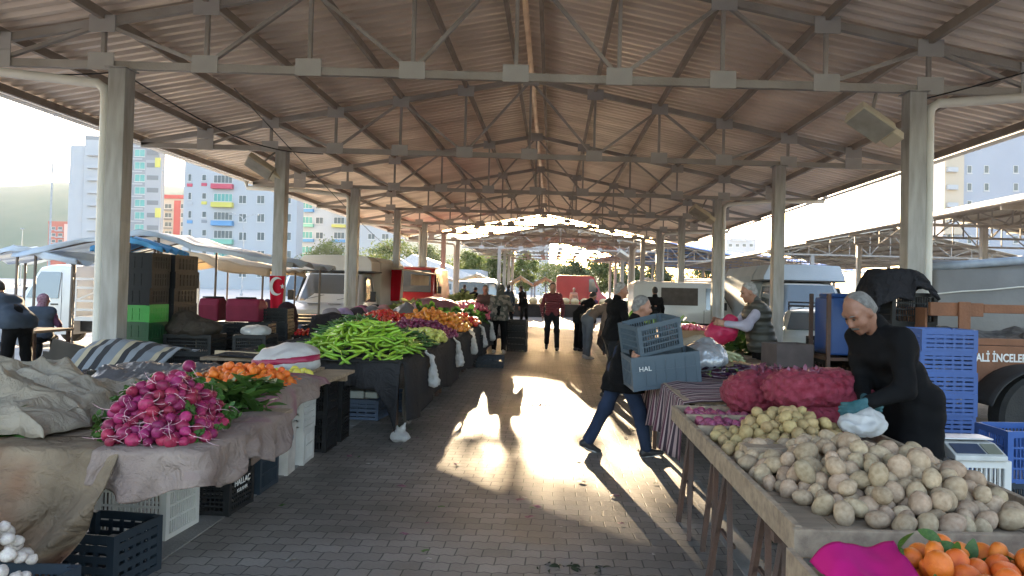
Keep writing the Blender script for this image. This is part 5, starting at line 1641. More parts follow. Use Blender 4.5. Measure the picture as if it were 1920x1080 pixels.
def crump(u, v):
    x = -4.0 + 1.55*u; y = 3.42 + 1.1*v
    e = min(u, 1-u, v*1.2, (1-v)*1.6)
    hgt = 0.27*min(1, max(0, e)*3.2)**0.6
    rg = abs(nz(x*2.3, y*2.7, 1.0)) + 0.5*abs(nz(x*5.1+2, y*5.3, 2.0))
    return (x + 0.05*nz(x*6, y*6, 4), y + 0.08*nz(x*4, y*5, 9), LZ + 0.02 + hgt*(1.15 - 0.85*rg) + 0.012*nz(x*16, y*16, 5))
tag(P('sackcloth', MB().grid(crump, 90, 70).mesh('sackcloth', sacking('beige sackcloth', (0.40,0.345,0.28), (0.29,0.245,0.19)), smooth=4), solid=0.005), 'beige sackcloth thrown in a crumpled heap over covered vegetables', 'cloth')
def crump2(u, v):
    x = -3.15 + 0.62*u; y = 3.40 + 0.5*v + 0.16*u
    return (x, y, LZ + 0.05 + 0.20*v*(0.6+0.4*math.sin(u*4)) + 0.035*abs(nz(x*7, y*7, 3))*2)
tag(P('sackcloth', MB().grid(crump2, 40, 36).mesh('sackcloth', sacking('pale sackcloth', (0.46,0.41,0.34), (0.36,0.31,0.25)), smooth=4), solid=0.005), 'pale flap of sackcloth folded forward over the radish leaves', 'cloth')
# radishes with roots
ht = fmax(gaus(-2.04, 3.78, 0.21, 0.36, 0.28, 0.15), gaus(-1.90, 3.5, 0.19, 0.15, 0.14))
pts = deposit(270, (0.021, 0.033), ht, (-2.55, -1.66, 3.33, 4.4), LZ+0.01, 21)
oo = scatter('radish', 'magenta radish with a long pale root in the heap on the near left table', 'radish', 'magenta radishes on the near table', rad_v, pts, rr,
             axis_fn=lambda x, y, z, r_: (R(-95) + r_.uniform(-0.5, 0.5), r_.uniform(-0.5, 0.5), R(25) + r_.uniform(-0.9, 0.9)))
for i, o in enumerate(oo):
    P('root', rr.choice(root_v), parent=o)
    if i % 6 == 0: P('stalks', rr.choice(stalk_v), parent=o)
# one radish on top and two at the table's left
for (x, y, z) in ((-2.02, 3.95, LZ+0.32), (-3.42, 3.42, LZ+0.05), (-3.33, 3.46, LZ+0.05), (-3.5, 3.5, LZ+0.06)):
    o = P('radish', rad_v[0], loc=(x, y, z)); o.scale = (0.034,)*3; o.rotation_euler = (R(-80), 0.4, 0.8)
    tag(o, 'magenta radish perched on the very top of the heap' if z > 1.1 else 'magenta radish poking out from under the beige sackcloth', 'radish', None if z > 1.1 else 'radishes under the sackcloth')
    P('root', root_v[2], parent=o)
for k, (x, y, sx, lab_, n) in enumerate(((-2.95, 3.62, 0.38, 'long radish leaves spread below the beige sackcloth', 230), (-2.1, 4.4, 0.34, 'limp radish leaves behind the magenta heap', 200), (-2.1, 4.78, 0.2, 'bunch of dark green leaves beside the mandarins', 120), (-2.75, 4.15, 0.3, 'radish leaves between the sackcloth and the magenta heap', 140))):
    leaf_pile('leafy_greens', lab_, 'radish leaves on the near table', (x, y, LZ+0.01), (sx, 0.24, 0.12), n, GREEN, 0.15, 0.5, 80+k)
# mandarins, lemons, white bag
pts = deposit(170, (0.028, 0.035), fmax(gaus(-2.32, 5.35, 0.36, 0.36, 0.21), gaus(-2.15, 5.2, 0.2, 0.3, 0.16)), (-2.8, -1.93, 4.95, 5.9), LZ, 22)
scatter('mandarin', 'orange mandarin heaped on the second left hand table', 'mandarin', 'mandarins on the left table', ora_v, pts, rr)
pts = deposit(16, (0.034, 0.042), gaus(-2.28, 6.02, 0.28, 0.16, 0.08), (-2.5, -2.02, 5.85, 6.2), LZ, 23)
scatter('lemon', 'yellow green lemon lying before the red banded white bag', 'lemon', 'lemons by the white bag', lem_v, pts, rr)
bg_ = lump('carrier_bag', 'swollen white bag with a dark red band on the mandarin table', 'bag', [('e', (0,0,0.10), (0.30,0.2,0.15), None), ('e', (0.05,0.05,0.18), (0.2,0.15,0.08), None)], PLASTIC, 0.013, 0.06, 0.014, 18, 5, (-2.38, 6.38, LZ-0.01), cut=lambda X, Y, Z: 0.005-Z)
V, F = sdf_mesh([('e', (0,0,0.10), (0.303,0.203,0.153), None), ('e', (0.05,0.05,0.18), (0.203,0.153,0.083), None)], 0.013, 0.06, lambda X, Y, Z: 0.014*(np.abs(vnoise(X, Y, Z, 18, 5))*1.6 - 0.5) + 0.007*vnoise(X, Y, Z, 41.4, 6) - 0.003, cut=lambda X, Y, Z: np.abs(Z-0.115-0.1*X)-0.028)
P('red_band', sdf_data('red_band', [(V, F)], mat('dark red print', (0.30,0.015,0.06), 0.4)), parent=bg_)
# glass-clear plastic sheet and striped blanket behind
BLK2 = mat('blanket', (0.2,0.2,0.2), 0.9, bump=0.4, bscale=220)
stripes(BLK2, 'X', 3.2, [(0, (0.20,0.22,0.25)), (0.3, (0.42,0.36,0.26)), (0.45, (0.03,0.03,0.035)), (0.62, (0.24,0.26,0.29)), (0.8, (0.035,0.035,0.04))])
def blf(u, v):
    x = -4.35 + 0.85*u; y = 6.3 + 0.75*v
    return (x, y, 0.78 + 0.24*math.sin(min(1, v*1.25)*2.2)*(0.85+0.15*math.sin(u*5)) + 0.02*nz(x*9, y*9))
tag(P('blanket', MB().grid(blf, 40, 40).mesh('blanket', BLK2, smooth=4), solid=0.006), 'folded grey and cream striped blanket behind the radishes by the column', 'blanket')
tag(P('plastic_sheet', MB().grid(lambda u, v: (-3.35 + 0.75*u, 5.0 + 0.75*v, LZ + 0.04 + 0.13*math.sin(v*2.4)*(0.7+0.4*nz(u*4, v*4)) + 0.03*abs(nz(u*14, v*14))), 40, 40).mesh('plastic_sheet', SMOKE, smooth=4), solid=0.002), 'crumpled clear plastic sheet between radishes and mandarins', 'plastic sheet')
crate('black crate under the striped blanket beside the column', (-3.95, 6.7, 0.0), 0, (0.6, 0.45, 0.38), 'black', 'grid')
crate('black crate on top of the one under the striped blanket', (-3.95, 6.7, 0.37), 0, (0.6, 0.45, 0.38), 'black', 'grid')
# garlic at the lower left corner
q = D(-12, 985, 2.75)
pts = deposit(70, (0.022, 0.031), gaus(q.x-0.16, 2.8, 0.2, 0.2, 0.36), (q.x-0.42, q.x+0.08, 2.55, 3.05), 0.36, 25)
scatter('garlic', 'white garlic bulb in the heap at the foot of the hanging sackcloth', 'garlic', 'garlic bulbs at the corner', gar_v, pts, rr, tilt=1.0)
crate('slate blue crate under the garlic bulbs', (q.x-0.15, 2.8, 0.0), 0, (0.6, 0.5, 0.37), 'navy', 'grid')
# crates under the left tables
crate('slate blue crate standing on the paving at the corner of the sackcloth', (-2.36, 3.78, 0.0), R(-8), (0.42, 0.36, 0.30), 'navy', 'slat')
crate('white plastic crate under the aisle side of the radish table', (-2.54, 4.52, 0.0), R(-4), (0.46, 0.36, 0.42), 'white', 'grid')
crate('dark brown crate resting on the white one under the radishes', (-2.56, 4.52, 0.41), R(-4), (0.44, 0.34, 0.12), 'black', 'grid')
cc = crate('black crate with white lettering on its end beside the white crate', (-2.36, 5.0, 0.0), R(-3), (0.42, 0.36, 0.32), 'black', 'weave')
text_on(cc, 'HALLAÇ', 0.06, (0.2125, 0.0, 0.20), (PI/2, 0, PI/2), bold=0.001)
text_on(cc, 'KULANIR', 0.036, (0.2125, 0.0, 0.145), (PI/2, 0, PI/2))
lump('packet', 'purple and yellow printed packet lying in the lettered crate', 'packet', [('e', (0,0,0), (0.13,0.1,0.05), None)], mat('printed packet', (0.08,0.04,0.10), 0.3, (0.62,0.46,0.05), 9, detail=1.0), 0.012, 0.03, 0.008, 20, 1, (-2.34, 4.97, 0.36))
crate('slate crate with square holes under the corner of the mandarin table', (-2.36, 5.5, 0.0), 0, (0.4, 0.36, 0.48), 'navy', 'grid')
cb_ = carton('white and red fruit carton standing on end under the mandarin table', (-2.33, 5.95, 0.0), (0.34, 0.2, 0.42), 0.06, mat('white printed carton', (0.58,0.55,0.52), 0.7), False)
P('printed_edge', MB().box(-0.172, -0.1, -0.1025, -0.1002, 0.0, 0.42), mat('red print', (0.45,0.06,0.07), 0.6), cb_)
P('printed_mark', MB().lathe([(0.035, 0), (0.035, 0.002)], 16, Matrix.Translation((0.1702, 0, 0.3)) @ Matrix.Rotation(PI/2, 4, 'Y')), mat('blue print', (0.04,0.09,0.16), 0.6), cb_)
crate('tall white crate beyond the upright fruit carton', (-2.33, 6.35, 0.0), 0.05, (0.36, 0.32, 0.30), 'white', 'solid')
crate('white crate set on the tall white one beyond the fruit carton', (-2.33, 6.35, 0.292), 0.0, (0.36, 0.32, 0.26), 'white', 'slat')
for k in range(2):
    crate(('lower', 'upper')[k] + ' black crate at the far end of the mandarin table', (-2.30, 6.85, 0.36*k), 0.03*k, (0.4, 0.34, 0.365), 'black', 'grid', 'black crates at the end of the mandarin table')
    crate(('lower', 'upper')[k] + ' black crate behind the pair at the table end', (-2.28, 7.3, 0.34*k), 0.02, (0.36, 0.3, 0.345), 'black', 'weave', 'black crates at the end of the mandarin table')

# =============================================================== the long produce stall on the left
def ly(px, py, z): 
    q = G(px, py, z); return q.x, q.y
SZ = 0.80
ls = T('market_table', 'long produce stall of planks under black cloth along the left side', 'table', (0, 0, 0))
for k in range(5):
    y0 = 7.45 + 3.0*k
    P('tabletop', MB().box(-3.7, -1.5, y0+0.003, y0+2.997, SZ-0.04, SZ-0.008), WOODX, ls)
    for x in (-3.6, -1.65):
        for y in (y0+0.15, y0+2.85):
            P('leg', MB().box(x-0.025, x+0.025, y-0.025, y+0.025, 0, SZ-0.042), RUST, ls)
P('front_board', MB().bar((-3.75, 7.9, SZ-0.02), (-1.75, 7.38, SZ-0.02), 0.03, 0.09), mat('pale new plank', (0.48,0.38,0.25), 0.7, (0.40,0.31,0.2), 3), ls)
skirt('black cloth hanging over the near end of the produce stall under the green peppers', [(-2.75, 7.52, SZ+0.02), (-1.5, 7.1, SZ+0.02)], lambda u: 0.26 + 0.42*max(0, (u-0.8)/0.2), (-0.3, -1, 0), BLACKCL, 1.0, 0.02, 4)
skirt('black cloth hanging in pleats along the aisle side of the produce stall', [(-1.48, 7.1, SZ+0.02), (-1.45, 22.3, SZ+0.02)], lambda u: 0.58 + 0.05*math.sin(u*40), (1, 0, 0), BLACKCL, 2.0, 0.022, 42, None)
tag(P('black_cloth', MB().grid(lambda u, v: (-3.6 + 2.1*u, 7.42 - 0.3*u + 14.9*v, SZ + 0.012 + 0.012*nz(u*6, v*50)), 30, 80).mesh('black_cloth', BLACKCL, smooth=4), solid=0.004), 'black cloth spread under the heaps of the produce stall', 'cloth')
def pile(name, label, cat, group, variants, n, rad, hts, bounds, seed, axis=None, size=1.0):
    pts = deposit(n, rad, hts, bounds, SZ + 0.015, seed)
    return scatter(name, label, cat, group, variants, pts, rr, size, axis_fn=axis)
pepax = lambda x, y, z, r_: (r_.uniform(-0.5, 0.5), r_.uniform(-0.45, 0.45), r_.uniform(0, 6.28))
pts = deposit(295, (0.034, 0.040), fmax(gaus(-2.05, 7.78, 0.58, 0.44, 0.42, -0.25), gaus(-1.9, 7.5, 0.4, 0.3, 0.16)), (-2.75, -1.52, 7.2, 8.5), SZ+0.01, 41)
scatter('green_pepper', 'long light green pepper in the bright heap at the near end of the produce stall', 'pepper', 'light green peppers', pep_v, pts, rr, 3.3, axis_fn=pepax)
pts = deposit(290, (0.034, 0.040), fmax(gaus(-1.85, 8.75, 0.42, 0.6, 0.32), gaus(-2.55, 9.3, 0.5, 0.7, 0.46)), (-3.1, -1.5, 8.1, 10.2), SZ+0.01, 42)
scatter('chilli_pepper', 'thin dark green pepper in the heap behind the light green ones', 'pepper', 'dark green peppers', pepd_v, pts, rr, 3.1, axis_fn=pepax)
pile('apple', 'pale green apple heaped at the aisle edge of the produce stall', 'apple', 'pale green apples', app_v, 150, (0.038, 0.046), gaus(-1.78, 9.75, 0.36, 0.48, 0.22), (-2.15, -1.48, 9.2, 10.5), 43)
pile('plum', 'dark purple plum in the heap behind the pale green apples', 'plum', 'purple plums', plu_v, 280, (0.034, 0.042), fmax(gaus(-2.1, 11.0, 0.55, 0.65, 0.33), gaus(-1.7, 10.8, 0.25, 0.5, 0.15)), (-2.8, -1.48, 10.3, 12.0), 44)
pile('persimmon', 'amber persimmon in the heap beyond the plums', 'persimmon', 'amber persimmons', per_v, 220, (0.042, 0.052), fmax(gaus(-2.2, 12.7, 0.6, 0.6, 0.42), gaus(-1.7, 12.5, 0.3, 0.5, 0.2)), (-2.9, -1.48, 12.0, 13.6), 45)
pile('tomato', 'red tomato in the long heap behind the persimmons', 'tomato', 'red tomatoes', tom_v, 290, (0.042, 0.05), fmax(gaus(-3.0, 12.6, 0.5, 1.0, 0.42), gaus(-2.9, 14.4, 0.5, 0.6, 0.3)), (-3.55, -2.3, 11.5, 15.2), 46)
pile('mixed_tomato', 'half ripe orange red tomato at the sunlit middle of the produce stall', 'tomato', 'half ripe tomatoes', per_v + tom_v, 170, (0.042, 0.05), gaus(-1.95, 14.4, 0.5, 0.7, 0.3), (-2.5, -1.48, 13.7, 15.2), 47)
pile('lemon', 'small yellow lemon in the heap beside the dark peppers', 'lemon', 'small yellow lemons', lem_v, 110, (0.034, 0.042), gaus(-3.05, 10.9, 0.36, 0.4, 0.28), (-3.5, -2.7, 10.4, 11.5), 48)
pile('turnip', 'bright pink turnip in the long heap at the far end of the left stall', 'turnip', 'pink turnips at the far end', tur_v, 290, (0.046, 0.06), fmax(gaus(-2.3, 19.0, 0.75, 1.6, 0.5), gaus(-2.2, 21.2, 0.7, 0.9, 0.5), gaus(-2.0, 17.2, 0.5, 0.7, 0.3)), (-3.1, -1.48, 16.6, 22.0), 49)
leaf_pile('leafy_greens', 'heap of pale leafy greens between the tomatoes and pink turnips', None, (-2.0, 16.1, SZ), (0.5, 0.6, 0.3), 190, GREEN, 0.2, 0.6, 91)
leaf_pile('leafy_greens', 'dark leafy heap behind the pale greens on the left stall', None, (-2.95, 16.8, SZ), (0.5, 0.7, 0.4), 190, GREEN, 0.2, 0.6, 92)
leaf_pile('leafy_greens', 'scattered dark green leaves beside the light green peppers', None, (-2.9, 8.0, SZ), (0.4, 0.2, 0.05), 100, GREEN, 0.1, 0.6, 93)
lump('plastic_sheet', 'grey netted plastic sheet tented over a heap on the left stall', 'plastic sheet', [('c', (0,0,0), (0,0,0.42), 0.42, 0.06), ('c', (-0.3,0.3,0), (0,0,0.40), 0.3, 0.05)], SMOKE, 0.03, 0.08, 0.03, 9, 2, (-3.05, 14.9, SZ))
lump('plastic_sheet', 'pink and grey plastic sheet covering a mound near the far end', 'plastic sheet', [('e', (0,0,0.1), (0.7,0.6,0.42), None)], thin(mat('pinkish plastic', (0.34,0.16,0.19), 0.3, (0.25,0.14,0.17), 6, 0.5, 20), 0.4), 0.035, 0.08, 0.03, 9, 2, (-3.0, 18.0, SZ))
# carrier bags hanging from the stall
for k, (px, py, Y, s_, lab_) in enumerate(((777, 683, 8.3, 0.95, 'white carrier bag hanging on the stall edge nearest the peppers'), (817, 662, 10.6, 1.0, 'white carrier bag hanging second along the stall edge'), (836, 642, 12.6, 1.0, 'white carrier bag hanging third along the stall edge'), (852, 626, 14.4, 1.1, 'sunlit white carrier bag hanging fourth along the stall edge'), (868, 614, 16.4, 1.15, 'sunlit white carrier bag hanging fifth along the stall edge'), (884, 605, 18.6, 1.2, 'sunlit white carrier bag farthest along the stall edge'))):
    q = D(px, py, Y)
    lump('carrier_bag', lab_, 'bag', [('c', (0,-0.05*s_,-0.21*s_), (-0.03,0,0.10), 0.068*s_, 0.016), ('c', (0,0.06*s_,-0.22*s_), (-0.03,0.01,0.10), 0.062*s_, 0.016), ('c', (-0.03,-0.02,0.08), (-0.1,-0.03,0.15), 0.016, 0.012), ('c', (-0.03,0.02,0.08), (-0.1,0.03,0.15), 0.016, 0.012)], PLASTIC, 0.012, 0.03, 0.016, 34, k, (-1.36, Y, SZ-0.12), 'carrier bags hanging on the produce stall')
q = D(745, 745, 7.0)
lump('carrier_bag', 'small white carrier bag standing on the ground under the stall corner', 'bag', [('e', (0,0,0.05), (0.10,0.09,0.06), None), ('c', (0,0,0.06), (0.05,0,0.19), 0.05, 0.008), ('c', (0,0,0.06), (-0.04,0.02,0.16), 0.04, 0.008)], PLASTIC, 0.010, 0.025, 0.016, 34, 9, (-1.52, 7.25, 0.0))
# crates below the pepper stall
crate('mid blue crate on the ground below the green peppers', (-2.3, 8.55, 0.0), R(-5), (0.62, 0.42, 0.24), 'lblue', 'slat')
crate('second mid blue crate behind it under the stall', (-1.95, 9.1, 0.0), R(-5), (0.5, 0.4, 0.24), 'lblue', 'slat')
crate('black crate stacked above the mid blue one under the peppers', (-2.3, 8.6, 0.34), R(-5), (0.62, 0.42, 0.24), 'black', 'slat')
tag(P('paper_bundle', MB().box(-0.22, 0.1, -0.12, 0.12, 0.0, 0.09).box(0.102, 0.26, -0.1, 0.12, 0.0, 0.08), mat('pale blue packet', (0.35,0.48,0.55), 0.5, (0.5,0.56,0.6), 2), loc=(-2.3, 8.5, 0.245), bevel=0.015), 'pale blue packet between the blue and the black crate under the peppers', 'packet')
TYRE = mat('tyre rubber', (0.02,0.02,0.021), 0.8, (0.035,0.034,0.033), 6, 0.3, 60)
wheel = T('cart_wheel', 'spoked cart wheel with a pale tyre leaning under the produce stall', 'wheel', (-1.62, 8.15, 0.30), R(90))
P('tyre', MB().tube([(math.cos(a*PI/16)*0.28, 0, math.sin(a*PI/16)*0.28) for a in range(33)], 0.022, 8), mat('worn pale tyre', (0.20,0.19,0.18), 0.8), wheel, smooth=4)
for a in range(8):
    P('spoke', MB().bar((0,0,0), (math.cos(a*PI/4)*0.26, 0, math.sin(a*PI/4)*0.26), 0.008, 0.008), RUST, wheel)
P('hub', MB().lathe([(0.03,-0.03),(0.03,0.03)], 12, Matrix.Rotation(PI/2, 4, 'X')), RUST, wheel)
# crates in the aisle beside the camouflage jacket
for (px, py, n, c_, rz, gl, fm) in ((880, 688, 4, 'black', 0.1, 'black crates low stack in the aisle', '%s black crate in the low stack before the hooded jacket'), (968, 660, 5, 'black', -0.1, 'black crates right of the hooded jacket', '%s black crate in the stack right of the hooded jacket')):
    q = G(px, py)
    stack(lab(fm, n), q.x, q.y+0.2, rz, n, (0.5, 0.36, 0.17), c_, 'slat', gl)
q = G(918, 690)
stack(lab('%s flat slate crate beside the low aisle stack', 2), q.x, q.y+0.2, 0.05, 2, (0.55, 0.4, 0.12), 'navy', 'slat', 'flat crates in the aisle')

# =============================================================== crates round the first left column
def gcol(k): return 'dgreen' if k in (3, 4) else 'green' if k == 5 else 'black'
NS = 9
stack(lambda k: '%s crate of the tall wrapped stack behind the first left column, %s' % ('topmost' if k == NS-1 else ordn[k] if k else 'lowest', 'deep green' if k in (3, 4) else 'bright green' if k == 5 else 'black'),
      -5.22, 8.85, 0.0, NS, (0.62, 0.42, 0.225), 'black', 'solid', 'tall stack behind the left column', colfn=gcol)
stack(lab('%s black crate of the second tall stack right of the wrapped one', 9), -5.16, 9.42, 0.0, 9, (0.55, 0.6, 0.225), 'black', 'solid', 'second tall black stack')
stack(lab('%s black crate of the lower stack beside the tall ones', 4), -4.35, 10.2, 0.1, 4, (0.6, 0.42, 0.26), 'black', 'slat', 'lower black stack')
stack(lab('%s black crate under the dark hat shaped cloth', 4), -4.55, 9.0, 0.0, 4, (0.6, 0.42, 0.24), 'black', 'grid', 'black stack under the dark cloth')
stack(lab('%s black crate of the stack holding a white bag', 4), -3.85, 9.2, 0.0, 4, (0.42, 0.42, 0.24), 'black', 'grid', 'black stack with a white bag')
lump('dark_cloth', 'dark brown cloth humped over a crate of pale produce', 'cloth', [('e', (0,0,0.05), (0.34,0.26,0.14), None), ('e', (-0.12,0,0.14), (0.16,0.16,0.14), None)], sacking('dark brown cloth', (0.045,0.036,0.03), (0.06,0.05,0.042)), 0.02, 0.06, 0.02, 13, 3, (-4.55, 9.0, 0.94))
lump('carrier_bag', 'white plastic bag spilling over its black crate', 'bag', [('e', (0,0,0.03), (0.19,0.17,0.08), None)], PLASTIC, 0.016, 0.05, 0.018, 20, 7, (-3.85, 9.2, 0.93))
RB = mat('crimson fabric', (0.20,0.012,0.04), 0.7, (0.14,0.008,0.03), 4, 0.3, 120)
for (dx, c_, lab_) in ((-0.38, RB, 'crimson shopping bag set on the crates, slimmer one'), (0.14, RB, 'wide crimson shopping bag with a dark flap on the crates')):
    t = T('shopping_bag', lab_, 'bag', (-5.0+dx, 11.2, 0.97), 0.1)
    P('bag_body', MB().prism([(-0.2,0),(0.22,0),(0.26,0.26),(0.1,0.36),(-0.16,0.36),(-0.22,0.25)], -0.24 if dx > 0 else -0.15, 0.26 if dx > 0 else 0.15, 'x'), c_, t, bevel=0.03)
    P('flap', MB().prism([(-0.17,0.365),(0.11,0.365),(0.24,0.29),(0.27,0.27),(0.25,0.295),(0.12,0.385),(-0.17,0.385)], -0.1, 0.12, 'x'), BLACKCL, t)
stack(lab('%s black crate carrying the crimson shopping bags', 4), -5.25, 11.25, 0.0, 4, (0.6, 0.42, 0.245), 'black', 'slat', 'crates under the crimson bags')
stack(lab('%s black crate beside the crimson bags', 5), -4.55, 11.5, 0.1, 5, (0.6, 0.42, 0.245), 'black', 'slat', 'crates beside the crimson bags')
lump('jacket', 'black jacket and plaid cloth slung in a heap at the second left column', 'jacket', [('c', (0,0,0.0), (0.05,0,0.75), 0.26, 0.16), ('c', (-0.25,-0.05,0.0), (-0.15,0,0.55), 0.18, 0.12), ('e', (0.2,0,0.1), (0.18,0.18,0.3), None)], sacking('black jacket cloth', (0.025,0.024,0.027), (0.055,0.022,0.03)), 0.024, 0.08, 0.03, 11, 4, (-4.62, 12.2, 0.35))
crate('small black crate under the slung jacket', (-4.62, 12.2, 0.0), 0.0, (0.6, 0.42, 0.34), 'black', 'slat')
# sloping broom-like bundle left of the column
tag(P('wooden_bundle', MB().box(-0.16, 0.16, -0.02, 0.02, 0, 0.95, Matrix.Rotation(R(14), 4, 'Y')).box(-0.2, 0.1, 0.03, 0.07, 0, 0.8, Matrix.Rotation(R(10), 4, 'Y')), mat('dark slats', (0.06,0.05,0.042), 0.8, (0.03,0.026,0.022), 4), loc=(-5.25, 7.35, 0.0)), 'dark wooden slats leaning left of the first column', 'slats')
# small stool with tomatoes and a black table behind the peppers
q = D(575, 610, 11.6)
st2 = T('stool', 'pale metal stool carrying a basket of carrots before the parked truck', 'stool', (q.x, 11.6, 0))
P('seat', MB().box(-0.18, 0.18, -0.18, 0.18, 0.72, 0.75), BLACKCL, st2)
for sx in (-1, 1):
    for sy in (-1, 1):
        P('leg', MB().bar((sx*0.16, sy*0.16, 0.72), (sx*0.24, sy*0.22, 0), 0.02, 0.02), WFR, st2)
for k in range(4):
    P('rung', MB().bar((-0.165-0.014*k, -0.17-0.011*k, 0.62-0.15*k), (0.165+0.014*k, -0.17-0.011*k, 0.62-0.15*k), 0.014, 0.014), WFR, st2)
pts = deposit(40, (0.028, 0.034), gaus(q.x, 11.6, 0.22, 0.22, 0.14), (q.x-0.2, q.x+0.2, 11.4, 11.8), 0.75, 51)
scatter('tomato', 'red tomato in the little heap on the pale metal stool', 'tomato', 'tomatoes on the stool', tom_v, pts, rr)
# flags on the left columns
FLAG = cloth('red flag', (0.42,0.012,0.03), (0.36,0.01,0.025), 3, 0.2)
def flag(label, x, y, z0, z1, w_, emblem):
    t = T('flag', label, 'flag', (x, y, 0))
    P('cloth', MB().grid(lambda u, v: (w_*(u-0.5)*(1-0.25*(1-v)), -0.02*math.sin(u*9+v*2), z0+(z1-z0)*v), 16, 20).mesh('cloth', FLAG, smooth=4), parent=t, solid=0.004)
    if emblem:
        mb = MB()
        n = 20; zc = (z0+z1)/2 + 0.12
        ou = [(math.cos(a)*0.13, math.sin(a)*0.17) for a in [R(50 + 260*k/n) for k in range(n+1)]]
        inn = [(math.cos(a)*0.105+0.035, math.sin(a)*0.135) for a in [R(58 + 244*k/n) for k in range(n+1)]]
        k0 = len(mb.v)
        for (a, b) in zip(ou, inn):
            mb.v += [(a[0], -0.028, zc+a[1]), (b[0], -0.028, zc+b[1])]
        for k in range(n): mb.f.append((k0+2*k, k0+2*k+2, k0+2*k+3, k0+2*k+1))
        P('crescent', mb, WFR, t, solid=0.003)
        st_ = [(0.11 + math.cos(R(90+36*k))*(0.045 if k % 2 == 0 else 0.018), math.sin(R(90+36*k))*(0.055 if k % 2 == 0 else 0.022)) for k in range(10)]
        P('star', MB().prism([(a, zc+b) for a, b in st_], -0.03, -0.026, 'y'), WFR, t)
q = D(520, 545, 12.8)
flag('red flag with a white crescent and star tied to the second left column', XL+0.05, 12.83, q.z-0.35, q.z+0.27, 0.27, True)
flag('plain looking red flag tied to a farther left column', XL+0.02, 22.6, 1.1, 2.1, 0.42, False)

# more goods on the striped table, and dark clutter behind the pepper stall
AUB = produce('aubergine skin', (0.035,0.008,0.03), (0.02,0.006,0.02), 0.22, 1.5, 0.0, 8, 0.3, 0.6)
aub_v = [pepper_mesh(i+70, AUB, 1.9) for i in range(5)]
pts = deposit(60, (0.034, 0.042), lambda x, y: 0.07, (1.35, 2.45, 6.15, 7.25), 0.83, 71)
scatter('aubergine', 'dark purple aubergine laid in rows on the far half of the striped cloth', 'aubergine', 'aubergines on the striped cloth', aub_v, pts, rr, 2.6, axis_fn=lambda x, y, z, r_: (r_.uniform(-.2,.2), r_.uniform(-.2,.2), r_.uniform(-0.4, 0.4)))
LEEK = mat('pale leek stalk', (0.52,0.50,0.36), 0.5, (0.22,0.34,0.10), 2.5)
for k in range(14):
    a = rr.uniform(-0.3, 0.3); x, y = 2.0 + 0.05*(k % 7), 8.35 + 0.07*(k // 7)
    o = P('leek', MB().tube([(0,0,0), (0.12,0.01,0.02), (0.26,0.0,0.03), (0.42,0.03*(k % 3),0.02)], [0.016, 0.017, 0.02, 0.028], 8), LEEK, smooth=4, loc=(x, y, 0.80+0.03*(k % 3)))
    o.rotation_euler = (0, 0, PI*0.6 + a)
    tag(o, 'pale leek lying in the bundle beside the pink bag', 'leek', 'leeks in a bundle')
stack(lab('%s black crate of the stack right behind the black plank end', 4), -3.25, 10.6, 0.05, 4, (0.6, 0.42, 0.25), 'black', 'slat', 'black stack behind the plank end')
stack(lab('%s black crate of the stack left of the crimson bags', 4), -6.0, 10.7, -0.1, 4, (0.6, 0.42, 0.25), 'black', 'solid', 'black stack left of the crimson bags')
DK = sacking('dark coat cloth', (0.018,0.017,0.019), (0.035,0.028,0.03))
lump('coat', 'dark coat thrown over the stack behind the black plank end', 'coat', [('e', (0,0,0.06), (0.32,0.25,0.12), None), ('c', (-0.2,-0.15,0.05), (-0.26,-0.24,-0.35), 0.1, 0.08), ('c', (0.15,-0.18,0.05), (0.16,-0.25,-0.25), 0.12, 0.07)], DK, 0.02, 0.06, 0.022, 12, 5, (-3.25, 10.6, 0.98))
lump('coat', 'dark coat heaped on the stack left of the crimson bags', 'coat', [('e', (0,0,0.08), (0.30,0.24,0.15), None), ('e', (0.15,0,0.2), (0.16,0.16,0.12), None)], DK, 0.02, 0.06, 0.022, 12, 6, (-6.0, 10.7, 0.98))
lump('bin_bag', 'black bin bag slumped between the crates and the second left column', 'bag', [('e', (0,0,0.3), (0.3,0.28,0.34), None), ('e', (0.1,-0.05,0.62), (0.15,0.14,0.14), None)], mat('black bag plastic', (0.008,0.008,0.009), 0.3, (0.012,0.012,0.013), 5, 0.5, 20), 0.025, 0.06, 0.024, 13, 8, (-4.0, 11.6, 0.0), cut=lambda X, Y, Z: 0.01-Z)
# ---------------------------------------------------------------- vehicles
GLASS = mat('vehicle glass', (0.07,0.09,0.10), 0.06, (0.10,0.12,0.13), 1.0, spec=1.0, coat=0.6)
PAINTW = mat('white vehicle paint', (0.60,0.61,0.61), 0.3, (0.54,0.545,0.545), 1.1, coat=0.4, detail=6)
PAINTR = mat('red vehicle paint', (0.42,0.025,0.03), 0.35, (0.34,0.02,0.025), 1.5, coat=0.3)
PAINTG = mat('pale green grey vehicle paint', (0.42,0.46,0.44), 0.3, (0.36,0.40,0.38), 1.5, coat=0.4)
BLKP = mat('black trim plastic', (0.018,0.018,0.02), 0.5)
CHROME = mat('chrome trim', (0.6,0.6,0.6), 0.2, metal=0.9)
LAMP = mat('lamp lens', (0.6,0.6,0.58), 0.1, (0.45,0.45,0.44), 6, spec=0.8)
AMBER = mat('amber lens', (0.6,0.2,0.02), 0.2)
REDL = mat('red lens', (0.45,0.02,0.02), 0.2)
CANVAS = mat('pale canvas box', (0.50,0.49,0.46), 0.8, (0.43,0.42,0.39), 1.2, 0.2, 30)
CANVB = mat('blue lit canvas box', (0.40,0.47,0.56), 0.7, (0.34,0.41,0.50), 1.2, 0.2, 30)  # blue of the light falling on the canvas, mixed into its colour
BEIGE = mat('beige awning canvas', (0.42,0.33,0.23), 0.85, (0.34,0.27,0.19), 2, 0.3, 40)
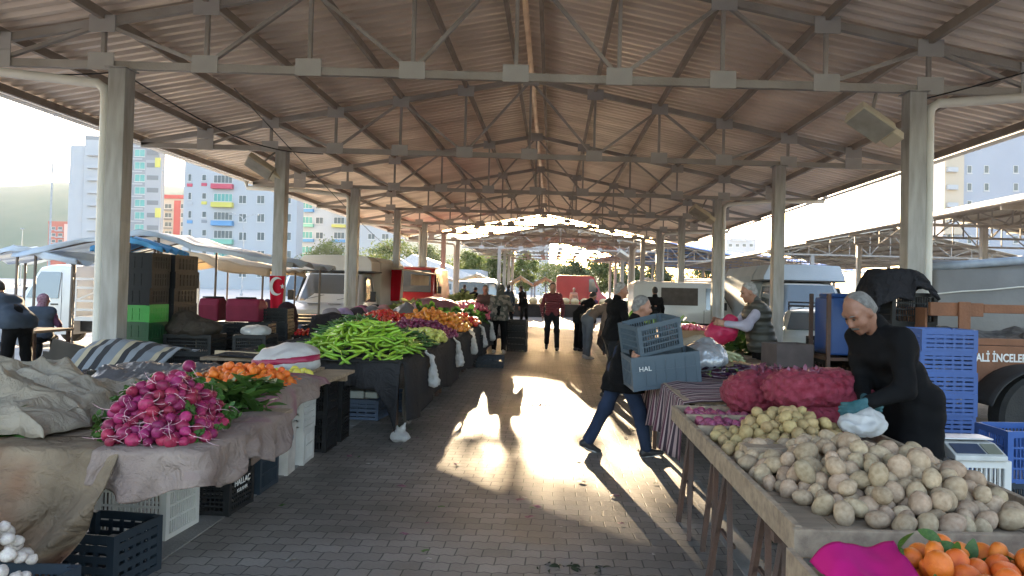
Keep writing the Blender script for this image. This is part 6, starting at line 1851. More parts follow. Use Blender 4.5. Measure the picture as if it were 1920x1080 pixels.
ORANGE_S = mat('faded orange trailer board', (0.22,0.095,0.05), 0.75, (0.15,0.07,0.04), 3, 0.35, 40)
def ring(zb, zt, wb, wm, wt, r=0.08):
    zm = zb + (zt-zb)*0.45
    return [(-wb, zb), (wb, zb), (wm, zb + (zt-zb)*0.12), (wm, zm), (wt, zt - r), (wt - r*0.8, zt - r*0.25), (wt*0.5, zt), (-wt*0.5, zt), (-wt + r*0.8, zt - r*0.25), (-wt, zt - r), (-wm, zm), (-wm, zb + (zt-zb)*0.12)]
def shell(secs):
    """a body lofted through rings: (y, zb, zt, wb, wm, wt)"""
    mb = MB()
    n = 12
    for (y, zb, zt, wb, wm, wt) in secs:
        for (x, z) in ring(zb, zt, wb, wm, wt): mb.v.append((x, y, z))
    for i in range(len(secs)-1):
        for j in range(n):
            a, b = i*n+j, i*n+(j+1) % n
            mb.f.append((a, b, b+n, a+n))
    mb.f.append(tuple(range(n-1, -1, -1))); mb.f.append(tuple((len(secs)-1)*n + j for j in range(n)))
    return mb
def plate4(pts, th=0.012):
    """a slightly thick pane through four corners"""
    p = [Vector(q) for q in pts]
    nrm = (p[1]-p[0]).cross(p[3]-p[0]).normalized()*th
    return MB().add(p + [q + nrm for q in p], [(0,1,2,3), (7,6,5,4), (0,4,5,1), (1,5,6,2), (2,6,7,3), (3,7,4,0)])
def wheel_part(parent, x, y, r, w_=0.2, hub=CHROME):
    s = 1 if x > 0 else -1
    M = Matrix.Translation((x, y, r)) @ Matrix.Rotation(PI/2, 4, 'Y')
    wv = P('wheel', MB().lathe([(r*0.6,-w_/2),(r*0.93,-w_/2),(r,-w_*0.36),(r,w_*0.36),(r*0.93,w_/2),(r*0.6,w_/2)], 24, M), TYRE, parent, smooth=R(40))
    P('rim', MB().lathe([(0.03, s*w_*0.30),(r*0.2, s*w_*0.36),(r*0.5, s*w_*0.28),(r*0.6, s*w_*0.5-0.004*s),(r*0.62, s*w_*0.2)], 20, M), hub, wv, smooth=R(40))
    return wv
def cab(t, W, paint, h=1.95, y0=0.0, badge=True, hood=0.75, grille=True, length=2.3):
    """front cab looking towards -Y; y0 is its nose"""
    w2 = W/2
    hz_ = h*0.53
    secs = [(y0, 0.28, hz_*0.62, w2*0.86, w2*0.9, w2*0.86), (y0+0.10, 0.22, hz_*0.86, w2*0.95, w2*0.98, w2*0.92), (y0+hood*0.6, 0.22, hz_, w2*0.95, w2, w2*0.9), (y0+hood, 0.24, hz_*1.05, w2*0.95, w2, w2*0.90),
            (y0+hood+0.62, 0.24, h*0.975, w2*0.95, w2, w2*0.80), (y0+hood+0.95, 0.24, h, w2*0.95, w2, w2*0.81), (y0+length, 0.24, h, w2*0.95, w2, w2*0.82)]
    P('body', shell(secs), paint, t, smooth=R(38))
    a, b = secs[3], secs[4]
    P('windscreen', plate4([(-w2*0.80, a[0]+0.035, a[2]+0.035), (w2*0.80, a[0]+0.035, a[2]+0.035), (w2*0.70, b[0]-0.05, b[2]-0.035), (-w2*0.70, b[0]-0.05, b[2]-0.035)], -0.02), GLASS, t)
    for s in (-1, 1):
        x0, x1 = s*(w2*0.975), s*(w2*0.87)
        P('side_window', plate4([(s*w2*1.0, y0+hood+0.25, hz_*1.06), (s*w2*1.0, y0+hood+1.25, hz_*1.06), (s*w2*0.9, y0+hood+1.25, h*0.93), (s*w2*0.9, y0+hood+0.62, h*0.93)], 0.012*-s), GLASS, t)
        hl = MB().add([Vector((s*w2*q[0], y0+q[1], hz_*q[2])) for q in ((0.62,0.02,0.62),(0.93,0.09,0.66),(0.95,0.17,0.92),(0.66,0.05,0.80),(0.62,-0.03,0.62),(0.95,0.03,0.66),(0.985,0.13,0.92),(0.66,-0.02,0.80))], [(0,1,2,3),(4,5,6,7),(0,1,5,4),(1,2,6,5),(2,3,7,6),(3,0,4,7)])
        P('headlight', hl, LAMP, t)
        P('mirror', MB().box(s*(w2+0.17)-0.08, s*(w2+0.17)+0.08, y0+hood+0.33, y0+hood+0.42, hz_*1.08, hz_*1.36).bar((s*w2, y0+hood+0.38, hz_*1.1), (s*(w2+0.12), y0+hood+0.38, hz_*1.16), 0.04, 0.04), BLKP, t, bevel=0.015)
    if grille:
        gr = MB()
        gr.box(-w2*0.55, w2*0.55, y0-0.028, y0+0.05, hz_*0.44, hz_*0.76)
        gg = P('grille', gr, BLKP, t, bevel=0.02)
        for k in range(4):
            z = hz_*(0.47 + 0.085*k)
            P('grille_bar', MB().box(-w2*0.52, w2*0.52, y0-0.045, y0-0.029, z, z+0.028), CHROME, gg)
        P('bumper', MB().box(-w2*0.97, w2*0.97, y0-0.06, y0+0.2, 0.25, hz_*0.42), BLKP, t, bevel=0.03)
        P('licence_plate', MB().box(-0.25, 0.25, y0-0.075, y0-0.0605, 0.32, 0.42), WFR, t)
        P('bonnet_slot', MB().box(-w2*0.45, -w2*0.12, y0+hood*0.55, y0+hood*0.62, hz_+0.008, hz_+0.02).box(w2*0.12, w2*0.45, y0+hood*0.55, y0+hood*0.62, hz_+0.008, hz_+0.02), BLKP, t)
    for s in (-1, 1):
        P('wiper', MB().bar((s*0.45*w2-0.2, a[0]+0.03, a[2]+0.07), (s*0.45*w2+0.3, a[0]+0.15, a[2]+0.2), 0.012, 0.012), BLKP, t)
        wheel_part(t, s*(w2-0.12), y0+0.55, 0.31)
def box_truck(label, x, y, rz, W, paint, canvas, boxh, boxl=3.2, h=1.95, arched=False, badge=False, gable=0.12):
    t = T('box_truck', label, 'truck', (x, y, 0), rz)
    cab(t, W, paint, h)
    b0 = 2.35
    bw = W*0.54
    prof = [(-bw, 0.62), (bw, 0.62), (bw, boxh-gable-0.06), (bw*0.86, boxh-0.03), (0, boxh), (-bw*0.86, boxh-0.03), (-bw, boxh-gable-0.06)]
    P('cargo_box', MB().prism(prof, b0-0.75 if arched else b0, b0+boxl, 'y') if not arched else MB().prism(prof, b0, b0+boxl, 'y').prism([(q[0]*0.98, max(q[1], h+0.02)) for q in prof[1:]] if False else [(-bw*0.98, h+0.025), (bw*0.98, h+0.025), (bw*0.97, boxh-gable-0.07), (bw*0.84, boxh-0.04), (0, boxh-0.01), (-bw*0.84, boxh-0.04), (-bw*0.97, boxh-gable-0.07)], b0-1.0, b0-0.001, 'y'), canvas, t, bevel=0.02)
    P('chassis', MB().box(-bw*0.8, bw*0.8, 2.3, b0+boxl-0.1, 0.42, 0.615), BLKP, t)
    P('trim_rail', MB().box(-bw-0.012, bw+0.012, (b0-1.02 if arched else b0-0.02), b0+0.05, h+0.002, h+0.04), BLKP, t)
    for s in (-1, 1):
        wheel_part(t, s*(W/2-0.12), b0+boxl*0.6, 0.33, 0.24)
    if badge:
        M = Matrix.Translation((0, -0.05, h*0.53*0.6)) @ Matrix.Rotation(PI/2, 4, 'X') @ Matrix.Diagonal((1.9, 0.8, 1, 1))
        bd = P('badge', MB().lathe([(0.075, 0.0), (0.075, 0.02)], 20, M), mat('blue badge', (0.01,0.03,0.16), 0.3), t)
        text_on(bd, 'Ford', 0.1, (0, -0.073, h*0.53*0.6), (PI/2, 0, 0))
    return t
tr = box_truck('white delivery truck with pale canvas box and blue oval badge behind the left stalls', -6.25, 18.9, R(0), 2.0, PAINTW, CANVAS, 2.45, arched=True, badge=True)
P('side_awning', MB().box(1.09, 2.0, 2.5, 5.4, 1.98, 2.02, Matrix.Rotation(R(8), 4, 'Y') @ Matrix.Translation((0, 0, 0.3))).box(1.95, 1.99, 2.5, 5.4, 1.62, 1.95), BEIGE, tr)
tr2 = box_truck('white truck with a blue lit faceted box above its cab behind the roof rack car', 6.65, 17.2, R(0), 2.05, PAINTW, CANVB, 2.42, arched=True, gable=0.26)

def van(label, x, y, rz, L, W, H, paint, door=False, kind='van'):
    t = T(kind, label, 'van', (x, y, 0), rz)
    w2 = W/2
    secs = [(0, 0.3, H*0.30, w2*0.86, w2*0.9, w2*0.84), (0.1, 0.25, H*0.44, w2*0.95, w2*0.97, w2*0.9), (L*0.13, 0.25, H*0.55, w2*0.95, w2, w2*0.88), (L*0.27, 0.25, H*0.97, w2*0.95, w2, w2*0.83), (L*0.34, 0.25, H, w2*0.95, w2, w2*0.85), (L*0.97, 0.25, H, w2*0.95, w2, w2*0.86), (L, 0.3, H*0.95, w2*0.92, w2*0.97, w2*0.82)]
    P('body', shell(secs), paint, t, smooth=R(38))
    P('windscreen', plate4([(-w2*0.80, L*0.135, H*0.585), (w2*0.80, L*0.135, H*0.585), (w2*0.70, L*0.255, H*0.945), (-w2*0.70, L*0.255, H*0.945)], -0.02), GLASS, t)
    for s in (-1, 1):
        P('side_window', plate4([(s*w2*1.002, L*0.20, H*0.56), (s*w2*1.002, L*0.37, H*0.56), (s*w2*0.90, L*0.37, H*0.9), (s*w2*0.90, L*0.275, H*0.9)], 0.014*-s), GLASS, t)
        P('headlight', MB().box(s*w2*0.72-0.13, s*w2*0.72+0.13, -0.02, 0.12, H*0.31, H*0.39), LAMP, t, bevel=0.02)
        P('mirror', MB().box(s*(w2+0.1)-0.07, s*(w2+0.1)+0.07, L*0.2, L*0.2+0.08, H*0.56, H*0.68), BLKP, t, bevel=0.012)
        for yy in (L*0.16, L*0.8):
            wheel_part(t, s*(w2-0.1), yy, 0.3)
        P('side_moulding', MB().box(s*w2-0.012, s*w2+0.016, L*0.2, L*0.95, H*0.3, H*0.345), BLKP, t)
        P('door_seam', MB().box(s*w2*1.0-0.004, s*w2*1.0+0.006, L*0.385, L*0.389, H*0.2, H*0.55), BLKP, t)
    P('grille', MB().box(-w2*0.5, w2*0.5, -0.025, 0.05, H*0.22, H*0.31), BLKP, t)
    P('bumper', MB().box(-w2*0.95, w2*0.95, -0.07, 0.18, 0.24, 0.44), BLKP, t, bevel=0.03)
    P('licence_plate', MB().box(-0.25, 0.25, -0.085, -0.0705, 0.3, 0.4), WFR, t)
    if door:
        s = door
        P('bay_shade_plate', plate4([(s*w2*1.012, L*0.44, H*0.2), (s*w2*1.012, L*0.76, H*0.2), (s*w2*0.935, L*0.76, H*0.9), (s*w2*0.935, L*0.44, H*0.9)], 0.016*-s), mat('painted cargo bay shade', (0.10,0.085,0.075), 0.9), t)  # dark plate on the closed side; its colour stands for the bay's shade
    P('rear_window', plate4([(-w2*0.7, L*0.998, H*0.55), (w2*0.7, L*0.998, H*0.55), (w2*0.66, L*1.0, H*0.85), (-w2*0.66, L*1.0, H*0.85)], 0.014), GLASS, t)
    return t
van('long white panel van with an open side parked across behind the right hand stalls', 6.0, 22.3, R(-90+180), 3.5, 1.7, 1.92, PAINTW, door=-1)
van('red van parked in the open beyond the second roof', 3.9, 50.0, R(90), 3.6, 1.8, 2.6, PAINTR, door=0)
van('red high van behind the left hand stalls at the fourth column', -5.3, 26.0, R(0), 4.5, 1.8, 2.35, PAINTR)
van('white van half hidden behind the red flag', -8.6, 24.0, R(5), 4.4, 1.8, 1.95, PAINTW)
van('white van glimpsed behind the far right columns', 7.8, 26.0, R(25), 4.2, 1.8, 2.1, PAINTW)
van('dark van far off under the second roof', -2.6, 46.0, R(80), 3.6, 1.75, 2.0, mat('dark vehicle paint', (0.05,0.06,0.065), 0.4, coat=0.3))
van('white minibus at the far end left of the second roof post', -4.2, 49.0, R(20), 4.2, 1.8, 2.2, PAINTW)
van('white van far off beneath the skewed roof', 10.5, 34.0, R(60), 4.4, 1.85, 2.3, PAINTW)

# small pickup truck at the left, nose to the left
t = T('pickup_truck', 'small white flatbed truck facing left behind the seated woman', 'truck', (-12.5, 16.9, 0), R(-90))
w2 = 0.85
P('body', shell([(0, 0.35, 0.85, w2*0.9, w2*0.94, w2*0.9), (0.08, 0.3, 1.02, w2*0.96, w2, w2*0.92), (0.32, 0.3, 1.12, w2*0.96, w2, w2*0.92), (0.72, 0.3, 1.84, w2*0.96, w2, w2*0.84), (0.95, 0.3, 1.90, w2*0.96, w2, w2*0.86), (1.55, 0.3, 1.88, w2*0.96, w2, w2*0.86)]), PAINTW, t, smooth=R(38))
for s in (-1, 1):
    P('side_window', plate4([(s*w2*1.004, 0.52, 1.12), (s*w2*1.004, 1.25, 1.12), (s*w2*0.90, 1.25, 1.72), (s*w2*0.90, 0.78, 1.72)], 0.014*-s), GLASS, t)
    P('door_handle', MB().box(s*w2-0.01, s*w2+0.02, 1.1, 1.26, 0.97, 1.0), BLKP, t)
    P('door_seam', MB().box(s*w2-0.004, s*w2+0.006, 1.33, 1.336, 0.4, 1.7), BLKP, t)
    P('indicator', MB().box(s*w2*0.97-0.03, s*w2*0.97+0.03, 0.03, 0.12, 0.84, 0.94), AMBER, t)
    P('headlight', MB().box(s*w2*0.7-0.12, s*w2*0.7+0.12, -0.02, 0.05, 0.68, 0.82), LAMP, t, bevel=0.02)
    for yy in (0.55, 2.9): wheel_part(t, s*(w2-0.1), yy, 0.29)
    P('arch', MB().tube([(s*w2*1.0, 0.55+0.36*math.cos(R(a)), 0.30+0.36*math.sin(R(a))) for a in range(0, 181, 15)], 0.025, 6), BLKP, t)
P('windscreen', plate4([(-w2*0.8, 0.34, 1.15), (w2*0.8, 0.34, 1.15), (w2*0.72, 0.69, 1.8), (-w2*0.72, 0.69, 1.8)], -0.02), GLASS, t)
P('load_bed', MB().box(-w2, w2, 1.62, 3.6, 0.62, 0.72), PAINTW, t)
for s in (-1, 1):
    rl = MB()
    for z in (0.85, 1.05, 1.35, 1.55): rl.box(s*w2-0.02, s*w2+0.02, 1.64, 3.6, z, z+0.05)
    for k in range(5): rl.box(s*w2-0.025, s*w2+0.025, 1.64+0.48*k, 1.69+0.48*k, 0.72, 1.58)
    rl.bar((s*w2, 1.7, 1.1), (s*w2, 2.6, 1.5), 0.03, 0.03)
    P('side_rail', rl, PAINTW, t)
P('chassis', MB().box(-0.5, 0.5, 1.0, 3.5, 0.35, 0.6), BLKP, t)
# loaded lorry at the far left edge
t = T('flatbed_lorry', 'old lorry stacked with dark crates at the far left edge', 'truck', (-18.2, 24.0, 0), R(-90))
cab(t, 1.9, mat('dull blue paint', (0.25,0.32,0.38), 0.5), 1.75, grille=True)
P('load_bed', MB().box(-0.95, 0.95, 2.32, 5.2, 0.75, 0.9), RUST, t)
for s in (-1, 1): wheel_part(t, s*0.83, 4.2, 0.34)
for k in range(4):
    for j in range(2):
        crate('dark crate in the %s row on the old lorry' % ('lower', 'upper')[j], (-20.7-0.65*k, 24.0, 0.9+0.4*j), 0, (0.62, 1.5, 0.39), 'black', 'slat', 'crates on the old lorry (%s)' % ('lower', 'upper')[j])

# small hatchback with a roof rack
t = T('parked_car', 'pale grey green car with a roof rack and dark rear window', 'car', (5.05, 13.2, 0), R(-18))
w2 = 0.78
P('body', shell([(0, 0.42, 0.72, w2*0.88, w2*0.92, w2*0.86), (0.1, 0.25, 0.80, w2*0.95, w2*0.98, w2*0.9), (0.9, 0.24, 0.86, w2*0.96, w2, w2*0.88), (1.5, 0.24, 1.26, w2*0.96, w2, w2*0.76), (1.9, 0.24, 1.30, w2*0.96, w2, w2*0.77), (3.0, 0.24, 1.28, w2*0.96, w2, w2*0.77), (3.6, 0.26, 0.95, w2*0.95, w2*0.99, w2*0.85), (3.95, 0.36, 0.80, w2*0.9, w2*0.95, w2*0.82)]), PAINTG, t, smooth=R(38))
P('windscreen', plate4([(-w2*0.76, 0.94, 0.91), (w2*0.76, 0.94, 0.91), (w2*0.66, 1.45, 1.235), (-w2*0.66, 1.45, 1.235)], -0.02), GLASS, t)
P('rear_window', plate4([(-w2*0.68, 3.08, 1.25), (w2*0.68, 3.08, 1.25), (w2*0.76, 3.58, 0.98), (-w2*0.76, 3.58, 0.98)], -0.02), GLASS, t)
for s in (-1, 1):
    for (a, b) in ((1.3, 2.1), (2.2, 3.05)):
        P('side_window', plate4([(s*w2*1.0, a, 0.88), (s*w2*1.0, b, 0.88), (s*w2*0.82, b-0.03, 1.2), (s*w2*0.82, a+(0.3 if a < 2 else 0.02), 1.2)], 0.012*-s), GLASS, t)
    P('mirror', MB().box(s*(w2+0.08)-0.07, s*(w2+0.08)+0.07, 1.32, 1.4, 0.88, 0.99), BLKP, t, bevel=0.012)
    P('headlight', MB().box(s*w2*0.68-0.11, s*w2*0.68+0.11, -0.03, 0.06, 0.55, 0.67), LAMP, t, bevel=0.02)
    P('door_handle', MB().box(s*w2*1.0-0.01, s*w2*1.0+0.018, 1.95, 2.08, 0.8, 0.83), CHROME, t)
    for yy in (0.7, 3.2): wheel_part(t, s*(w2-0.08), yy, 0.28, 0.17)
P('bumper', MB().box(-w2*0.95, w2*0.95, -0.07, 0.12, 0.32, 0.47), BLKP, t, bevel=0.02)
P('licence_plate', MB().box(-0.25, 0.25, -0.085, -0.0705, 0.35, 0.45), WFR, t)
rk = MB()
for z in (1.36, 1.44): rk.tube([(-0.55,1.5,z),(0.55,1.5,z),(0.55,2.9,z),(-0.55,2.9,z),(-0.55,1.5,z)], 0.012, 6)
for k in range(6): rk.tube([(-0.55,1.5+0.28*k,1.36),(0.55,1.5+0.28*k,1.36)], 0.01, 6)
for x in (-0.55, 0.55):
    for y in (1.5, 1.97, 2.43, 2.9): rk.tube([(x,y,1.27),(x,y,1.44)], 0.01, 6)
P('roof_rack', rk, BLKP, t)

# farm trailer with faded orange boards, and the tarpaulin load behind it
t = T('farm_trailer', 'faded orange farm trailer with a stencilled name and big muddy wheel', 'trailer', (3.9, 7.25, 0))
P('upper_board', MB().box(0.0, 0.55, 0, 0.05, 1.42, 1.56).box(0.552, 2.9, 0, 0.05, 1.46, 1.55), ORANGE_S, t, bevel=0.006)
P('post', MB().box(0.28, 0.40, -0.03, -0.002, 0.80, 1.57), ORANGE_S, t, bevel=0.006)
P('middle_board', MB().box(0.41, 2.9, 0, 0.05, 1.13, 1.20), ORANGE_S, t, bevel=0.006)
P('lower_board', MB().box(0.42, 2.9, -0.01, 0.04, 0.74, 1.125), ORANGE_S, t, bevel=0.006)
P('bottom_board', MB().box(0.40, 2.9, 0.0, 0.05, 0.60, 0.735), mat('dusty trailer beam', (0.22,0.15,0.12), 0.8, (0.16,0.12,0.10), 4), t)
P('side_board', MB().box(-0.02, 0.0, 0.06, 2.4, 0.72, 1.5), ORANGE_S, t)
P('bed', MB().box(0.02, 2.9, 0.06, 2.4, 0.62, 0.72), RUST, t)
lo = P('load', MB().grid(lambda u, v: (0.02+2.9*u, 0.1+2.2*v, 0.75 + 0.55*(1-(2*v-1)**4)*(0.8+0.3*nz(u*5, v*4)) + 0.04*nz(u*20, v*20)), 40, 24), mat('dark piled load', (0.10,0.09,0.075), 0.95, (0.035,0.03,0.028), 14), t)
tx = text_on(t, 'ALİ İNCELER', 0.115, (0.73, -0.014, 1.0), (PI/2, 0, 0), bold=0.003); tx.scale = (0.78, 1, 1)
M = Matrix.Translation((0.96, -0.22, 0.44)) @ Matrix.Rotation(PI/2, 4, 'X')
r = 0.44
ty = P('wheel', MB().lathe([(r*0.62,-0.13),(r*0.92,-0.13),(r,-0.09),(r,0.09),(r*0.92,0.13),(r*0.62,0.13)], 36, M), TYRE, t, smooth=R(40))
P('rim', MB().lathe([(0.02,0.06),(0.09,0.075),(0.10,0.03),(r*0.46,0.02),(r*0.52,0.10),(r*0.63,0.125),(r*0.635,0.05)], 30, M), mat('muddy rim', (0.20,0.18,0.15), 0.7, (0.12,0.10,0.085), 6), ty, smooth=R(40))
for k in range(6):
    a = k*PI/3
    P('wheel_nut', MB().lathe([(0.014,0),(0.014,0.03)], 6, Matrix.Translation((0.96+0.15*math.cos(a), -0.245, 0.44+0.15*math.sin(a))) @ Matrix.Rotation(PI/2, 4, 'X')), RUST, ty)
P('mudguard', MB().grid(lambda u, v: (0.96 - 0.58*math.cos(0.25+u*2.6), -0.40 + 0.42*v, 0.44 + 0.50*math.sin(0.25+u*2.6)), 24, 4), mat('mudguard rubber', (0.03,0.03,0.032), 0.7), t, solid=0.012, smooth=4)
t = T('covered_load', 'tall load under a grey tarpaulin behind the orange farm trailer', 'tarpaulin', (5.62, 10.4, 0))
P('tarpaulin', MB().grid(lambda u, v: (4.2*u + 0.02*nz(v*9, u*4), [0, 0, 0.02, 0.22, 0.8, 1.0][min(5, int(v*5.001))]*1.0 + 0.02*nz(u*6, v*7), [0.5, 1.2, 2.0, 2.17, 2.15, 1.1][min(5, int(v*5.001))] + 0.10*u + 0.02*nz(u*5, v*3)), 40, 5), mat('grey tarpaulin', (0.16,0.155,0.15), 0.55, (0.12,0.118,0.115), 1.5, 0.3, 12), t, smooth=R(60), solid=0.01)
P('edge_roll', MB().tube([(0.42*i, 0.06, 2.06+0.042*i) for i in range(11)], 0.065, 10), mat('blue lit tarpaulin edge', (0.28,0.33,0.40), 0.5), t, smooth=4)  # bluish light along the top roll, put into its colour
P('rope', MB().tube([(0.42*i, -0.03, 1.66+0.042*i + 0.01*(i % 2)) for i in range(11)], 0.011, 6), PVC, t)
P('frame', MB().box(0.05, 4.1, 0.1, 0.9, 0.3, 1.0), RUST, t)
# blue tank on a crate stand, jacket over a crate beside the column
t = T('water_tank', 'square blue plastic tank in a rusty frame beside the right column', 'tank', (3.42, 8.3, 0))
P('tank_body', MB().box(-0.23, 0.23, -0.25, 0.25, 0.92, 1.58).box(-0.2, 0.2, -0.22, 0.22, 1.5805, 1.63), mat('blue tank plastic', (0.025,0.075,0.24), 0.4, (0.02,0.06,0.2), 2), t, bevel=0.03)
fr = MB()
for x in (-0.26, 0.26):
    for y in (-0.27, 0.27): fr.box(x-0.02, x+0.02, y-0.02, y+0.02, 0, 1.62)
for z in (0.86, 0.4): fr.box(-0.28, 0.28, -0.28, 0.28, z, z+0.035)
P('stand', fr, RUST, t)
stack(lab('%s black crate stacked against the right column under the jacket', 5), 3.86, 7.7, 0.05, 5, (0.5, 0.36, 0.34), 'black', 'grid', 'black crates against the right column')
def jk(u, v):
    x, y = (u-0.5)*0.86, (v-0.5)*0.66
    d = (abs(x/0.33)**2.5 + abs(y/0.26)**2.5)**0.4
    sag = 0.34 if x < 0.1 else 0.16
    fx, fy = x*(0.85 if abs(x) > 0.3 else 1), y*(0.85 if abs(y) > 0.24 else 1)
    return (3.72 + fx, 7.70 + fy, 1.90 - 0.06*d*d*0.5 - sag*1.5*max(0, d-0.75) + 0.02*nz(x*7, y*7) + 0.012*nz(x*17, y*17))
tag(P('jacket', MB().grid(jk, 44, 34).mesh('jacket', sacking('black jacket shell', (0.02,0.021,0.026), (0.03,0.03,0.036)), smooth=4), solid=0.03), 'black quilted jacket thrown over the top crate by the right column', 'jacket')
# ---------------------------------------------------------------- tarpaulin awnings
TARPW = thin(mat('white blue tarpaulin', (0.52,0.60,0.70), 0.5, (0.62,0.64,0.64), 1.3, 0.4, 9), 0.35)
TARPB = thin(mat('sky blue tarpaulin', (0.10,0.36,0.62), 0.5, (0.08,0.30,0.56), 1.3, 0.4, 9), 0.3)
TARPC = thin(mat('cream canvas awning', (0.56,0.47,0.34), 0.75, (0.46,0.38,0.27), 1.3, 0.4, 9), 0.35)
POLE = mat('awning pole', (0.16,0.13,0.11), 0.6)
def awning(label, cx, cy, w, d, ze, zr, m, valance=0.25, poles=True, seed=0, ridge_off=0.0, mv=None):
    t = T('awning', label, 'awning', (cx, cy, 0))
    def f(u, v):
        x = (u-0.5)*w; y = (v-0.5)*d
        s = abs(u-0.5-ridge_off)*2/(1+2*abs(ridge_off))
        z = zr - (zr-ze)*min(1, s)**0.85 - 0.10*math.sin(v*PI*3)**2*(0.4+0.6*s) + 0.07*nz(x*1.1+seed, y*1.1) + 0.03*nz(x*3+seed, y*3)
        return (x, y, z)
    P('canvas', MB().grid(f, 40, 30).mesh('canvas', m, smooth=4), parent=t, solid=0.006)
    for vv, s in ((0.0, -1), (1.0, 1)):
        def fv(u, v):
            p = f(u, vv)
            return (p[0], p[1] + s*(0.01+0.05*v*math.sin(u*19+seed)), p[2] - 0.01 - v*valance*(0.7+0.4*nz(u*6, seed)))
        P('valance', MB().grid(fv, 40, 5).mesh('valance', mv or TARPC, smooth=4), parent=t, solid=0.005)
    if poles:
        for u in (0.06, 0.5, 0.94):
            for v in (0.05, 0.95):
                p = f(u, v)
                P('pole', MB().tube([(p[0], p[1], 0), (p[0]+0.02, p[1], p[2]-0.01)], 0.025, 8), POLE, t)
        for v in (0.06, 0.94):
            P('cross_pole', MB().tube([f(u/8, v)[:2] + (f(u/8, v)[2]-0.04,) for u in range(9)], 0.018, 6), POLE, t)
    return t
awning('broad white and blue tarpaulin awning with cream underside left of the second column', -7.55, 14.6, 5.3, 2.6, 1.98, 2.55, TARPW, 0.12, seed=1, ridge_off=-0.06, mv=TARPW)
awning('bright sky blue tarpaulin hung over the stall right behind the first left column', -7.6, 13.0, 1.3, 0.9, 2.14, 2.36, TARPB, 0.12, seed=3, mv=TARPB)
awning('smaller white tarpaulin awning sagging left of the first column', -10.2, 14.2, 2.4, 1.8, 1.95, 2.2, TARPW, 0.15, seed=5, mv=TARPW)
for i, (px0, px1, py, Y, m, lab_) in enumerate(((862, 930, 512, 56, TARPW, 'white awning far off under the second roof, leftmost of the row'), (955, 1000, 517, 54, TARPB, 'blue awning far off under the second roof'), (1000, 1046, 519, 57, thin(mat('pink tarpaulin', (0.55,0.34,0.38), 0.6), 0.3), 'pale pink awning far off left of the red van'),
        (800, 860, 514, 60, thin(mat('lilac tarpaulin', (0.46,0.40,0.55), 0.6), 0.3), 'lilac awning far off behind the last left columns'), (1180, 1240, 520, 58, TARPW, 'white awning far off behind the right posts of the second roof'))):
    a, b = D(px0, py, Y), D(px1, py, Y)
    awning(lab_, (a.x+b.x)/2, Y, b.x-a.x, 3.0, a.z-0.55, a.z, m, 0.3, seed=10+i)
# tables and crates under the big awning, in the sun
for i, (x, y, w_, lab_) in enumerate(((-6.9, 14.2, 1.8, 'plank table under the broad tarpaulin awning'), (-8.9, 11.6, 1.5, 'white covered table beside the seated woman'), (-9.0, 10.0, 1.4, 'pale plank table in front of the bending person at the far left'))):
    t = T('market_table', lab_, 'table', (x, y, 0))
    P('tabletop', MB().box(-w_/2, w_/2, -0.45, 0.45, 0.70, 0.74), WOODX, t)
    for sx in (-1, 1):
        for sy in (-1, 1): P('leg', MB().box(sx*(w_/2-0.06)-0.025, sx*(w_/2-0.06)+0.025, sy*0.4-0.025, sy*0.4+0.025, 0, 0.698), RUST, t)
skirt('pale sheet draped over the table beside the seated woman', [(-9.6, 11.13, 0.76), (-8.2, 11.13, 0.76)], lambda u: 0.32+0.1*math.sin(u*6), (0, -1, 0), thin(mat('pale sheet', (0.55,0.55,0.56), 0.8), 0.2), 5.0, 0.03, 3)
stack(lab('%s slate crate beside the pale plank table at the far left', 2), -8.75, 10.9, 0.1, 2, (0.6, 0.42, 0.30), 'lblue', 'slat', 'slate crates at the far left')
crate('slate crate under the pale plank table at the far left', (-9.2, 10.05, 0.0), 0.05, (0.6, 0.42, 0.36), 'navy', 'slat')
crate('second slate crate beyond the pair at the far left', (-8.0, 11.8, 0.0), 0.05, (0.6, 0.42, 0.36), 'lblue', 'slat')
YB = mat('yellowish sacks', (0.56,0.48,0.30), 0.8, (0.44,0.36,0.22), 4, 0.4, 30)
for k, (x, y, lab_) in enumerate(((-8.3, 15.2, 'pale yellow sack under the awning nearest the pole'), (-7.5, 15.4, 'pale yellow sack under the awning beside the first'), (-6.3, 15.0, 'pale yellow sack on the right under the awning'))):
    lump('sack', lab_, 'sack', [('e', (0,0,0.36), (0.32,0.28,0.38), None), ('e', (0.05,0,0.6), (0.22,0.2,0.2), None)], YB, 0.035, 0.08, 0.02, 9, k, (x, y, 0), cut=lambda X, Y, Z: 0.01-Z)
# the stalls that go on along the left, beyond the long one
fs = T('market_table', 'far produce tables set along the left columns before the red van', 'table', (0, 0, 0))
for k in range(3):
    P('tabletop', MB().box(-4.9, -3.4, 19.5+3*k, 22.4+3*k, 0.74, 0.78), WOODX, fs)
    for x in (-4.8, -3.5): P('leg', MB().box(x-0.03, x+0.03, 19.7+3*k, 19.76+3*k, 0, 0.739), RUST, fs)
leaf_pile('leafy_greens', 'pale heap on the far left tables by the white truck', None, (-4.2, 20.6, 0.78), (0.55, 0.6, 0.42), 180, thin(mat('pale cabbage', (0.40,0.44,0.20), 0.6, (0.30,0.36,0.13), 5), 0.3), 0.24, 0.6, 101)
pts = deposit(150, (0.05, 0.062), gaus(-4.2, 23.0, 0.6, 1.0, 0.5), (-4.85, -3.45, 21.8, 24.5), 0.78, 61)
scatter('onion', 'tan onion in the far heap before the red van', 'onion', 'tan onions in the far heap', [blob('onion', (1,1,0.9), 0.05, 1, i, produce('tan onion skin', (0.50,0.30,0.14), (0.42,0.24,0.11), 0.5), 2, tip) for i in range(3)], pts, rr, tilt=1)
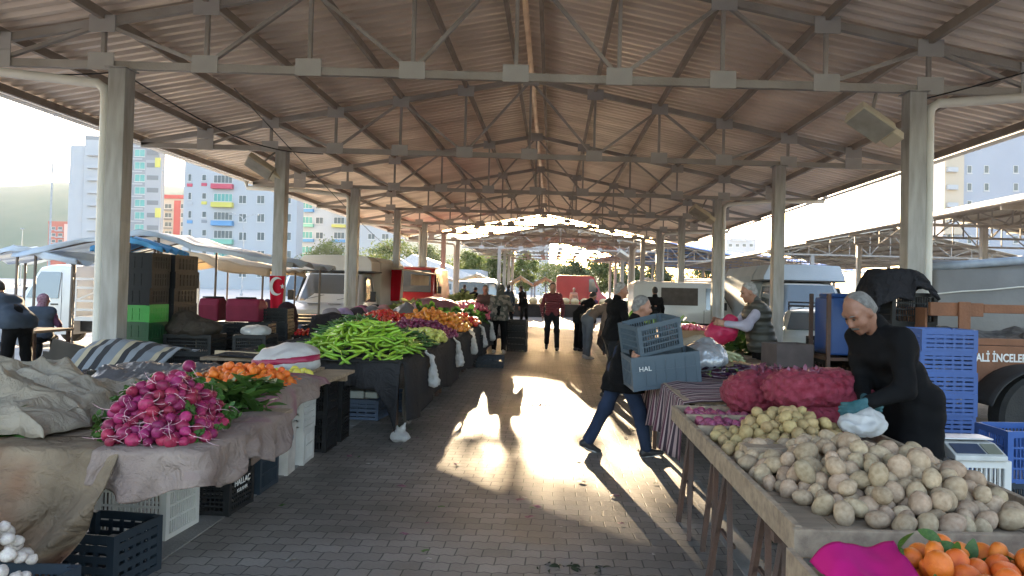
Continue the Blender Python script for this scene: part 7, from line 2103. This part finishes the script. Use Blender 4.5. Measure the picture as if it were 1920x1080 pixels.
stack(lab('%s black crate in the far stack before the last left columns', 4), -3.2, 25.0, 0.1, 4, (0.6, 0.42, 0.28), 'black', 'slat', 'far black stack')
leaf_pile('leafy_greens', 'yellow flowers of cabbage on top of the far black stack', None, (-3.2, 25.0, 1.1), (0.45, 0.4, 0.3), 160, MATS['pale cabbage'], 0.22, 0.6, 103)
for k in range(10):                                        # clothing and bags at the truck's side stall
    x, y = -4.75 + 0.16*(k % 3), 15.2 + 0.42*k
    lump('bundle', ('striped', 'lilac', 'dark', 'white', 'pink', 'grey', 'plum', 'pale', 'rosy', 'black')[k] + ' cloth bundle in the heap by the white truck', 'bundle', [('e', (0,0,0.1), (0.2,0.2,0.18), None)],
         cloth('bundle %d' % k, ((0.3,0.27,0.3),(0.4,0.3,0.5),(0.06,0.05,0.06),(0.5,0.47,0.47),(0.5,0.2,0.3),(0.2,0.2,0.22),(0.2,0.06,0.12),(0.45,0.4,0.4),(0.5,0.26,0.26),(0.03,0.03,0.03))[k]), 0.035, 0.05, 0.03, 12, k, (x, y, 0.8))
t = T('market_table', 'low table carrying cloth bundles by the white truck', 'table', (0, 0, 0))
P('tabletop', MB().box(-5.05, -4.15, 14.9, 19.3, 0.74, 0.78), WOOD, t)
for y in (15.1, 17.0, 19.1):
    for x in (-4.95, -4.25): P('leg', MB().box(x-0.03, x+0.03, y-0.03, y+0.03, 0, 0.739), RUST, t)
for (x, y, c, lab_) in ((-5.05, 14.2, 'black', 'black crate on end near the truck bumper'), (-4.45, 13.6, 'black', 'black crate beside the stool near the truck'), (-5.0, 13.4, 'lblue', 'slate crate near the pale metal stool')):
    crate(lab_, (x, y, 0), 0.1, (0.6, 0.42, 0.8), c, 'slat')
# far end of the hall: low stalls in the light
for k, (x, y, lab_) in enumerate(((-1.6, 40.2, 'low stall of sacks at the far end of the aisle, left'), (1.9, 41.0, 'low stall of sacks at the far end of the aisle, right'), (5.0, 36.0, 'low stall of sacks by the far right columns'), (-3.6, 33.0, 'low stall of crates by the far left columns'))):
    t = T('market_table', lab_, 'table', (x, y, 0))
    P('tabletop', MB().box(-1.4, 1.4, -0.5, 0.5, 0.72, 0.76), WOODX, t)
    P('front_panel', MB().box(-1.38, 1.38, -0.48, -0.45, 0, 0.718), BLACKCL, t)
    for q in range(5):
        lump('sack', ('first', 'second', 'third', 'fourth', 'fifth')[q] + ' sack from the left on the ' + ('left low stall at the aisle end', 'right low stall at the aisle end', 'low stall by the right columns', 'low stall by the left columns')[k], 'sack', [('e', (0,0,0.14), (0.26,0.3,0.2), None)], YB if (q+k) % 2 else MATS['cloth plum'] if q == 3 else GREEN if q % 3 == 0 else YB, 0.05, 0.06, 0.03, 9, q, (x-1.1+0.55*q, y, 0.76))
# lamps under the roof
FLOODM = mat('flood lamp housing', (0.50,0.44,0.34), 0.5, (0.42,0.37,0.28), 3)
def flood(label, px, py, Y, s=1.0, rot=(0,0,0)):
    p = D(px, py, Y)
    t = T('flood_lamp', label, 'lamp', p)
    t.rotation_euler = rot
    P('housing', MB().prism([(-0.16*s,-0.06*s),(0.16*s,-0.06*s),(0.13*s,0.08*s),(-0.13*s,0.08*s)], -0.25*s, 0.25*s, 'x'), FLOODM, t, bevel=0.015)
    P('glass', MB().box(-0.23*s, 0.23*s, -0.14*s, 0.14*s, -0.066*s, -0.0605*s), mat('lamp glass', (0.36,0.34,0.30), 0.2), t)
    P('gear_box', MB().box(0.255*s, 0.42*s, -0.1*s, 0.1*s, -0.05*s, 0.07*s), FLOODM, t, bevel=0.01)
    P('bracket', MB().bar((0, 0, 0.08*s), (0.05, 0.02, 0.62*s), 0.03, 0.03), TRUSS, t)
flood('beige flood lamp hanging askew near the first right column', 1632, 230, 7.9, 0.95, (R(-28), R(28), R(12)))
flood('grey flood lamp beside the second left column', 487, 312, 12.9, 1.0, (R(-30), R(32), R(20)))
flood('small flood lamp under the roof by the third right column', 1312, 400, 17.7, 1.0, (R(-28), R(30), R(10)))
flood('white flood lamp on the right post of the second roof', 1170, 480, 42.2, 1.6, (R(-28), R(30), R(10)))
# cables sagging under the trusses
for k, (a, b, sag, lab_) in enumerate((((-5.0, 8.3, 3.95), (-4.3, 13.0, 4.0), 0.25, 'thin cable sagging from the first left column to the second truss'), ((-7.2, 8.1, 4.15), (-5.1, 8.2, 4.02), 0.12, 'thin cable looped along the end of the first truss'), ((4.2, 8.2, 3.9), (6.9, 5.6, 4.6), 0.1, 'thin cable running from the first right column to the eave'), ((-4.6, 10.0, 4.35), (-7.5, 40.0, 2.4), 0.3, 'long slack cable dropping out to the left under the eave'))):
    a, b = Vector(a), Vector(b)
    tag(P('cable', MB().tube([a.lerp(b, i/12) - Vector((0, 0, sag*math.sin(PI*i/12))) for i in range(13)], 0.009, 5), BLKP), lab_, 'cable')
# litter on the paving
LIT = mat('scrap of litter', (0.45,0.44,0.42), 0.7, (0.10,0.08,0.05), 30, rand=0.5)
r5 = random.Random(5)
for k in range(110):
    y = r5.uniform(3.4, 16.0)
    x = r5.uniform(-1.9, 1.0) if k % 3 else r5.choice((r5.gauss(-1.75, 0.2), r5.gauss(0.95, 0.2)))
    s = r5.uniform(0.010, 0.032)
    mb = MB().grid(lambda u, v: ((u-0.5)*s*2.4, (v-0.5)*s*1.5, 0.006 + s*0.5*abs(nz(u*3+k, v*3))), 4, 3)
    o = P('paper_scrap' if (k % 3 if k % 5 else 0) == 0 else 'fallen_leaf' if k % 3 == 1 else 'onion_skin', mb, (LIT, GREEN, SKINP)[k % 3 if k % 5 else 0], loc=(x, y, 0.003)); o.rotation_euler = (0, 0, r5.uniform(0, 6.28))
    tag(o, ('scrap of pale litter trodden into the aisle paving', 'torn green leaf lying on the aisle paving', 'purple onion skin lying on the aisle paving')[k % 3 if k % 5 else 0], 'litter', ('pale litter scraps', 'torn leaves', 'onion skins on the paving')[k % 3 if k % 5 else 0])
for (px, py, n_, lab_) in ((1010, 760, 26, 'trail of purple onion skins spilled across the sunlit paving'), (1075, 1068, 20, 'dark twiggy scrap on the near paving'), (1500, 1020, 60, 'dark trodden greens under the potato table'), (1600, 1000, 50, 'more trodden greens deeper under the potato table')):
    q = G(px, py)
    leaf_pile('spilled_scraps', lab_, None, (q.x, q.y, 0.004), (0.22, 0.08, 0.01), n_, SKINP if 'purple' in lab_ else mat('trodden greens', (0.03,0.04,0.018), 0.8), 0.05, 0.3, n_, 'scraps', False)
# low bushes that close the view behind the market
k = 0
for (px, top, Y, wpx, li, lab_) in ((600, 478, 108, 90, 1, 'low rounded bush behind the white delivery truck'), (690, 474, 104, 110, 1, 'broad pale bush between the truck and the red van'), (820, 486, 98, 110, 0, 'broad olive bush behind the last left columns'), (905, 484, 92, 110, 1, 'broad fresh bush beyond the left end of the second roof'),
        (1050, 494, 90, 120, 0, 'broad olive bush beyond the middle of the second roof'), (1160, 496, 92, 120, 2, 'broad dark bush right of the red van'), (1270, 498, 95, 120, 2, 'broad dark bush behind the white panel van'), (1370, 500, 95, 110, 2, 'broad dark bush behind the skewed roof posts')):
    p = D(px, top, Y)
    tree(lab_, p.x, Y, p.z*1.02, wpx/FPX*Y, li, 150+k, 'low bushes behind the market')
    k += 1

awning('cream canvas awning behind the broad blue and white one', -8.9, 18.2, 4.2, 2.4, 1.95, 2.30, TARPC, 0.3, seed=8)
# ---------------------------------------------------------------- the morning haze
hm = bpy.data.materials.new('haze'); hm.use_nodes = True
hn = hm.node_tree.nodes
for q in list(hn):
    if q.type != 'OUTPUT_MATERIAL':
        hn.remove(q)
pv = hn.new('ShaderNodeVolumePrincipled')
pv.inputs['Color'].default_value = (0.80, 0.90, 1.0, 1)
pv.inputs['Density'].default_value = 0.00015
pv.inputs['Anisotropy'].default_value = 0.3
hm.node_tree.links.new(pv.outputs[0], hn['Material Output'].inputs['Volume'])
hz = P('haze', MB().box(-900, 900, -70, 960, -3.0, 92), hm)
tag(hz, kind='stuff')
